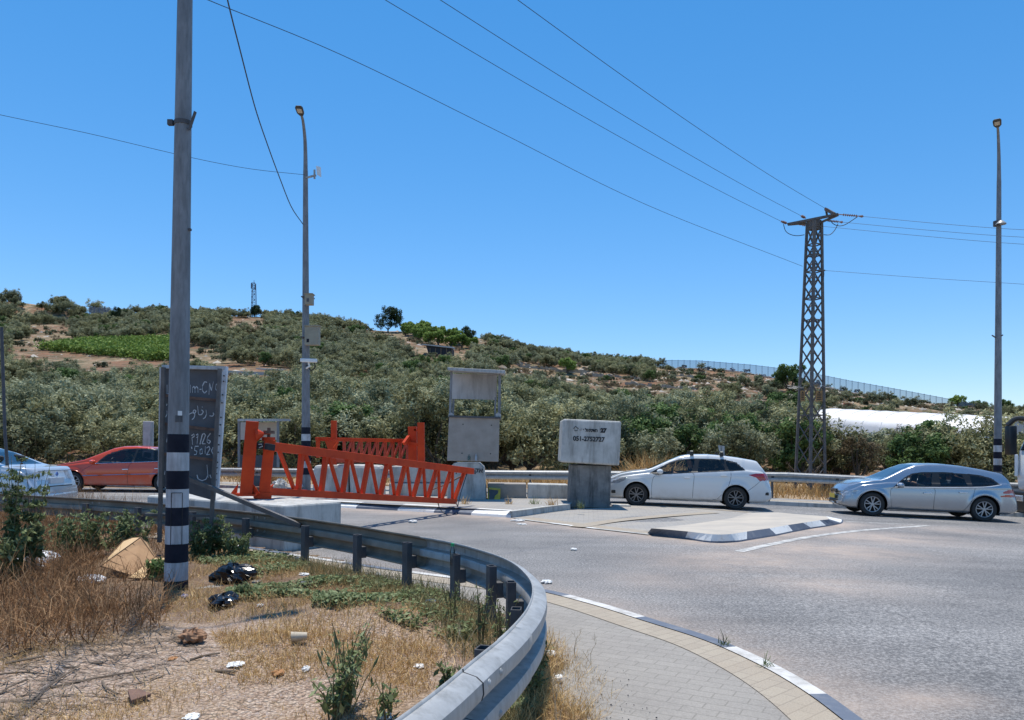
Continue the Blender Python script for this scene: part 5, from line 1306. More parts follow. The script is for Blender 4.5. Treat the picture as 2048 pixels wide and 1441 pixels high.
# ---- silver estate
c2_ = lambda pts: conv(pts, 488, 1110, .046, 380, .80)
Ps = dict(L=4.585, W=.90, R=.318, ra=.375, wx=(.86, 3.60), paint=paint('silver_blue_car_paint', (.38, .41, .45), .7, .27), zb=.19, sm=.045,
  top=[(0, .60), (.04, .70), (.2, .80), (.5, .895), (.8, .945), (1.05, .975), (1.2, 1.03), (1.65, 1.28), (1.95, 1.41), (2.2, 1.45), (2.6, 1.465), (3.1, 1.43), (3.6, 1.36), (4.0, 1.285), (4.10, 1.26), (4.3, 1.11), (4.46, .98), (4.54, .85), (4.585, .6)],
  belt=[(0, .58), (.5, .80), (1.2, .90), (2, .925), (3, .95), (3.8, .99), (4.3, 1.0), (4.585, .58)],
  ws=(1.08, 1.98), rw=(4.12, 4.44), rwz=1.02, nose=.08, tail=.07, nf=.62, nr=.80, rf=.85, rr=.6,
  crease=[(0, .62), (1.3, .80), (2.5, .84), (4.4, .90)],
  side=[('window_pillar', M_trim, c2_([(682, 815), (705, 790), (780, 730), (865, 682), (960, 668), (1160, 668), (1350, 680), (1500, 700), (1600, 730), (1675, 795), (1500, 815), (1040, 818)]), 0),
        ('window', M_glass, c2_([(722, 806), (780, 745), (870, 697), (960, 684), (1058, 682), (1035, 806)]), 0),
        ('window', M_glass, c2_([(1120, 684), (1330, 694), (1372, 804), (1120, 808)]), 0),
        ('window', M_glassd, c2_([(1405, 702), (1510, 718), (1590, 745), (1650, 788), (1490, 806), (1415, 806)]), 0),
        ('headlight', M_lamp, c2_([(200, 905), (250, 862), (330, 850), (390, 848), (350, 880), (300, 905)]), 0),
        ('tail_light', M_tail, c2_([(1690, 866), (1745, 846), (1900, 840), (1900, 884), (1700, 882)]), 0),
        ('tail_light', M_tail, c2_([(1650, 914), (1720, 892), (1900, 892), (1900, 922)]), 0)],
  seams=[c2_([(700, 815), (655, 840), (658, 950), (672, 1030), (690, 1062)]), c2_([(1040, 812), (1068, 850), (1060, 960), (1060, 1072)]), c2_([(1440, 815), (1430, 860), (1400, 960), (1340, 1050), (1310, 1075), (1060, 1072), (690, 1062)])],
  chrome=[c2_([(690, 816), (1040, 820), (1500, 817), (1680, 795)])],
  handles=[c2_([(958, 876)])[0]+(.2,), c2_([(1288, 868)])[0]+(.2,)], mirror=[c2_([(725, 815)])[0]], handlemat=mat('pale_chrome', (.75, .75, .76), None, .3, .4), stripmat=mat('pale_chrome', (.75, .75, .76), None, .3, .4), seat=2.24, rim=M_rim,
  extra=[front_parts(4.585, .9, None, .62), rear_parts(4.40, .9)])
def pnose(root, body, V, surf):
    for s in (1, -1):
        p = surf(*c2_([(215, 965)])[0], -.02); mb = MB(); mb.box((p[0], p[1]*s, p[2]), (.28, .03, .022)); mb.build('bumper_strip', M_chrome, root, local=True)
        p = surf(*c2_([(240, 1015)])[0], .0); mb = MB(); mb.box((p[0], p[1]*s, p[2]), (.07, .02, .05)); mb.build('fog_lamp', M_lamp, root, local=True, bevel=.01)
    for k in range(3): 
        mb = MB(); mb.box((-.005, 0, .58+k*.035), (.02, .55, .008)); mb.build('grille_bar', M_chrome, root, local=True)
Ps['extra'].append(pnose)
_sh = lambda L_: [((x-.06) if x < 4.06 else 4.0+(x-4.06)*.75, z) for x, z in L_]
Ps['top'] = [(0, .60), (.03, .70)]+_sh(Ps['top'][2:]); Ps['belt'] = [(0, .58)]+_sh(Ps['belt'][1:]); Ps['L'] = _sh([(4.585, 0)])[0][0]; Ps['wx'] = (.80, 3.54); Ps['ws'] = (1.02, 1.92); Ps['rw'] = (4.05, 4.30); Ps['crown'] = .20; Ps['nf'] = .60; Ps['nr'] = .74
Pf, Pr = P(1743, 1032.5, 20.5), P(1956, 1043, 20.1)
Ps['loc'], Ps['rot'] = place_car(Pf, Pr, .80, 3.54, -.81)
silver = make_car('parked_car', 'silver-blue estate car at the right with its driver window open', Ps)
# ---- red hatchback
c3 = lambda pts: conv(pts, 505, 357, .012, 212, .95)
Pr_ = dict(L=4.78, W=.91, R=.32, ra=.378, wx=(.95, 3.80), paint=paint('orange_red_car_paint', (.66, .07, .014), .05, .25), zb=.2, sm=.05,
  top=[(0, .62), (.05, .72), (.25, .82), (.6, .90), (1.0, .97), (1.25, 1.03), (1.7, 1.24), (2.1, 1.42), (2.4, 1.48), (2.8, 1.495), (3.2, 1.46), (3.7, 1.33), (4.2, 1.12), (4.6, 1.06), (4.74, .98), (4.78, .6)],
  belt=[(0, .60), (.5, .82), (1.3, .93), (2, .96), (3, 1.0), (4, 1.02), (4.78, .58)],
  ws=(1.22, 2.2), rw=(3.6, 4.3), rwz=1.08, nf=.66, nr=.8,
  side=[('window_pillar', M_trim, c3([(650, 165), (720, 100), (820, 68), (920, 62), (1060, 64), (1160, 90), (1230, 150)]), 0),
        ('window', M_glassd, c3([(668, 160), (722, 110), (820, 77), (908, 70), (890, 156)]), 0),
        ('window', M_glassd, c3([(922, 70), (1050, 74), (1120, 100), (1110, 148), (905, 155)]), 0),
        ('headlight', M_lamp, c3([(310, 215), (400, 205), (430, 215), (340, 240)]), 0)],
  seams=[c3([(645, 168), (570, 215), (560, 290), (575, 350)]), c3([(893, 158), (873, 200), (868, 340)]), c3([(1110, 150), (1120, 220), (1085, 330)])],
  chrome=[c3([(640, 166), (900, 158), (1120, 150)]), c3([(570, 248), (850, 240), (1080, 235)])], handles=[c3([(835, 205)])[0]+(.2,), c3([(1050, 200)])[0]+(.2,)], handlemat=M_chrome, mirror=[c3([(640, 165)])[0]], seat=2.35,
  extra=[front_parts(4.78, .91, None, .6), rear_parts(4.78, .91)])
Pf, Pq = P(147, 984, 24.6), P(327, 986, 24.7)
Pr_['loc'], Pr_['rot'] = place_car(Pf, Pq, .95, 3.80, -.82)
red = make_car('parked_car', 'orange-red hatchback partly hidden behind the back of the sign', Pr_)
# ---- silver saloon seen from behind at the left edge
Pg = dict(L=4.6, W=.89, R=.315, ra=.37, wx=(.9, 3.6), paint=paint('silver_car_paint', (.58, .60, .62), .4, .3), zb=.22, sm=.05,
  top=[(0, .62), (.05, .72), (.3, .84), (.8, .95), (1.2, 1.0), (1.7, 1.25), (2.1, 1.42), (2.5, 1.47), (2.9, 1.45), (3.3, 1.33), (3.8, 1.10), (4.0, 1.04), (4.4, 1.03), (4.52, 1.0), (4.57, .85), (4.6, .55)],
  belt=[(0, .60), (.5, .82), (1.3, .93), (2, .96), (3, 1.0), (4, .98), (4.4, .93), (4.6, .53)],
  ws=(1.15, 2.15), rw=(3.05, 3.88), rwz=1.0, nf=.66, nr=.86, rr=.35, tail=.05,
  side=[('window_pillar', M_trim, [(1.45, 1.0), (1.9, 1.27), (2.3, 1.39), (2.9, 1.36), (3.4, 1.15), (3.6, 1.04)], 0),
        ('window', M_glassd, [(1.55, 1.02), (1.95, 1.26), (2.3, 1.36), (2.45, 1.36), (2.45, 1.02)], 0), ('window', M_glassd, [(2.52, 1.02), (2.52, 1.36), (2.9, 1.33), (3.3, 1.15), (3.35, 1.04)], 0),
        ('tail_light', M_lamp, [(4.25, .78), (4.25, .93), (4.62, .90), (4.62, .76)], 0)],
  seams=[[(2.48, 1.0), (2.46, .35)], [(3.4, 1.0), (3.3, .6), (3.15, .4)]], mirror=[(1.5, .98)], seat=2.3)
def saloon_rear(root, body, V, surf):
    mb = MB(); mb.box((4.575, 0, .74), (.05, .50, .12)); mb.build('number_plate', M_white, root, local=True)
    mb = MB(); mb.beam((4.59, -.55, .62), (4.59, .55, .62), .03, .02); mb.beam((4.56, -.62, .95), (4.56, .62, .95), .02, .012); mb.build('boot_seam', M_trim, root, local=True)
    mb = MB(); mb.prism([(4.575, -.045, .875), (4.575, 0, .925), (4.575, .045, .875), (4.575, 0, .825)], (.02, 0, 0)); mb.build('badge', mat('blue_badge', (.1, .2, .5), None, .3), root, local=True)
    mb = MB(); mb.box((4.58, 0, .40), (.1, 1.5, .16)); mb.build('bumper', Pg['paint'], root, local=True, bevel=.05, smooth=True)
Pg['extra'] = [saloon_rear]
Pq = Vector((-9.78, 16.6, 0)); q1 = math.radians(0)
Rg = Matrix.Rotation(q1, 3, 'Z'); Pg['loc'] = Pq - Rg @ Vector((4.6, 0, 0)); Pg['rot'] = (0, 0, q1)
sal = make_car('parked_car', 'silver saloon seen from behind at the left edge of the photo', Pg)
# ---- truck at the right edge
tr = thing('truck', 'white truck cab with big mirrors entering at the right edge', 'truck', (14.8, 20.4, gz(14)))
g_ = gz(14)
tx, ty0, ty1 = 15.02, 20.5, 22.95
M_wtruck = paint('white_truck_paint', (.72, .73, .74), 0, .35)
mb = MB()
pr = [(.06, .75), (.0, 1.25), (.08, 1.9), (.45, 2.75), (.65, 2.9), (1.9, 2.95), (1.9, .75)]
mb.prism([(tx+x, ty0, g_+z) for x, z in pr], (0, ty1-ty0, 0)); cabb = mb.build('cab', M_wtruck, tr, bevel=.06, smooth=True)
mb = MB(); mb.prism([(tx+x, ty0-.006, g_+z) for x, z in [(.22, 1.75), (.42, 2.45), (1.25, 2.45), (1.25, 1.65), (.3, 1.65)]], (0, .01, 0)); mb.build('side_window', M_glassd, tr)
mb = MB(); mb.slab([(tx+.41, ty1-.15, g_+2.7), (tx+.41, ty0+.15, g_+2.7), (tx+.07, ty0+.12, g_+1.92), (tx+.07, ty1-.12, g_+1.92)], (-.012, 0, 0)); mb.build('windscreen', M_glassd, tr)
mb = MB(); mb.box((tx+.0, (ty0+ty1)/2, g_+.42), (.3, 2.44, .62)); mb.build('bumper', M_trim, tr, bevel=.05)
mb = MB(); mb.slab([(tx-.02, ty1-.5, g_+1.5), (tx-.02, ty0+.5, g_+1.5), (tx-.02, ty0+.5, g_+.95), (tx-.02, ty1-.5, g_+.95)], (-.02, 0, 0)); mb.build('grille', M_trim, tr)
mb = MB(); mb.box((tx-.06, ty0+.32, g_+.52), (.25, .5, .18)); mb.build('headlight', M_lamp, tr, bevel=.03)
mb = MB(); mb.box((tx-.06, ty1-.32, g_+.52), (.25, .5, .18)); mb.build('headlight', M_lamp, tr, bevel=.03)
mb = MB(); mb.beam((tx-.05, ty1-.10, g_+1.15), (tx-.05, ty1-.10, g_+1.8), .12, .05, up=(1, 0, 0)); mb.build('grab_handle', M_wtruck, tr, bevel=.02)
for s_, yy_ in ((-1, ty0), (1, ty1)):
    mb = MB(); mb.tube([Vector(q) for q in resample([(tx+.35, yy_, g_+2.85), (tx+.10, yy_+s_*.15, g_+2.87), (tx-.12, yy_+s_*.22, g_+2.66)], .05)], .075, 8); mb.build('mirror_arm', M_trim, tr, smooth=True)
    mb = MB(); mb.box((tx-.02, yy_+s_*.20, g_+2.22), (.22, .28, .88)); mb.build('mirror', M_trim, tr, bevel=.04, smooth=True)
mb = MB(); mb.lathe([(0, -.02), (.3, -.02), (.32, .1), (0, .12)], (tx+1.0, ty0+.5, g_+3.0), 'X', 20); mb.build('roof_deflector', M_wtruck, tr, smooth=True)
for x in (tx+.95, tx+5.2):
    for s, yy in ((-1, ty0+.17), (1, ty1-.17)): make_wheel(tr, (x-14.8, yy-20.4, .5), .5, .28, s, M_rimd, 6)
mb = MB(); mb.box((tx+5.2, (ty0+ty1)/2, g_+2.15), (6.2, 2.45, 2.5)); mb.build('cargo_box', M_wtruck, tr, bevel=.03)
mb = MB(); mb.box((tx+4.5, (ty0+ty1)/2, g_+.75), (7.2, 1.0, .25)); mb.build('chassis', M_under, tr)
# ------------------------------------------------------------------ people in the cars
def skin_mesh(name, verts, edges, radii, mats, parent=None, fmat=None, sub=2):
    me = bpy.data.meshes.new('tmp'); me.from_pydata(verts, edges, []); o = bpy.data.objects.new('tmp', me); COL.objects.link(o)
    md = o.modifiers.new('s', 'SKIN'); md.use_smooth_shade = True
    for i, r in enumerate(radii): me.skin_vertices[0].data[i].radius = r if hasattr(r, '__len__') else (r, r)
    me.skin_vertices[0].data[0].use_root = True
    m2 = o.modifiers.new('u', 'SUBSURF'); m2.levels = sub; m2.render_levels = sub
    bpy.context.view_layer.update()
    ev = o.evaluated_get(bpy.context.evaluated_depsgraph_get()); out = bpy.data.meshes.new_from_object(ev)
    bpy.data.objects.remove(o); out.name = name
    out.materials.clear()
    for m in mats: out.materials.append(m)
    for p in out.polygons:
        p.use_smooth = True
        if fmat: p.material_index = fmat(p.center)
    return mesh_obj(name, out, parent)
M_skin = mat('skin', (.40, .22, .14), (.36, .19, .12), .55); M_hair = mat('dark_hair', (.015, .012, .010), None, .7)
def driver(car, seatx, label, shirt, lean=0.):
    b = car.matrix_basis
    root = thing('person', label, 'person')
    root.matrix_world = b @ Matrix.Translation((seatx, -.36, .56))
    v = [(.08, 0, .03), (.10, 0, .22), (.13, 0, .42), (.12, 0, .50), (.10, 0, .57), (.085, 0, .66), (.075, 0, .73), (.08, 0, .79), (-.03, 0, .68),
         (.12, -.19, .43), (-.02, -.24, .26), (-.30, -.16, .36), (-.37, -.14, .38), (.12, .19, .43), (-.02, .24, .26), (-.30, .16, .36), (-.37, .14, .38),
         (.0, -.11, .02), (-.40, -.14, .08), (-.62, -.14, -.22), (.0, .11, .02), (-.40, .14, .08), (-.62, .14, -.22)]
    e = [(0, 1), (1, 2), (2, 3), (3, 4), (4, 5), (5, 6), (6, 7), (5, 8), (2, 9), (9, 10), (10, 11), (11, 12), (2, 13), (13, 14), (14, 15), (15, 16), (0, 17), (17, 18), (18, 19), (0, 20), (20, 21), (21, 22)]
    r = [(.13, .17), (.12, .17), (.11, .18), (.06, .07), (.055, .06), (.085, .078), (.10, .08), (.07, .06), (.022, .022), .06, .045, .032, .035, .06, .045, .032, .035, .09, .075, .05, .09, .075, .05]
    def fm(c): return 0 if (c.z > .50 or c.x < -.20 and c.z > .25 or (c.x < -.06 and c.z > .2)) else 1
    skin_mesh('body', v, e, r, [M_skin, shirt], root, fm)
    mb = MB(); mb.lathe([(0, .10), (.06, .085), (.092, .04), (.096, -.02), (.07, -.06)], (.095, 0, .765), 'Z', 16)
    mb.build('hair', M_hair, root, smooth=True, local=True)
    return root
bpy.context.view_layer.update()
M_sh1 = mat('dark_shirt', (.03, .03, .035), None, .9); M_sh2 = mat('maroon_shirt', (.08, .03, .03), None, .9)
driver(white, Pw['seat'], 'driver in dark clothes at the wheel of the white estate car', M_sh1)
driver(silver, Ps['seat'], 'bareheaded driver in a dark shirt behind the open window of the silver-blue car', M_sh2)
driver(red, Pr_['seat'], 'driver barely visible inside the orange-red hatchback', M_sh1)
# ------------------------------------------------------------------ trees
ML = {
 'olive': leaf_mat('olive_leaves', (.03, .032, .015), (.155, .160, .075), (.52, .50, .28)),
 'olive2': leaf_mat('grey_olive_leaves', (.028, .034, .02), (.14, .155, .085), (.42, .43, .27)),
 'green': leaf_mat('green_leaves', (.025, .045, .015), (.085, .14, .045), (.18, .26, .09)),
 'dark': leaf_mat('dark_leaves', (.012, .025, .012), (.03, .055, .025), (.07, .11, .045)),
 'lime': leaf_mat('bright_vine_leaves', (.07, .11, .02), (.19, .28, .06), (.34, .44, .13)),
 'brown': leaf_mat('withered_leaves', (.06, .045, .025), (.17, .13, .075), (.28, .22, .14)),
 'weed': leaf_mat('weed_leaves', (.045, .06, .025), (.16, .20, .085), (.32, .36, .19)),
 'dry': leaf_mat('dry_stalks', (.11, .055, .028), (.34, .19, .09), (.68, .46, .26), .2, .8),
 'straw': leaf_mat('straw', (.26, .15, .06), (.56, .36, .15), (.78, .58, .30), .2, .8),
}
def crown_mesh(name, m, R, z0, z1, nleaf, L, W, nl=11, seed=0):
    g = np.random.default_rng(seed)
    zc, hz = (z0+z1)/2, (z1-z0)/2
    a = g.uniform(0, 2*PI, nl); rr = R*np.sqrt(g.uniform(.02, .62, nl)); zz = zc+hz*g.uniform(-.55, .62, nl)
    c = np.stack([rr*np.cos(a), rr*np.sin(a), zz], 1); lr = R*g.uniform(.30, .50, nl)
    # sub-clumps on the lobes
    nc = nl*9; li = g.integers(0, nl, nc); d = g.normal(size=(nc, 3)); d[:, 2] = d[:, 2]*.8+.25; d /= np.linalg.norm(d, axis=1)[:, None]
    cc = c[li]+d*lr[li][:, None]*g.uniform(.6, 1.0, nc)[:, None]; cr_ = lr[li]*g.uniform(.28, .5, nc)
    k = g.integers(0, nc, nleaf); dd = g.normal(size=(nleaf, 3)); dd /= np.linalg.norm(dd, axis=1)[:, None]
    p = cc[k]+dd*(cr_[k]*g.uniform(.3, 1.08, nleaf)**.6)[:, None]
    nrm = dd*.7+np.array([0, 0, .5])+g.normal(size=(nleaf, 3))*.55; nrm /= np.linalg.norm(nrm, axis=1)[:, None]
    s = g.uniform(.7, 1.3, nleaf)
    q = leaf_quads(p, nrm, L*s, W*s)
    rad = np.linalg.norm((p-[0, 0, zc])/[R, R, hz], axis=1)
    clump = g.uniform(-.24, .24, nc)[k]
    sh = .06+.44*np.clip(rad, 0, 1.1)+.20*(p[:, 2]-z0)/(z1-z0)+clump+g.uniform(-.14, .14, nleaf)  # crown shade put into leaf tone: inner and lower leaves darker
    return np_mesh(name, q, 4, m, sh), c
def trunk_mb(c, R, z0, seed, r=.16):
    g = random.Random(seed); mb = MB()
    p = [Vector((0, 0, -.4)), Vector((g.uniform(-.05, .05), g.uniform(-.05, .05), z0*.3)), Vector((g.uniform(-.12, .12), g.uniform(-.12, .12), z0*.75)), Vector((g.uniform(-.1, .1), g.uniform(-.1, .1), z0+.25))]
    mb.tube([Vector(q) for q in resample(p, .15)], [r*1.3-(r*.55)*i/12 for i in range(len(resample(p, .15)))], 7)
    for k in range(min(7, len(c))):
        e = Vector(c[k]); s = p[2]; m_ = s.lerp(e, .5)+Vector((g.uniform(-.2, .2), g.uniform(-.2, .2), -.1))
        pts = [Vector(q) for q in resample([s, m_, e], .3)]
        mb.tube(pts, [r*.55-(r*.42)*i/len(pts) for i in range(len(pts))], 5)
    return mb
PROT = {}
def proto(kind, k, m, R, z0, z1, nl, L, W, lobes=11):
    cme, c = crown_mesh('crown', ML[m], R, z0, z1, nl, L, W, lobes, seed=hash_(kind)+k)
    mb = trunk_mb(c, R, z0, k*7+3); me = bpy.data.meshes.new('trunk'); me.from_pydata(mb.v, [], mb.f); me.materials.append(M_bark)
    PROT.setdefault(kind, []).append((cme, me))
def hash_(s): return sum(ord(x)*(i+3) for i, x in enumerate(s)) % 1000
for k in range(4): proto('olive', k, 'olive' if k % 2 == 0 else 'olive2', 2.35+.15*k, .75, 4.0, 6500, .125, .045, 12)
for k in range(2): proto('green', k, 'green', 2.1, .5, 4.2, 6500, .12, .06, 12)
for k in range(2): proto('brown', k, 'brown', 1.7, .6, 3.7, 3000, .10, .03, 10)
proto('dark', 0, 'dark', 3.2, .8, 6.2, 9000, .16, .07, 16)
proto('lime', 0, 'lime', 1.9, .4, 2.9, 4500, .13, .07, 9)
proto('shrub', 0, 'olive2', 1.3, .1, 1.7, 2600, .10, .045, 7)
proto('shrub', 1, 'green', 1.2, .1, 1.5, 2600, .10, .05, 7)
proto('shrub', 2, 'brown', 1.2, .1, 1.2, 1500, .10, .02, 7)
PROBJ = {}
def tree(kind, k, x, y, s, label, cat, group, name, sz=None, z=None):
    cme, tme = PROT[kind][k % len(PROT[kind])]
    t = thing(name, label, cat, (x, y, terr(x, y)+.02 if z is None else z), group, rotz=random.uniform(0, 6.28))
    t.scale = (s, s, sz or s*random.uniform(.9, 1.12))
    c = mesh_obj('crown', cme, t); mesh_obj('trunk', tme, t)
    PROBJ.setdefault((kind, k % len(PROT[kind])), c)
    return t
# candidate positions on a jittered grid
sp = 3.1
gx, gy = np.meshgrid(np.arange(-330, 330, sp), np.arange(39, 300, sp))
gx = gx+((np.arange(gx.shape[0]) % 2)*sp/2)[:, None]; gx = gx.ravel()+rng.uniform(-1.4, 1.4, gx.size); gy = gy.ravel()+rng.uniform(-1.4, 1.4, gy.size)
def toscreen(x, y, z):
    u = 1024+F*x/y; v = HOR+.0105*(u-1024)-(z-EYE)*F/y; return u, v
z = terr_np(gx, gy); u, v = toscreen(gx, gy, z)
ridge = np.interp(u, SK[:, 0], SK[:, 1])
k = (u > -160) & (u < 2210) & (gy < 262)
gx, gy, z, u, v, ridge = [a[k] for a in (gx, gy, z, u, v, ridge)]
pr = np.full(gx.shape, .95)
dl = np.interp(u, [0, 950, 1050, 1150, 1250, 1300, 1400, 1500, 1600, 1700, 2048], [-200, 600, 765, 800, 832, 838, 845, 852, 862, 876, 885])
sparse = v < dl
pr[sparse] = .24
band = (u > 950) & (u < 1300) & (v < ridge+30); pr[band] = .85
band2 = (u >= 1300) & (v < ridge+20); pr[band2] = .12
n1 = np.sin(gx*.07+gy*.05)+np.sin(gx*.031-gy*.083+2)+.6*np.sin(gy*.2+gx*.02)
pr[(u < 950) & (n1 > 1.35) & (v < 790)] *= .35
pr[(u < 420) & (v < 672)] *= .9
vine = [(75, 703), (200, 684), (352, 686), (352, 735), (255, 719), (130, 708)]
pr[inside(vine, u, v)] = 0; pr[inside([(380, 700), (430, 695), (430, 715), (385, 735)], u, v)] = 0
for (a, b, c, d) in ((838, 925, 690, 722), (440, 575, 738, 764), (800, 960, 655, 690), (740, 815, 640, 668), (620, 700, 690, 701)): pr[(u > a) & (u < b) & (v > c) & (v < d)] = 0
pr[(gx > 22) & (gy > 57) & (gy < 92) & (u > 1600)] = 0
pr[(gy > 34) & (gy < 40) ] *= 1
PROT_R = [(25, 355, 684, 722), (838, 925, 686, 712), (440, 575, 736, 752), (805, 960, 655, 690), (740, 815, 620, 668), (1250, 1420, 765, 785), (1000, 1180, 738, 748), (385, 430, 698, 722), (60, 130, 650, 664), (460, 520, 638, 650)]
for (a, b, c, d) in PROT_R:
    wpx = 1.7*F/gy; vt = v-2.9*F/gy
    pr[(u+wpx > a) & (u-wpx < b) & (vt < d-3) & (v > c)] = 0
clear = (np.sin(gx*.055+3+gy*.02)*np.sin(gy*.075-gx*.012)+.5*np.sin(gx*.13-gy*.11)) > .95
pr[clear & (gy > 85)] *= .15
keep = rng.uniform(size=gx.shape) < pr
gx, gy, z, u, v, sparse, ridge = [a[keep] for a in (gx, gy, z, u, v, sparse, ridge)]
kinds = []
for i in range(len(gx)):
    r = rng.uniform()
    if sparse[i] and not (950 < u[i] < 1300 and v[i] < ridge[i]+30): kd = 'olive' if rng.uniform() < .25 else 'shrub'; kk = int(rng.integers(0, 3))
    elif gy[i] < 57 and u[i] > 1640: kd = 'brown' if r < .42 else ('green' if r < .55 else 'olive'); kk = int(rng.integers(0, 4))
    elif 1150 < u[i] < 1640 and gy[i] < 100: kd = 'green' if r < .22 else ('brown' if r < .27 else 'olive'); kk = int(rng.integers(0, 4))
    else: kd = 'green' if r < .07 else 'olive'; kk = int(rng.integers(0, 4))
    kinds.append((kd, kk))
order = np.argsort(gy); cnt = {'olive': 0, 'green': 0, 'brown': 0, 'shrub': 0}
LAB = {'olive': ('grey-green olive tree in the grove behind the far guard rail', 'olive tree', 'olive trees of the grove behind the far guard rail', 'olive_tree'),
       'green': ('darker green broad tree among the olive trees', 'tree', 'darker green trees among the olives', 'broadleaf_tree'),
       'brown': ('brownish half-withered tree in the belt behind the far guard rail', 'tree', 'half-withered trees behind the far guard rail', 'withered_tree'),
       'shrub': ('low shrub on the open rocky slope', 'shrub', 'shrubs on the open rocky slope', 'shrub')}
LIM = {'olive': 300, 'green': 80, 'brown': 80, 'shrub': 120}
stuff = {}
for i in order:
    kd, kk = kinds[i]; s = float(rng.uniform(.70, 1.15))*(.74 if gy[i] > 75 else (.93 if u[i] < 1640 else .76))
    if 1600 < u[i] < 2080 and gy[i] < 60: s = min(s, max(.45, (v[i]-rng.uniform(822, 836))/(3.9*F/gy[i])))
    if kd == 'shrub': s *= 1.25
    if kd == 'brown': s *= 1.05
    if cnt[kd] < LIM[kd] and gy[i] < 150:
        cnt[kd] += 1; lab = LAB[kd]; tree(kd, kk, float(gx[i]), float(gy[i]), s, *lab)
    else: stuff.setdefault((kd, kk % len(PROT[kd])), []).append((gx[i], gy[i], terr(gx[i], gy[i])-.1, s))
# second ridge and beyond: far trees
for _ in range(420):
    uu = rng.uniform(-300, 330); yy = rng.uniform(330, 440); x_ = (uu-1024)/F*yy
    stuff.setdefault(('olive', int(rng.integers(0, 4))), []).append((x_, yy, terr(x_, yy)-.3, rng.uniform(1.0, 2.0)))
for _ in range(30):
    uu = rng.uniform(1900, 2300); yy = 268+rng.uniform(-6, 6); x_ = (uu-1024)/F*yy
    stuff.setdefault(('green', int(rng.integers(0, 2))), []).append((x_, yy, terr(x_, yy)-.3, rng.uniform(1.0, 1.5)))
# low scrub filling the open slopes
for _ in range(2600):
    uu = rng.uniform(-60, 2120); yy = math.sqrt(rng.uniform(75**2, 262**2)); x_ = (uu-1024)/F*yy; z_ = terr(x_, yy); vv = HOR+.0105*(uu-1024)-(z_-EYE)*F/yy
    if uu > 1600 and 55 < yy < 95: continue
    if inside([(20, 712), (190, 678), (360, 680), (360, 740), (250, 728), (120, 718)], np.array([uu]), np.array([vv]))[0]: continue
    if uu < 950 and rng.uniform() < .5: continue
    stuff.setdefault(('shrub', int(rng.choice([0, 0, 2, 2, 2]))), []).append((x_, yy, z_-.1, rng.uniform(.35, .95)))
def scatter_obj(name, data, label):
    """one ground-cover object: far-off trees placed by geometry nodes"""
    pts, rot, scl, ids, keys = [], [], [], [], sorted(data)
    for j, kx in enumerate(keys):
        for (x, y, z_, s) in data[kx]:
            pts.append((x, y, z_)); rot.append(rng.uniform(0, 6.28)); scl.append(s); ids.append(j)
    me = bpy.data.meshes.new(name); me.from_pydata(pts, [], [])
    for nm, tp, vals in (('rot', 'FLOAT', rot), ('scl', 'FLOAT', scl), ('idx', 'INT', ids)):
        a = me.attributes.new(nm, tp, 'POINT'); a.data.foreach_set('value', vals)
    ng = bpy.data.node_groups.new(name, 'GeometryNodeTree')
    ng.interface.new_socket('Geometry', in_out='INPUT', socket_type='NodeSocketGeometry'); ng.interface.new_socket('Geometry', in_out='OUTPUT', socket_type='NodeSocketGeometry')
    gi = ng.nodes.new('NodeGroupInput'); go = ng.nodes.new('NodeGroupOutput'); jn = ng.nodes.new('GeometryNodeJoinGeometry')
    def attr(nm, t): n = ng.nodes.new('GeometryNodeInputNamedAttribute'); n.data_type = t; n.inputs[0].default_value = nm; return n.outputs[0]
    ra, sa, ia = attr('rot', 'FLOAT'), attr('scl', 'FLOAT'), attr('idx', 'INT')
    cx = ng.nodes.new('ShaderNodeCombineXYZ'); ng.links.new(ra, cx.inputs[2])
    for j, kx in enumerate(keys):
        oi = ng.nodes.new('GeometryNodeObjectInfo'); oi.transform_space = 'ORIGINAL'; oi.inputs['Object'].default_value = PROBJ[kx]; oi.inputs['As Instance'].default_value = True
        cmp_ = ng.nodes.new('FunctionNodeCompare'); cmp_.data_type = 'INT'; cmp_.operation = 'EQUAL'; ng.links.new(ia, cmp_.inputs[2]); cmp_.inputs[3].default_value = j
        ip = ng.nodes.new('GeometryNodeInstanceOnPoints'); ng.links.new(gi.outputs[0], ip.inputs['Points']); ng.links.new(cmp_.outputs[0], ip.inputs['Selection'])
        ng.links.new(oi.outputs['Geometry'], ip.inputs['Instance']); ng.links.new(cx.outputs[0], ip.inputs['Rotation']); ng.links.new(sa, ip.inputs['Scale'])
        ng.links.new(ip.outputs[0], jn.inputs[0])
    ng.links.new(jn.outputs[0], go.inputs[0])
    o = mesh_obj(name, me); md = o.modifiers.new('scatter', 'NODES'); md.node_group = ng
    setp(o, label, 'trees', kind='stuff'); return o
tree('olive', 0, -48, 41, 1, *LAB['olive'])
need = set(stuff)-set(PROBJ)
for kx in need: tree(kx[0], kx[1], 60+rng.uniform(0, 5), 58, 1, *LAB[kx[0]])
scatter_obj('distant_grove', stuff, 'far olive trees and scrub covering the upper hillside')
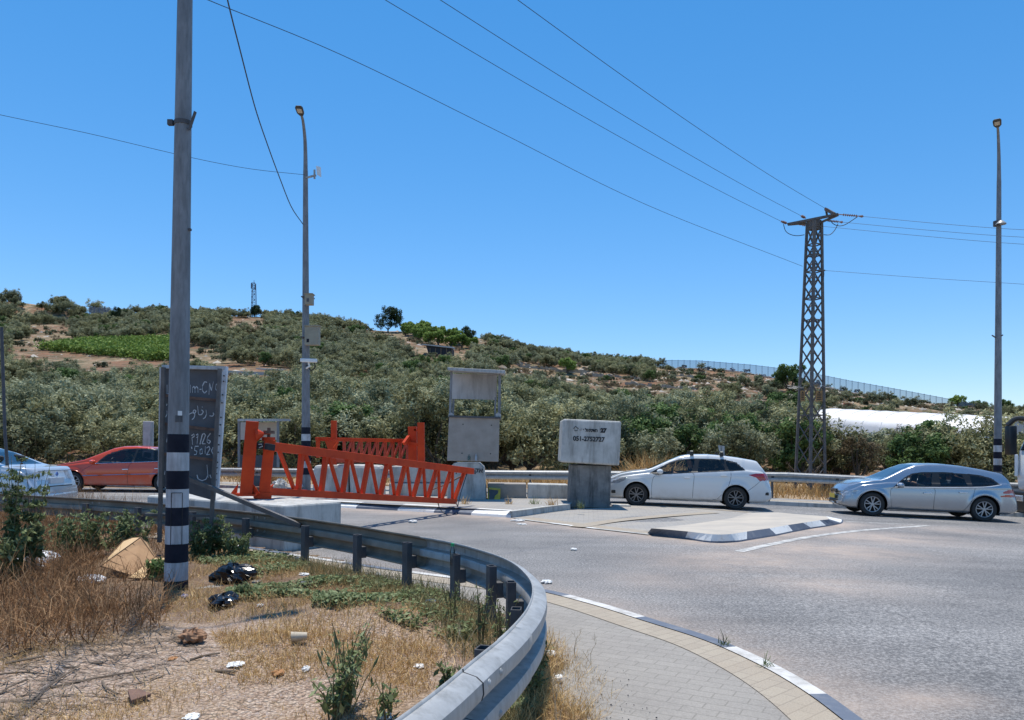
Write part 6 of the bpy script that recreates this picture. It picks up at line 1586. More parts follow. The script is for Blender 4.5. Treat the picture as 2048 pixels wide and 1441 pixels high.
# pale rocks
n = 7000; uu = rng.uniform(-60, 2120, n); yy = np.sqrt(rng.uniform(70**2, 262**2, n)); k = ~((uu > 1600) & (yy < 95)) & ((uu > 950) | (rng.uniform(size=n) < .35)); uu, yy = uu[k], yy[k]; n = len(uu)
x_ = (uu-1024)/F*yy; cc = np.stack([x_, yy, terr_np(x_, yy)], 1); r = rng.gamma(1.6, .13, n)+.10
ico = np.array([(1.5, 0, 0), (0, 1, 0), (-1.5, 0, 0), (0, -1, 0), (0, 0, .7), (0, 0, -.7)]); tri = np.array([(0, 1, 4), (1, 2, 4), (2, 3, 4), (3, 0, 4), (1, 0, 5), (2, 1, 5), (3, 2, 5), (0, 3, 5)])
vs = (ico[None]*rng.uniform(.5, 1.4, (n, 6, 1)))*r[:, None, None]+cc[:, None]
me = np_mesh('rocks', vs[:, tri].reshape(-1, 3), 3, mat('limestone', (.58, .52, .44), (.36, .30, .24), .95, scale=1.2), None); setp(mesh_obj('rocks', me), 'pale limestone rocks scattered over the hillside', 'rocks', kind='stuff')
# single trees one can point to
p = T(780, 664); t = tree('dark', 0, p.x, p.y-4, 1.38, 'large dark green tree standing on the skyline above the grove', 'tree', None, 'evergreen_tree', sz=1.45)
for k, (uu, vv, s) in enumerate(((247, 640, .75), (515, 633, .6), (938, 684, .85), (235, 642, .55))):
    p = T(uu, vv); tree('dark', 0, p.x, p.y-3, s, ('dark round tree on the skyline left of the near lamp post', 'small dark tree at the foot of the distant mast', 'dark upright tree right of the bright green orchard', 'smaller dark tree on the skyline left of the near lamp post')[k], 'tree', None, 'evergreen_tree')
for k, (uu, vv) in enumerate(((815, 672), (830, 668), (846, 676), (858, 668), (872, 678), (886, 674), (900, 680), (914, 684), (840, 684), (862, 688), (926, 690), (880, 690), (905, 694), (822, 664), (850, 662), (950, 690))):
    p = T(uu, vv); tree('lime', 0, p.x, p.y-5, random.uniform(1.1, 1.5), 'bright green fruit tree in the orchard below the skyline', 'tree', 'bright green orchard trees below the skyline', 'orchard_tree')
for k, (uu, vv, s) in enumerate(((1135, 748, 1.3), (1580, 788, 1.7), (1572, 862, 1.25), (1915, 812, 1.3), (1730, 868, .6), (1670, 955, .5))):
    p = T(uu, vv); tree('lime' if k in (0, 3, 4, 5) else 'green', 0, p.x, p.y, s, ('bright green bush on the terraces above the pale lettered block', 'spreading green bush left of the pylon on the open slope', 'round green tree directly left of the pylon', 'bright green tree above the white greenhouse', 'small fresh green bush at the left end of the greenhouse', 'low fresh green bush right of the pylon foot')[k], 'bush' if k != 2 else 'tree', None, 'bush' if k != 2 else 'broadleaf_tree')
# vineyard rows as one mass
c_ = []
A_, B_ = T(60, 712), T(345, 690)
for j in range(15):
    for s in np.arange(0, 1, .0045):
        uu = 30+s*325; vv = 690+j*2.6+abs(s-.55)*(-8)
        if inside(vine, np.array([uu]), np.array([vv]))[0]: c_.append((uu, vv))
rows = []
for uu, vv in c_[::2]:
    p = T(uu, vv); rows.append((p.x, p.y, p.z))
rows = np.array(rows); n = len(rows)*26
k = rng.integers(0, len(rows), n); pc = rows[k]+np.stack([rng.normal(0, .5, n), rng.normal(0, .6, n), rng.uniform(.3, 1.9, n)], 1)
nr = rng.normal(size=(n, 3))+[0, -.2, .8]; nr /= np.linalg.norm(nr, axis=1)[:, None]
me = np_mesh('vineyard', leaf_quads(pc, nr, rng.uniform(.18, .34, n), rng.uniform(.14, .24, n)), 4, ML['lime'], rng.uniform(.2, .8, n))
setp(mesh_obj('vineyard', me), 'bright green vineyard patch on the hillside left of the near lamp post', 'vines', kind='stuff')
# ------------------------------------------------------------------ hillside structures
def hb_box(u0, v0, u1, v1, dv, m, name, label, cat):
    p = T((u0+u1)/2, v1); d = p.y; mb = MB(); mb.slab([P(u0, v0, d), P(u1, v0+ (u1-u0)*.05, d), P(u1, v1+2, d), P(u0, v1+2, d)], dv)
    return single(mb, name, m, label, cat)
p = T(878, 712); d = p.y-3
t = thing('shed', 'dark open shed with pale sloping roof on the slope above the booth', 'shed', P(878, 712, d))
mb = MB(); mb.slab(pq([(852, 692), (905, 696), (905, 712), (858, 712)], d), (0, 5, 0)); mb.build('wall', mat('dark_shed_wall', (.03, .035, .045), None, .8), t)
mb = MB(); mb.slab([P(842, 688, d-.6), P(906, 694, d-.6), P(906, 697, d-.6), P(844, 690, d-.6)], (0, 6, .5)); mb.build('roof', mat('pale_roof', (.50, .49, .47), None, .6), t)
for k in range(5):
    u_ = 860+k*11; mb = MB(); mb.beam(P(u_, 697, d-.1), P(u_, 712, d-.1), .2, .2, up=(0, 1, 0)); mb.build('post', M_wood, t)
hb_box(448, 741, 566, 752, (0, 1.2, 0), M_galv, 'hillside_wall', 'long low grey wall in the grove right of the sign back', 'wall')
hb_box(512, 736, 566, 742, (0, 4, .4), mat('pale_roof2', (.55, .5, .42), None, .7), 'hut', 'low hut with pale flat roof behind the grey wall', 'hut')
hb_box(812, 670, 860, 676, (0, 3, 0), M_galvd, 'hillside_wall', 'thin grey wall below the bright orchard', 'wall')
hb_box(707, 690, 734, 700, (0, 3, .3), M_beige, 'hut', 'tiny pale hut among the olives left of the shed', 'hut')
hb_box(508, 668, 532, 676, (0, 4, .3), M_white, 'hut', 'small white hut high on the slope below the mast', 'hut')
hb_box(1690, 807, 1706, 812, (0, 3, .3), M_redd, 'hut', 'small red-roofed hut above the left end of the greenhouse', 'hut')
hb_box(265, 757, 290, 768, (0, 3, .3), M_galvd, 'hut', 'grey hut roof in the olives left of the near lamp post', 'hut')
for k, pts in enumerate(([(985, 712), (1040, 733), (1100, 741), (1180, 748)], [(1160, 752), (1230, 757), (1300, 762)], [(1110, 744), (1200, 746), (1260, 748)], [(1250, 770), (1320, 776), (1400, 782)], [(1300, 748), (1380, 757), (1450, 764)])):
    w_ = []
    for i in range(len(pts)-1):
        for s in np.linspace(0, 1, 12, endpoint=False): w_.append(T(pts[i][0]+(pts[i+1][0]-pts[i][0])*s, pts[i][1]+(pts[i+1][1]-pts[i][1])*s))
    mb = MB(); 
    for i in range(len(w_)-1):
        if abs(w_[i].y-w_[i+1].y) > 25: continue
        h = random.uniform(.35, .9); mb.beam(w_[i]+Vector((0, 0, h/2-.3)), w_[i+1]+Vector((0, 0, h/2-.3)), .7, h+.4)
    if mb.v: single(mb, 'terrace_wall', mat('terrace_stone', (.44, .38, .30), (.26, .21, .16), .95, scale=1.5, bmp=1, bscale=3), ('dry-stone terrace wall climbing right from the shed', 'dry-stone terrace wall above the pale lettered block', 'upper dry-stone terrace wall near the skyline', 'lowest terrace wall above the white estate car', 'terrace wall below the start of the ridge fence')[k], 'stone wall')
# ridge fence
fe = thing('ridge_fence', 'long blue-grey security fence along the skyline at right', 'fence', (120, 255, terr(120, 255)))
fx = np.arange(1296, 1975, 3.0); tops = np.interp(fx, [1296, 1340, 1400, 1500, 1600, 1700, 1800, 1900, 1975], [724, 721, 722, 730, 742, 762, 780, 799, 814])
dF = 257.0; hF = np.interp(fx, [1296, 1340, 1400, 1600, 1800, 1975], [1.2, 2.2, 3.0, 3.4, 3.0, 2.0])
pts = [P(a, b, dF) for a, b in zip(fx, tops)]
M_fmesh = newmat('fence_mesh'); nt = M_fmesh[1]
tr_n = nt.nodes.new('ShaderNodeBsdfTransparent'); mx = nt.nodes.new('ShaderNodeMixShader'); mx.inputs[0].default_value = .48
M_fmesh[2].inputs['Base Color'].default_value = (.15, .20, .31, 1); M_fmesh[2].inputs['Roughness'].default_value = .6
nt.links.new(tr_n.outputs[0], mx.inputs[1]); nt.links.new(M_fmesh[2].outputs[0], mx.inputs[2]); nt.links.new(mx.outputs[0], nt.nodes['Material Output'].inputs[0])
mb = MB()
for i in range(len(pts)-1):
    a, b = pts[i], pts[i+1]; mb.add([a, b, b-Vector((0, 0, hF[i+1]+3)), a-Vector((0, 0, hF[i]+3))], [(0, 1, 2, 3)])
mb.build('mesh_panel', M_fmesh[0], fe, fixn=False)
M_fp = mat('fence_post_blue', (.13, .16, .22), None, .6)
for i in range(0, len(pts), 4):
    mb = MB(); mb.beam(pts[i]+Vector((0, -.1, .25)), pts[i]-Vector((0, .1, hF[i]+2)), .10, .10, up=(0, 1, 0)); mb.build('post', M_fp, fe)
mb = MB()
for i in range(len(pts)-1): mb.beam(pts[i], pts[i+1], .1, .1)
mb.build('top_rail', M_fp, fe)
fe = thing('ridge_fence', 'short piece of fence on the far left skyline', 'fence', P(205, 628, 300))
mb = MB(); a, b = P(180, 614, 300), P(238, 618, 300); mb.add([a, b, b-Vector((0, 0, 5)), a-Vector((0, 0, 5))], [(0, 1, 2, 3)]); mb.build('mesh_panel', M_fmesh[0], fe, fixn=False)
for k in range(7):
    q = a.lerp(b, k/6); mb = MB(); mb.beam(q+Vector((0, -.1, .4)), q-Vector((0, .1, 5)), .25, .2, up=(0, 1, 0)); mb.build('post', M_fp, fe)
# radio mast
p0, p1 = P(508, 618, 258), P(508, 567, 258)
ms = thing('radio_mast', 'distant slender lattice mast on the skyline', 'mast', p0)
mb = MB(); w0 = .75
for sx, sy in ((-1, -1), (1, -1), (1, 1), (-1, 1)): mb.beam(p0+Vector((sx*w0, sy*w0, -3)), p1+Vector((sx*w0*.6, sy*w0*.6, 0)), .16, .16, up=(0, 1, 0))
for k in range(9):
    a = p0.lerp(p1, k/9); b = p0.lerp(p1, (k+1)/9); s = 1 if k % 2 else -1; mb.beam(a+Vector((s*w0*.9, -w0, 0)), b+Vector((-s*w0*.8, -w0, 0)), .12, .12); mb.beam(b+Vector((-w0*.8, -w0, 0)), b+Vector((w0*.8, -w0, 0)), .12, .12)
mb.build('frame', M_fp, ms)
mb = MB(); mb.box(p1+Vector((-.6, -.6, -1)), (.4, .3, 1.8)); mb.box(p1+Vector((.6, -.6, -1.4)), (.4, .3, 1.8)); mb.tube([p1, p1+Vector((0, 0, 1))], .08, 5); mb.build('aerial', M_fp, ms)
# greenhouse
gh = thing('greenhouse', 'long white plastic greenhouse tunnel behind the trees at right', 'greenhouse', P(1850, 860, 72))
Ga, Gb = P(1640, 862, 84), P(2026, 870, 67)
Ga.z = terr(Ga.x, Ga.y)-.3; Gb.z = terr(Gb.x, Gb.y)-.3
ax = (Gb-Ga); ax.z = 0; Ln = ax.length; ax.normalize(); ay = Vector((-ax.y, ax.x, 0))
M_poly = mat('white_plastic_sheet', (.86, .82, .78), (.76, .72, .68), .45, scale=.8, stretch=(1, 1, .3))
m, nt2, b2 = newmat('plastic_film'); M_poly.node_tree.nodes['Principled BSDF'].inputs['Subsurface Weight'].default_value = 0
zt0, zt1 = P(1690, 815, 82).z, P(2048, 836, 68).z
mb = MB(); nS, nA = 40, 14; vs = []
for i in range(nS+1):
    s = i/nS; bc = Ga.lerp(Gb, s); tz_ = zt0+(zt1-zt0)*s; hh = tz_-bc.z; en = min(1, s*nS/3.5); en = math.sqrt(max(0.02, 1-(1-en)**2)) if en < 1 else 1
    sc = 1
    for j in range(nA+1):
        a = PI*j/nA; vs.append(bc+ay*(-math.cos(a)*4.2)+Vector((0, 0, (.35+.65*math.sin(a)**.7)*hh*en*sc if 0 < j < nA else 0)))
mb.add(vs, [(i*(nA+1)+j, i*(nA+1)+j+1, (i+1)*(nA+1)+j+1, (i+1)*(nA+1)+j) for i in range(nS) for j in range(nA)])
mb.build('film_roof', M_poly, gh, smooth=True)
for s in (0, 1):
    bc = [vs[s*nS*(nA+1)+j] for j in range(nA+1)]; mb = MB(); mb.poly(bc[:]); mb.build('end_wall', mat('grey_film', (.5, .48, .46), None, .6), gh, fixn=False)
for i in range(0, nS, 4):
    mb = MB(); mb.tube([vs[i*(nA+1)+j]+Vector((0, 0, .02)) for j in range(nA+1)], .035, 4); mb.build('hoop', M_poly, gh)
# small post things near the road
mb = MB(); mb.beam(P(296, 935, 27.5), P(297, 843, 27.5), .28, .28, up=(0, -1, 0)); single(mb, 'concrete_post', M_conc, 'short square concrete post behind the red hatchback', 'post', bevel=.02)
mb = MB(); mb.tube([P(17, 960, 16), P(10, 870, 16), P(3, 655, 16)], .032, 8); single(mb, 'thin_pole', M_galvd, 'thin leaning rusty pole at the left edge', 'pole', smooth=True)
t = thing('road_sign', 'back of a small road sign behind the roof of the white estate', 'sign', P(1447, 940, 26.2))
mb = MB(); mb.beam(P(1447, 960, 26.2), P(1447, 893, 26.2), .06, .06, up=(0, -1, 0)); mb.build('pole', M_galvd, t)
mb = MB(); mb.slab(pq([(1436, 891), (1443, 892), (1446, 908), (1439, 908)], 26.1), (.02, .03, 0)); mb.slab(pq([(1444, 892), (1449, 892), (1449, 910), (1444, 910)], 26.05), (0, .03, 0)); mb.build('plate', M_galv, t)
# dead branches and dry reeds behind the rail
def sample_poly(poly, n):
    poly = np.array(poly); out = []
    while len(out) < n:
        x = rng.uniform(poly[:, 0].min(), poly[:, 0].max(), n*2); y = rng.uniform(poly[:, 1].min(), poly[:, 1].max(), n*2)
        k = inside([tuple(q) for q in poly], x, y); out += list(zip(x[k], y[k]))
    return np.array(out[:n])
def blades(pos, h0, h1, w_, lean, curl=.5):
    """pos (n,3) feet -> tapering two-segment blades"""
    n = len(pos); h = rng.uniform(h0, h1, n); a = rng.uniform(0, 2*PI, n); t = rng.uniform(.05, 1, n)*lean
    d = np.stack([np.cos(a)*np.sin(t), np.sin(a)*np.sin(t), np.cos(t)], 1)
    a2 = a+rng.normal(0, .6, n); t2 = np.clip(t+rng.uniform(0, curl, n), 0, 1.5); d2 = np.stack([np.cos(a2)*np.sin(t2), np.sin(a2)*np.sin(t2), np.cos(t2)], 1)
    b = rng.uniform(0, PI, n); s = np.stack([np.cos(b), np.sin(b), np.zeros(n)], 1)
    w = (w_*rng.uniform(.6, 1.3, n))[:, None]
    m1 = pos+d*h[:, None]*.55; m2 = m1+d2*h[:, None]*.45
    q1 = np.stack([pos-s*w, pos+s*w, m1+s*w*.8, m1-s*w*.8], 1); q2 = np.stack([m1-s*w*.8, m1+s*w*.8, m2+s*w*.25, m2-s*w*.25], 1)
    sh = rng.uniform(.1, .95, n)
    return np.concatenate([q1, q2]).reshape(-1, 3), np.concatenate([sh, sh])
pts = []
for _ in range(26000):
    x = rng.uniform(-30, 26); y = np.interp(x, FARK[:, 0], FARK[:, 1])+2.3+rng.gamma(1.6, 2.4); pts.append((x, y))
pts = np.array(pts); pos = np.stack([pts[:, 0], pts[:, 1], tz(pts[:, 0], pts[:, 1])+.03], 1)
q, sh = blades(pos, .12, .55, .012, .7)
me = np_mesh('dry_grass', q, 4, ML['straw'], sh*.8); setp(mesh_obj('dry_grass', me), 'dry yellow grass between the far guard rail and the grove', 'grass', kind='stuff')
for k, (uu, vv, s) in enumerate(((1295, 945, 1.3), (1890, 948, .9), (1745, 938, .8), (520, 930, .8), (380, 940, 1.2), (1660, 960, .7), (1380, 950, .8))):
    p = G(uu, vv+14, 0.1); y_ = 28.5; x_ = (uu-1024)/F*y_
    n = 900; pos = np.tile([x_, y_, tz(np.array([x_]), np.array([y_]))[0]], (n, 1))+np.stack([rng.normal(0, .3*s, n), rng.normal(0, .3, n), np.zeros(n)], 1)
    q, sh = blades(pos-[x_, y_, 0], .3*s, 1.3*s, .012, .8, .7); me = np_mesh('dry_bush', q, 4, ML['straw' if k % 2 == 0 else 'dry'], sh)
    o = mesh_obj('dry_bush', me); o.location = (x_, y_, 0)
    setp(o, ('tan dead bush right of the lettered block', 'tan dead bush below the brown trees above the silver-blue car', 'orange-tan dead bush right of the pylon', 'yellow dead bush beside the near red barrier post', 'dry bush just right of the sign back', 'dry bush at the pylon foot', 'dry bush behind the bonnet of the white estate')[k], 'bush')
# low branches of dead wood in front of the trees
mb = MB()
for k in range(26):
    x = rng.uniform(-14, 16); y = 36+rng.uniform(-2, 2); z_ = tz(np.array([x]), np.array([y]))[0]; a = rng.uniform(0, PI)
    mb.tube([(x, y, z_+.1), (x+math.cos(a)*.5, y+.1, z_+.5), (x+math.cos(a)*1.1, y, z_+.7+rng.uniform(0, .5))], [.03, .02, .008], 4)
o = mb.build('dead_branches', M_wood); setp(o, 'grey dead branches lying before the grove', 'branches', kind='stuff')
# ------------------------------------------------------------------ near verge vegetation
ML['mixed'] = leaf_mat('drying_grass', (.06, .06, .03), (.24, .22, .10), (.52, .42, .22), .2, .8)
def W(poly): return [tuple(G(u, v, .15)[:2]) for u, v in poly]
def ground_pts(xy): return np.stack([xy[:, 0], xy[:, 1], verge_h(xy[:, 0], xy[:, 1])-.01], 1)
def patchy(xy, f=2.2, th=-.1, seed=0):
    n = np.sin(xy[:, 0]*f+seed)*np.sin(xy[:, 1]*f*1.3+seed*2)+.6*np.sin(xy[:, 0]*f*2.7-xy[:, 1]*f*2.1+seed*3)
    return xy[n+rng.normal(0, .35, len(xy)) > th]
thick = W([(-60, 1000), (150, 1010), (330, 1060), (350, 1190), (325, 1300), (210, 1330), (60, 1350), (-80, 1365)])
mid_ = W([(330, 1090), (560, 1110), (760, 1150), (900, 1190), (1000, 1260), (960, 1330), (800, 1370), (500, 1330), (330, 1300)])
sparse_ = W([(-60, 1330), (300, 1310), (700, 1350), (880, 1380), (760, 1441), (700, 1500), (-100, 1500)])
Q, S = [], []
CL = W([(190, 1070), (340, 1070), (345, 1250), (230, 1250), (185, 1180)])
def clearing(xy, keep=.12):
    k = inside(CL, xy[:, 0], xy[:, 1]) & (rng.uniform(size=len(xy)) > keep); return xy[~k]
xy = clearing(sample_poly(thick, 44000), .2); q, s = blades(ground_pts(xy)+np.stack([np.zeros(len(xy)), np.zeros(len(xy)), rng.uniform(0, .10, len(xy))], 1), .08, .30, .0030, 1.5, 1.3); Q.append(q); S.append(s*.8)
xy = clearing(sample_poly(thick, 4500), .30); q, s = blades(ground_pts(xy)+[0, 0, .03], .15, .42, .0026, 1.1, .8); Q.append(q); S.append(s*.9)
xy = clearing(sample_poly(W([(-60, 960), (120, 985), (320, 1025), (345, 1080), (190, 1120), (200, 1190), (-60, 1230)]), 4200), .1); q, s = blades(ground_pts(xy), .28, .62, .0030, .6, .7); Q.append(q); S.append(s*.85)
me = np_mesh('dry_weeds', np.concatenate(Q), 4, ML['dry'], np.concatenate(S)); setp(mesh_obj('dry_weeds', me), 'dense brown dry weeds around the foot of the near lamp post', 'weeds', kind='stuff')
Q, S = [], []
xy = patchy(sample_poly(mid_, 22000), 2.2, -.2, 1); q, s = blades(ground_pts(xy), .04, .15, .0022, 1.2, .9); Q.append(q); S.append(s)
xy = patchy(sample_poly(sparse_, 22000), 1.7, .05, 2); q, s = blades(ground_pts(xy), .02, .08, .0017, 1.45, 1.1); Q.append(q); S.append(s)
xy = sample_poly(W([(1040, 1230), (1110, 1260), (1235, 1385), (1190, 1441), (1010, 1500), (1000, 1400), (1060, 1330)]), 6500); q, s = blades(ground_pts(xy), .04, .17, .0018, 1.2, .9); Q.append(q); S.append(s)
xy = sample_poly(W([(420, 1300), (700, 1290), (880, 1300), (860, 1380), (700, 1370), (480, 1400)]), 9000); q, s = blades(ground_pts(xy), .02, .09, .0018, 1.3, .9); Q.append(q); S.append(s)
me = np_mesh('dry_grass', np.concatenate(Q), 4, ML['straw'], np.concatenate(S)); setp(mesh_obj('dry_grass', me), 'short straw-coloured grass on the verge inside the guard rail bend', 'grass', kind='stuff')
# green-brown grass along the posts
Q, S = [], []
xy = sample_poly(W([(560, 1120), (740, 1150), (930, 1195), (1040, 1260), (1000, 1330), (900, 1310), (820, 1210), (600, 1150)]), 4500); q, s = blades(ground_pts(xy), .06, .24, .002, .9, .8); Q.append(q); S.append(s)
xy = sample_poly(W([(1040, 1330), (1075, 1350), (1080, 1441), (1000, 1500), (960, 1441)]), 2500); q, s = blades(ground_pts(xy), .05, .18, .002, .9, .8); Q.append(q); S.append(s)
me = np_mesh('green_grass', np.concatenate(Q), 4, ML['mixed'], np.concatenate(S)); setp(mesh_obj('green_grass', me), 'thin green and drying grass along the guard rail posts', 'grass', kind='stuff')
# creeping plants
def creeping(name, polys, n, label, m='weed'):
    P0 = []; 
    for poly, f in polys: P0.append(patchy(sample_poly(W(poly), int(n*f)), 3.2, -.05, len(P0)))
    xy = np.concatenate(P0); k = len(xy)
    c = ground_pts(xy)+np.stack([np.zeros(k), np.zeros(k), rng.uniform(.012, .085, k)], 1); nr = rng.normal(size=(k, 3))*.45+[0, -.1, 1]; nr /= np.linalg.norm(nr, axis=1)[:, None]
    me = np_mesh(name, leaf_quads(c, nr, rng.uniform(.014, .03, k), rng.uniform(.008, .016, k)), 4, ML[m], rng.uniform(.1, .9, k)); setp(mesh_obj(name, me), label, 'ground cover', kind='stuff')
creeping('creeping_weeds', [([(500, 1190), (620, 1165), (760, 1165), (900, 1200), (960, 1240), (860, 1240), (680, 1215), (520, 1215)], 1), ([(640, 1225), (800, 1235), (950, 1250), (940, 1290), (760, 1270), (620, 1250)], .5),
   ([(380, 1110), (560, 1110), (620, 1135), (520, 1160), (400, 1130)], .5), ([(450, 1190), (520, 1180), (520, 1225), (460, 1225)], .3), ([(1000, 1350), (1080, 1370), (1070, 1441), (980, 1441)], .3)], 11000, 'low grey-green creeping plants spreading below the guard rail')
# individual plants
def plant(u, v, h, nst, spread, label, leaf=(.03, .010), nl=26, m='weed', name='weed_plant', z=None, spiky=False, lean=.25, d=None):
    b = V(u, v) if d is None else Vector((P(u, v, d).x, d, vh(P(u, v, d).x, d)))
    t = thing(name, label, 'plant', b); mb = MB(); C, Nn, Ls = [], [], []
    for k in range(nst):
        a = random.uniform(0, 6.28); r = random.uniform(0, spread); hh = h*random.uniform(.75, 1.05); l = lean*hh*random.uniform(.2, 1)
        s0 = b+Vector((math.cos(a)*r*.3, math.sin(a)*r*.3, -.02)); a2 = a+random.uniform(-.6, .6)
        s1 = b+Vector((math.cos(a)*r*.7, math.sin(a)*r*.7, hh*.5)); s2 = b+Vector((math.cos(a)*r+math.cos(a2)*l, math.sin(a)*r+math.sin(a2)*l, hh))
        pts = [Vector(q) for q in resample([s0, s1, s2], hh/8)]; mb.tube(pts, [.0055*(1-.7*i/len(pts)) for i in range(len(pts))], 4)
        for j in range(nl):
            f = random.uniform(.25, 1.0); i = min(len(pts)-1, int(f*(len(pts)-1))); p = pts[i]; a3 = random.uniform(0, 6.28)
            rr = leaf[0]*random.uniform(.6, 1.6)*(1.2-.6*f)
            if spiky: rr = leaf[0]*random.uniform(.5, 1.3)*(1.5-.75*f)
            C.append(p+Vector((math.cos(a3)*rr, math.sin(a3)*rr, random.uniform(-.01, .02)))); Nn.append(Vector((math.cos(a3)*-.3+random.gauss(0, .3), math.sin(a3)*-.3+random.gauss(0, .3), 1)).normalized()); Ls.append(rr)
    mb.build('stems', mat('green_brown_stem', (.16, .13, .06), (.09, .08, .04), .8), t)
    C = np.array([tuple(c-b) for c in C]); Nn = np.array([tuple(n) for n in Nn]); Ls = np.array(Ls)
    # leaves point outwards: build quads by hand
    dirs = C*[1, 1, 0]; dirs = rng.normal(size=C.shape)*.6+[0, 0, .15]; dirs /= np.linalg.norm(dirs, axis=1)[:, None]
    sd_ = np.cross(dirs, Nn); sd_ /= np.linalg.norm(sd_, axis=1)[:, None]+1e-9
    L_ = Ls[:, None]; Wd_ = (leaf[1]*Ls/leaf[0])[:, None]
    q = np.stack([C-dirs*L_, C-sd_*Wd_, C+dirs*L_, C+sd_*Wd_], 1).reshape(-1, 3)
    me = np_mesh('leaves', q, 4, ML[m], rng.uniform(.15, .9, len(C))); mesh_obj('leaves', me, t); return t
plant(22, 1150, 1.42, 7, .16, 'tall leafy weed rising in front of the silver saloon, leftmost', (.042, .012), 130, 'weed', spiky=True, d=7.6)
plant(66, 1150, 1.18, 9, .20, 'tall dense leafy weed covering the tail of the silver saloon', (.042, .013), 120, 'weed', spiky=True, d=7.8)
plant(4, 1140, .65, 7, .25, 'dark leafy weed at the very left edge', (.05, .018), 110, 'weed', d=7.4)
for k, (u, v, h, ns, dd_) in enumerate(((160, 1090, .65, 9, 9.2), (215, 1085, .55, 8, 9.5), (262, 1088, .6, 9, 9.4), (120, 1100, .6, 8, 8.9))):
    plant(u, v, h, ns, .35, ('bushy green weed left of the cardboard box, tallest of the row', 'bushy green weed straight above the cardboard box', 'bushy green weed between cardboard box and sign leg', 'bushy green weed beside the tall leafy weeds')[k], (.045, .016), 70, 'weed', d=dd_)
plant(436, 1110, .55, 9, .25, 'green bush growing around the right leg of the sign', (.045, .016), 90, 'weed', d=9.6)
plant(475, 1115, .35, 9, .3, 'low green bush right of the sign leg under the guard rail', (.035, .014), 70, 'weed', d=9.4)
plant(395, 1120, .42, 8, .25, 'green weed between the near lamp post and the sign leg', (.04, .014), 80, 'weed', d=9.3)
plant(322, 1203, .20, 9, .15, 'dark green weed hugging the foot of the near lamp post', (.045, .016), 80, 'green', d=7.75)
plant(490, 1205, .15, 8, .14, 'small low green plant right of the crumpled litter', (.028, .012), 50, 'weed')
plant(690, 1425, .48, 9, .13, 'upright green herb with seed spikes in the foreground gravel', (.026, .007), 55, 'weed', spiky=False, lean=.35)
plant(668, 1441, .34, 7, .12, 'smaller leafy herb beside the upright seed-spiked herb', (.03, .01), 30, 'weed', lean=.6)
for k, (du, hh) in enumerate(((-35, .33), (-14, .42), (25, .36), (40, .30))):
    b = V(690+du*.3, 1428); t_ = b+Vector((du*.0035, 0, hh)); mb = MB()
    mb.tube([b, b.lerp(t_, .5)+Vector((0, 0, .02)), t_.lerp(b, .22), t_.lerp(b, .12), t_], [.003, .0025, .0022, .0075, .0015], 6)
    single(mb, 'seed_spike', mat('green_spike', (.10, .13, .05), (.16, .17, .07), .85, scale=80), ('leftmost green seed spike of the foreground herb', 'tallest green seed spike of the foreground herb', 'green seed spike right of the herb middle', 'rightmost green seed spike of the foreground herb')[k], 'plant', loc=tuple(b))
plant(895, 1400, .22, 5, .08, 'small dark thistle near the inside of the guard rail', (.03, .012), 22, 'weed')
plant(775, 1441, .20, 4, .06, 'small sprig at the bottom edge left of the guard rail', (.03, .012), 16, 'weed')
for k, (u, v, h) in enumerate(((960, 1290, .42), (1000, 1300, .40), (905, 1250, .36))):
    plant(u, v, h, 5, .08, ('thin wispy weed beside the fourth rail post', 'wispy weed in front of the fifth rail post', 'thin grassy weed under the bottle post')[k], (.022, .007), 24, 'weed')
plant(1065, 1400, .30, 7, .12, 'green weed growing beneath the near bend of the guard rail', (.028, .010), 45, 'weed')
# dry branching stalks
for k, (u, v, h, lab) in enumerate(((1035, 1400, .55, 'pale dry branching stalk in front of the rail bend'), (1180, 1350, .28, 'thin dry sprig on the pavement edge'), (930, 1430, .5, 'long thin dry stalk inside the near rail'), (1145, 1330, .30, 'dry sprig beside the rail bend'))):
    b = V(u, v) if k else Vector((.20, 3.35, .12)); mb = MB()
    def br_(p, d, l, r, dep):
        e = p+d*l; mb.tube([p, p.lerp(e, .5)+Vector((random.uniform(-.01, .01), 0, random.uniform(-.01, .01))), e], [r, r*.8, r*.5], 4)
        if dep:
            for _ in range(2 if dep > 1 else 3): br_(p.lerp(e, random.uniform(.5, 1)), (d+Vector((random.uniform(-.7, .7), random.uniform(-.5, .5), random.uniform(-.2, .5)))).normalized(), l*.6, r*.65, dep-1)
    br_(b, Vector((random.uniform(-.2, .2), 0, 1)).normalized(), h*.5, .0025, 3)
    single(mb, 'dry_stalk', mat('dry_stalk', (.50, .40, .27), (.4, .3, .2), .9), lab, 'dry plant', loc=tuple(b))
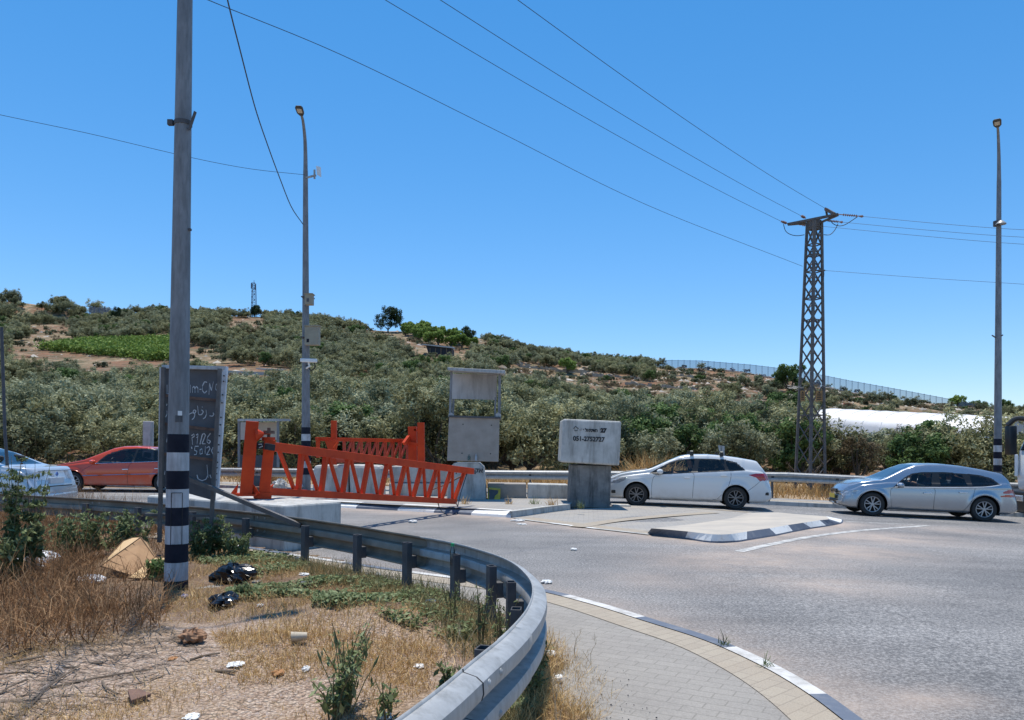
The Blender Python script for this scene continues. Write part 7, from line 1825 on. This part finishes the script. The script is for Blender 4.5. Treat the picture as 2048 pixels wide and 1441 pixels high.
# twigs on the gravel
tw_ = [((0, 1350), (75, 1352)), ((70, 1345), (155, 1340)), ((70, 1400), (160, 1338)), ((100, 1378), (300, 1345)), ((0, 1390), (55, 1365)), ((0, 1405), (25, 1436)), ((55, 1420), (90, 1380)), ((205, 1365), (235, 1395)), ((160, 1332), (205, 1332)), ((10, 1330), (90, 1318)), ((0, 1322), (70, 1300)), ((230, 1325), (250, 1310)), ((60, 1370), (60, 1398)), ((180, 1300), (195, 1312)), ((430, 1345), (470, 1350)), ((380, 1322), (440, 1312))]
for k, (a, b) in enumerate(tw_):
    A_, B_ = V(*a), V(*b); r = random.uniform(.004, .009); mb = MB(); mm = A_.lerp(B_, .5)+Vector((random.uniform(-.02, .02), random.uniform(-.02, .02), .015))
    A_.z += r; B_.z += r+.01; mb.tube([Vector(q) for q in resample([A_, mm, B_], .05)], [r*(1-.4*i/8) for i in range(len(resample([A_, mm, B_], .05)))], 5)
    single(mb, 'twig', M_wood, 'thin grey-brown fallen twig lying on the gravel', 'twig', 'fallen twigs on the gravel')
Q, S = [], []
xy = sample_poly(W([(-80, 1290), (330, 1290), (420, 1340), (200, 1441), (-80, 1480)]), 900); q, s = blades(ground_pts(xy)+[0, 0, .012], .06, .22, .003, 1.0, .3)
k = len(xy); a = rng.uniform(0, PI, k); l = rng.uniform(.04, .16, k); dv = np.stack([np.cos(a), np.sin(a)*.6, rng.uniform(-.03, .08, k)], 1)*l[:, None]; sdv = np.stack([-np.sin(a), np.cos(a), np.zeros(k)], 1)*.0025; c = ground_pts(xy)+[0, 0, .016]
me = np_mesh('twig_litter', np.stack([c-dv-sdv, c+dv-sdv, c+dv+sdv, c-dv+sdv], 1).reshape(-1, 3), 4, M_wood, rng.uniform(size=k)); setp(mesh_obj('twig_litter', me), 'fine broken stalks scattered over the gravel', 'debris', kind='stuff')
# pebbles
def pebbles(name, poly, n, r0, r1, m, label, fn=None):
    xy = sample_poly(W(poly), n); c = (fn or ground_pts)(xy); r = rng.uniform(r0, r1, n)
    ico = np.array([(1, 0, 0), (0, 1, 0), (-1, 0, 0), (0, -1, 0), (0, 0, .7), (0, 0, -.7)]); tri = [(0, 1, 4), (1, 2, 4), (2, 3, 4), (3, 0, 4), (1, 0, 5), (2, 1, 5), (3, 2, 5), (0, 3, 5)]
    vs = (ico[None]*rng.uniform(.6, 1.3, (n, 6, 1)))*r[:, None, None]+c[:, None]+[0, 0, .004]
    me = np_mesh(name, vs[:, np.array(tri)].reshape(-1, 3), 3, m, None); setp(mesh_obj(name, me), label, 'pebbles', kind='stuff')
M_peb = mat('pink_gravel', (.62, .50, .42), (.34, .25, .20), .9, scale=13)
pebbles('gravel_stones', [(-100, 1290), (500, 1280), (860, 1350), (760, 1460), (700, 1520), (-100, 1540)], 14000, .005, .014, M_peb, 'loose pinkish gravel stones')
pebbles('pavement_grit', [(1080, 1300), (1250, 1330), (1330, 1441), (1100, 1441)], 110, .002, .006, M_blackp, 'dark grit scattered on the pavement', lambda xy: np.stack([xy[:, 0], xy[:, 1], np.full(len(xy), .121)], 1))
# ------------------------------------------------------------------ litter
def crumple(name, m, u, v, w_, h_, dep, label, cat, seed=0, z=None, n=14, flat=.5, tw=0.):
    g = np.random.default_rng(seed); c = V(u, v) if z is None else Vector(z); mb = MB(); S_ = F/c.y; wx, hz = w_/S_/2, h_/S_
    nu, nv = 30, 13; vs = []
    ph = g.uniform(0, 6.28, (6,)); fr = g.integers(2, 9, (6,))
    for i in range(nu):
        a = 2*PI*i/nu
        for j in range(nv):
            b = PI*j/(nv-1)
            rr = .72+.5*abs(math.sin(fr[0]*.5*a+ph[0]+b*.6))**.7+.22*abs(math.sin(fr[1]*.5*a+2.3*b+ph[1]))+.14*math.sin(fr[2]*b+ph[2]+a*3)+g.uniform(-.09, .09)
            x = math.cos(a)*math.sin(b)*wx*rr; y = math.sin(a)*math.sin(b)*dep*rr; z_ = (math.cos(b)*rr*.5+.45)*hz
            vs.append((c.x+x, c.y+y, c.z+max(z_, 0)))
    fs = [(i*nv+j, i*nv+j+1, ((i+1) % nu)*nv+j+1, ((i+1) % nu)*nv+j) for i in range(nu) for j in range(nv-1)]
    mb.add(vs, fs); return single(mb, name, m, label, cat, loc=tuple(c), smooth=False)
M_bag = mat('black_bag', (.012, .012, .014), None, .22, bmp=.4, bscale=12); M_wbag = mat('white_bag', (.74, .76, .78), (.6, .62, .65), .5, scale=9)
M_paper = mat('white_paper', (.80, .79, .76), None, .7); M_kraft = mat('kraft_paper', (.36, .20, .11), (.26, .14, .075), .85)
crumple('trash_bag', M_bag, 467, 1166, 64, 34, .16, 'crumpled shiny black rubbish bag on the dry grass', 'rubbish bag', 3)
crumple('trash_bag', M_bag, 446, 1212, 40, 22, .14, 'smaller black plastic bag next to the low green plant', 'rubbish bag', 5)
crumple('plastic_bag', M_wbag, 72, 1138, 58, 34, .16, 'white plastic bag caught in the dry weeds at the left', 'plastic bag', 8)
crumple('plastic_bag', M_wbag, 180, 1166, 44, 14, .10, 'thin clear-white wrapper in the weeds below the cardboard box', 'plastic bag', 9)
crumple('plastic_bag', M_wbag, 292, 1072, 20, 26, .04, 'pale plastic wrapping dangling beside the left sign leg', 'plastic bag', 10)
crumple('paper_bag', M_kraft, 386, 1283, 38, 22, .06, 'crumpled brown paper bag on the gravel edge', 'paper bag', 12)
crumple('plastic_cup', M_wbag, 434, 1212, 22, 16, .04, 'crushed translucent cup leaning on the smaller black bag', 'cup', 14)
LIT = [(608, 1152, 24, 8, 'white crushed paper by the first rail post'), (594, 1122, 12, 10, 'white tissue left of the first rail post'), (470, 1332, 34, 9, 'white paper scrap on the gravel with a dark speck'), (556, 1350, 26, 12, 'orange-brown dry leaf scrap on the gravel'), (383, 1437, 32, 10, 'white scrap at the bottom edge'), (770, 1436, 26, 12, 'white scrap beside the bottom end of the rail'),
       (612, 1342, 16, 12, 'white scrap left of the foreground herb'), (700, 1278, 14, 10, 'pinkish-white paper scrap above the foreground herb'), (838, 1335, 22, 8, 'shredded white paper inside the rail bend'), (1110, 1284, 17, 6, 'white disc-like scrap outside the rail bend'), (1100, 1312, 22, 14, 'pale wrapper in the grass outside the rail bend'), (1118, 1357, 16, 8, 'pale crumpled scrap on the grass edge of the pavement'), (1128, 1374, 13, 6, 'pinkish scrap on the grass edge of the pavement'), (755, 1156, 14, 14, 'white tissue at the second rail post'), (1010, 1262, 14, 6, 'white scrap behind the fifth rail post'), (345, 1320, 16, 8, 'pale stone-like scrap near the brown paper bag'), (520, 1214, 12, 8, 'white scrap in the creeping plants')]
for k, (u, v, w_, h_, lab) in enumerate(LIT): crumple('paper_scrap', M_paper if 'brown' not in lab else mat('dry_leaf', (.45, .22, .09), None, .9), u, v, w_*.75, h_*.7, .02+w_*.0006, lab, 'litter', 20+k)
for k, (u, v, w_, h_, lab) in enumerate(((826, 1046, 15, 5, 'white scrap lying on the road above the rail'), (1093, 1167, 18, 6, 'white scrap on the road at the kerb of the near pavement'), (1147, 1101, 10, 4, 'small pale scrap in the middle of the road'), (1036, 1043, 22, 3, 'flat grey-white scrap by the flush crossing'), (1043, 1050, 16, 2, 'flat pale scrap on the road just below the flush crossing'))):
    c = G(u, v, 0); crumple('paper_scrap', M_paper, u, v, w_, h_, .05, lab, 'litter', 60+k, z=(c.x, c.y, c.z+.002))
for k, (u, v, m, nm, lab) in enumerate(((458, 1128, (.2, .55, .45), 'wrapper', 'turquoise wrapper behind the black rubbish bag'), (800, 1197, (.15, .3, .6), 'wrapper', 'blue-white wrapper in the creeping plants'), (862, 1206, (.05, .18, .35), 'wrapper', 'dark blue wrapper near the bottle post'), (372, 1196, (.2, .2, .35), 'wrapper', 'purple-grey wrapper right of the lamp post foot'), (155, 1072, (.35, .5, .55), 'wrapper', 'pale blue wrapper in the weeds at left'))):
    crumple(nm, mat('wrapper%d' % k, m, None, .4), u, v, 18, 7, .03, lab, 'litter', 80+k)
# cups
for (u, v, m, r, l, lab, yaw) in ((612, 1178, mat('dark_cup', (.05, .055, .06), None, .5), .038, .10, 'dark paper cup lying among the creeping plants', .4), (598, 1284, mat('beige_cup', (.52, .44, .33), (.4, .33, .24), .7, scale=30), .033, .10, 'beige paper cup lying on the gravel', .25)):
    c = V(u, v)+Vector((0, 0, r)); ax_ = Vector((math.cos(yaw), math.sin(yaw), 0)); mb = MB()
    mb.tube([c-ax_*l/2, c+ax_*l/2], [r, r*.74], 18, cap=False); mb.tube([c-ax_*l/2, c+ax_*l/2*.98], [r*.93, r*.68], 18, cap=False); mb.tube([c+ax_*l*.47, c+ax_*l/2], [r*.74, r*.7], 18); mb.tube([c-ax_*l*.505, c-ax_*l*.49], [r*1.04, r*1.04], 18, cap=False)
    single(mb, 'paper_cup', m, lab, 'cup', smooth=True, fixn=False)
# bottle on the fourth post
x, y, zt = POSTS[3]
t = thing('plastic_bottle', 'small clear bottle with green cap standing in the fourth rail post', 'bottle', (x, y, zt-.1))
mb = MB(); mb.lathe([(0, -.1), (.021, -.1), (.022, .03), (.012, .06), (.012, .075)], (x-.025, y, zt), 'Z', 14); mb.build('bottle_body', glass_mat('bottle_plastic', (.8, .88, .9), .1, .08), t, smooth=True)
mb = MB(); mb.lathe([(0, .095), (.016, .093), (.017, .068), (0, .068)], (x-.025, y, zt), 'Z', 14); mb.build('cap', mat('green_cap', (.02, .35, .12), None, .4), t, smooth=True)
# tile fragment
mb = MB(); a = [V(255, 1394), V(280, 1392), V(302, 1402), V(262, 1416)]; mb.prism([p+Vector((0, 0, .02)) for p in a], (0, 0, .018)); single(mb, 'tile_fragment', mat('brown_tile', (.20, .11, .075), (.14, .08, .055), .85, scale=30), 'broken brown ribbed tile on the gravel', 'tile', bevel=.003)
# cardboard box: opened, tilted
bx_ = thing('cardboard_box', 'torn open cardboard box lying tilted against the weeds beside the lamp post', 'cardboard box', V(265, 1158))
dB = 8.35
o_ = dict(A=P(201, 1133, dB-.25), B=P(281, 1076, dB+.30), C=P(310, 1116, dB+.1), D=P(264, 1152, dB-.40))
def sheet(name, pts, parent, m=M_card, th=.006):
    pts = [Vector(p) for p in pts]; n_ = (pts[1]-pts[0]).cross(pts[2]-pts[0]).normalized()*th; mb = MB(); mb.prism(pts, n_); o = mb.build(name, m, parent)
    mb = MB()
    for i in range(len(pts)): mb.beam(pts[i]-n_*.3, pts[(i+1) % len(pts)]-n_*.3, .008, .012)
    mb.build('torn_edge', mat('cardboard_edge', (.13, .075, .04), (.2, .12, .06), .9), o); return o
MCL = mat('cardboard_light', (.66, .45, .24), (.56, .37, .18), .85, scale=6)
main = sheet('front_panel', [o_['A'], o_['B'], o_['C'], o_['D']], bx_, mat('cardboard_front', (.40, .235, .115), (.33, .185, .09), .85, scale=6))
sheet('flap', [P(311, 1115, dB-.05), P(331, 1115, dB-.15), P(328, 1143, dB-.45), P(300, 1159, dB-.6), P(256, 1157, dB-.62), P(266, 1151, dB-.5)], bx_, MCL)
sheet('top_panel', [P(201, 1132, dB-.22), P(247, 1083, dB+.45), P(266, 1076, dB+.55), P(281, 1075, dB+.33), P(228, 1122, dB-.08)], bx_, MCL)
sheet('side_panel', [P(282, 1076, dB+.32), P(293, 1084, dB+.5), P(311, 1114, dB+.35), P(309, 1117, dB+.12)], bx_)
mb = MB(); mb.poly([P(266, 1118, dB-.06), P(276, 1116, dB-.04), P(280, 1122, dB-.06), P(275, 1128, dB-.10), P(268, 1127, dB-.12)]); mb.v = [(x, y-.02, z) for x, y, z in mb.v]; mb.build('printed_mark', M_ink, main, fixn=False)
mb = MB(); mb.poly([P(268, 1121, dB-.09), P(278, 1121, dB-.09), P(277, 1124.5, dB-.10), P(268, 1125, dB-.10)]); mb.v = [(x, y-.025, z) for x, y, z in mb.v]; mb.build('printed_mark', M_white, main, fixn=False)
for k in range(4):
    a = o_['A'].lerp(o_['B'], .2+.2*k); b = o_['D'].lerp(o_['C'], .2+.2*k); mb = MB(); mb.beam(a+Vector((0, -.012, .004)), b+Vector((0, -.012, .004)), .003, .005); mb.build('crease', mat('cardboard_edge', (.13, .075, .04), (.2, .12, .06), .9), main)
# litter heap behind the rail between the gate columns
for k, (u, v, w_, h_, m, lab) in enumerate(((560, 973, 22, 20, M_conc, 'pale rubble lump behind the truss foot'), (601, 972, 14, 20, M_white, 'white litter lump between the truss and the blocks'), (548, 968, 8, 12, M_red, 'small red-white litter piece near the hinge column'))):
    c = P(u, v, 24.0); c.z = .15; crumple('rubble', m, u, v, w_, h_, .2, lab, 'litter', 90+k, z=tuple(c))
# weeds by the low blocks
for k, (u, v) in enumerate(((1018, 1008), (1068, 1008), (1103, 1010), (905, 1006), (930, 1008), (1160, 1017))):
    b = G(u, v, ZA); n = 40; pos = np.tile([0., 0., 0.], (n, 1))+rng.normal(0, .06, (n, 3))*[1, .5, 0]; q, sh = blades(pos, .08, .28, .006, 1.1, .6)
    me = np_mesh('grass_tuft', q, 4, ML['weed' if k % 2 else 'straw'], sh); o = mesh_obj('grass_tuft', me); o.location = (b.x, b.y-.1, gz(b.x)+ZA); setp(o, 'small grass tuft growing at the foot of the concrete blocks', 'grass tuft', 'grass tufts at the foot of the concrete blocks')
for k, (u, v) in enumerate(((1448, 1291), (1532, 1333))):
    b = G(u, v, .125); n = 26; q, sh = blades(rng.normal(0, .02, (n, 3))*[1, 1, 0], .03, .12, .003, 1.3, .6); me = np_mesh('grass_tuft', q, 4, ML['weed'], sh); o = mesh_obj('grass_tuft', me); o.location = (b.x, b.y, .125); setp(o, ('little grass tuft in the kerb joint farther from the camera', 'little grass tuft in the kerb joint nearer the camera')[k], 'grass tuft')
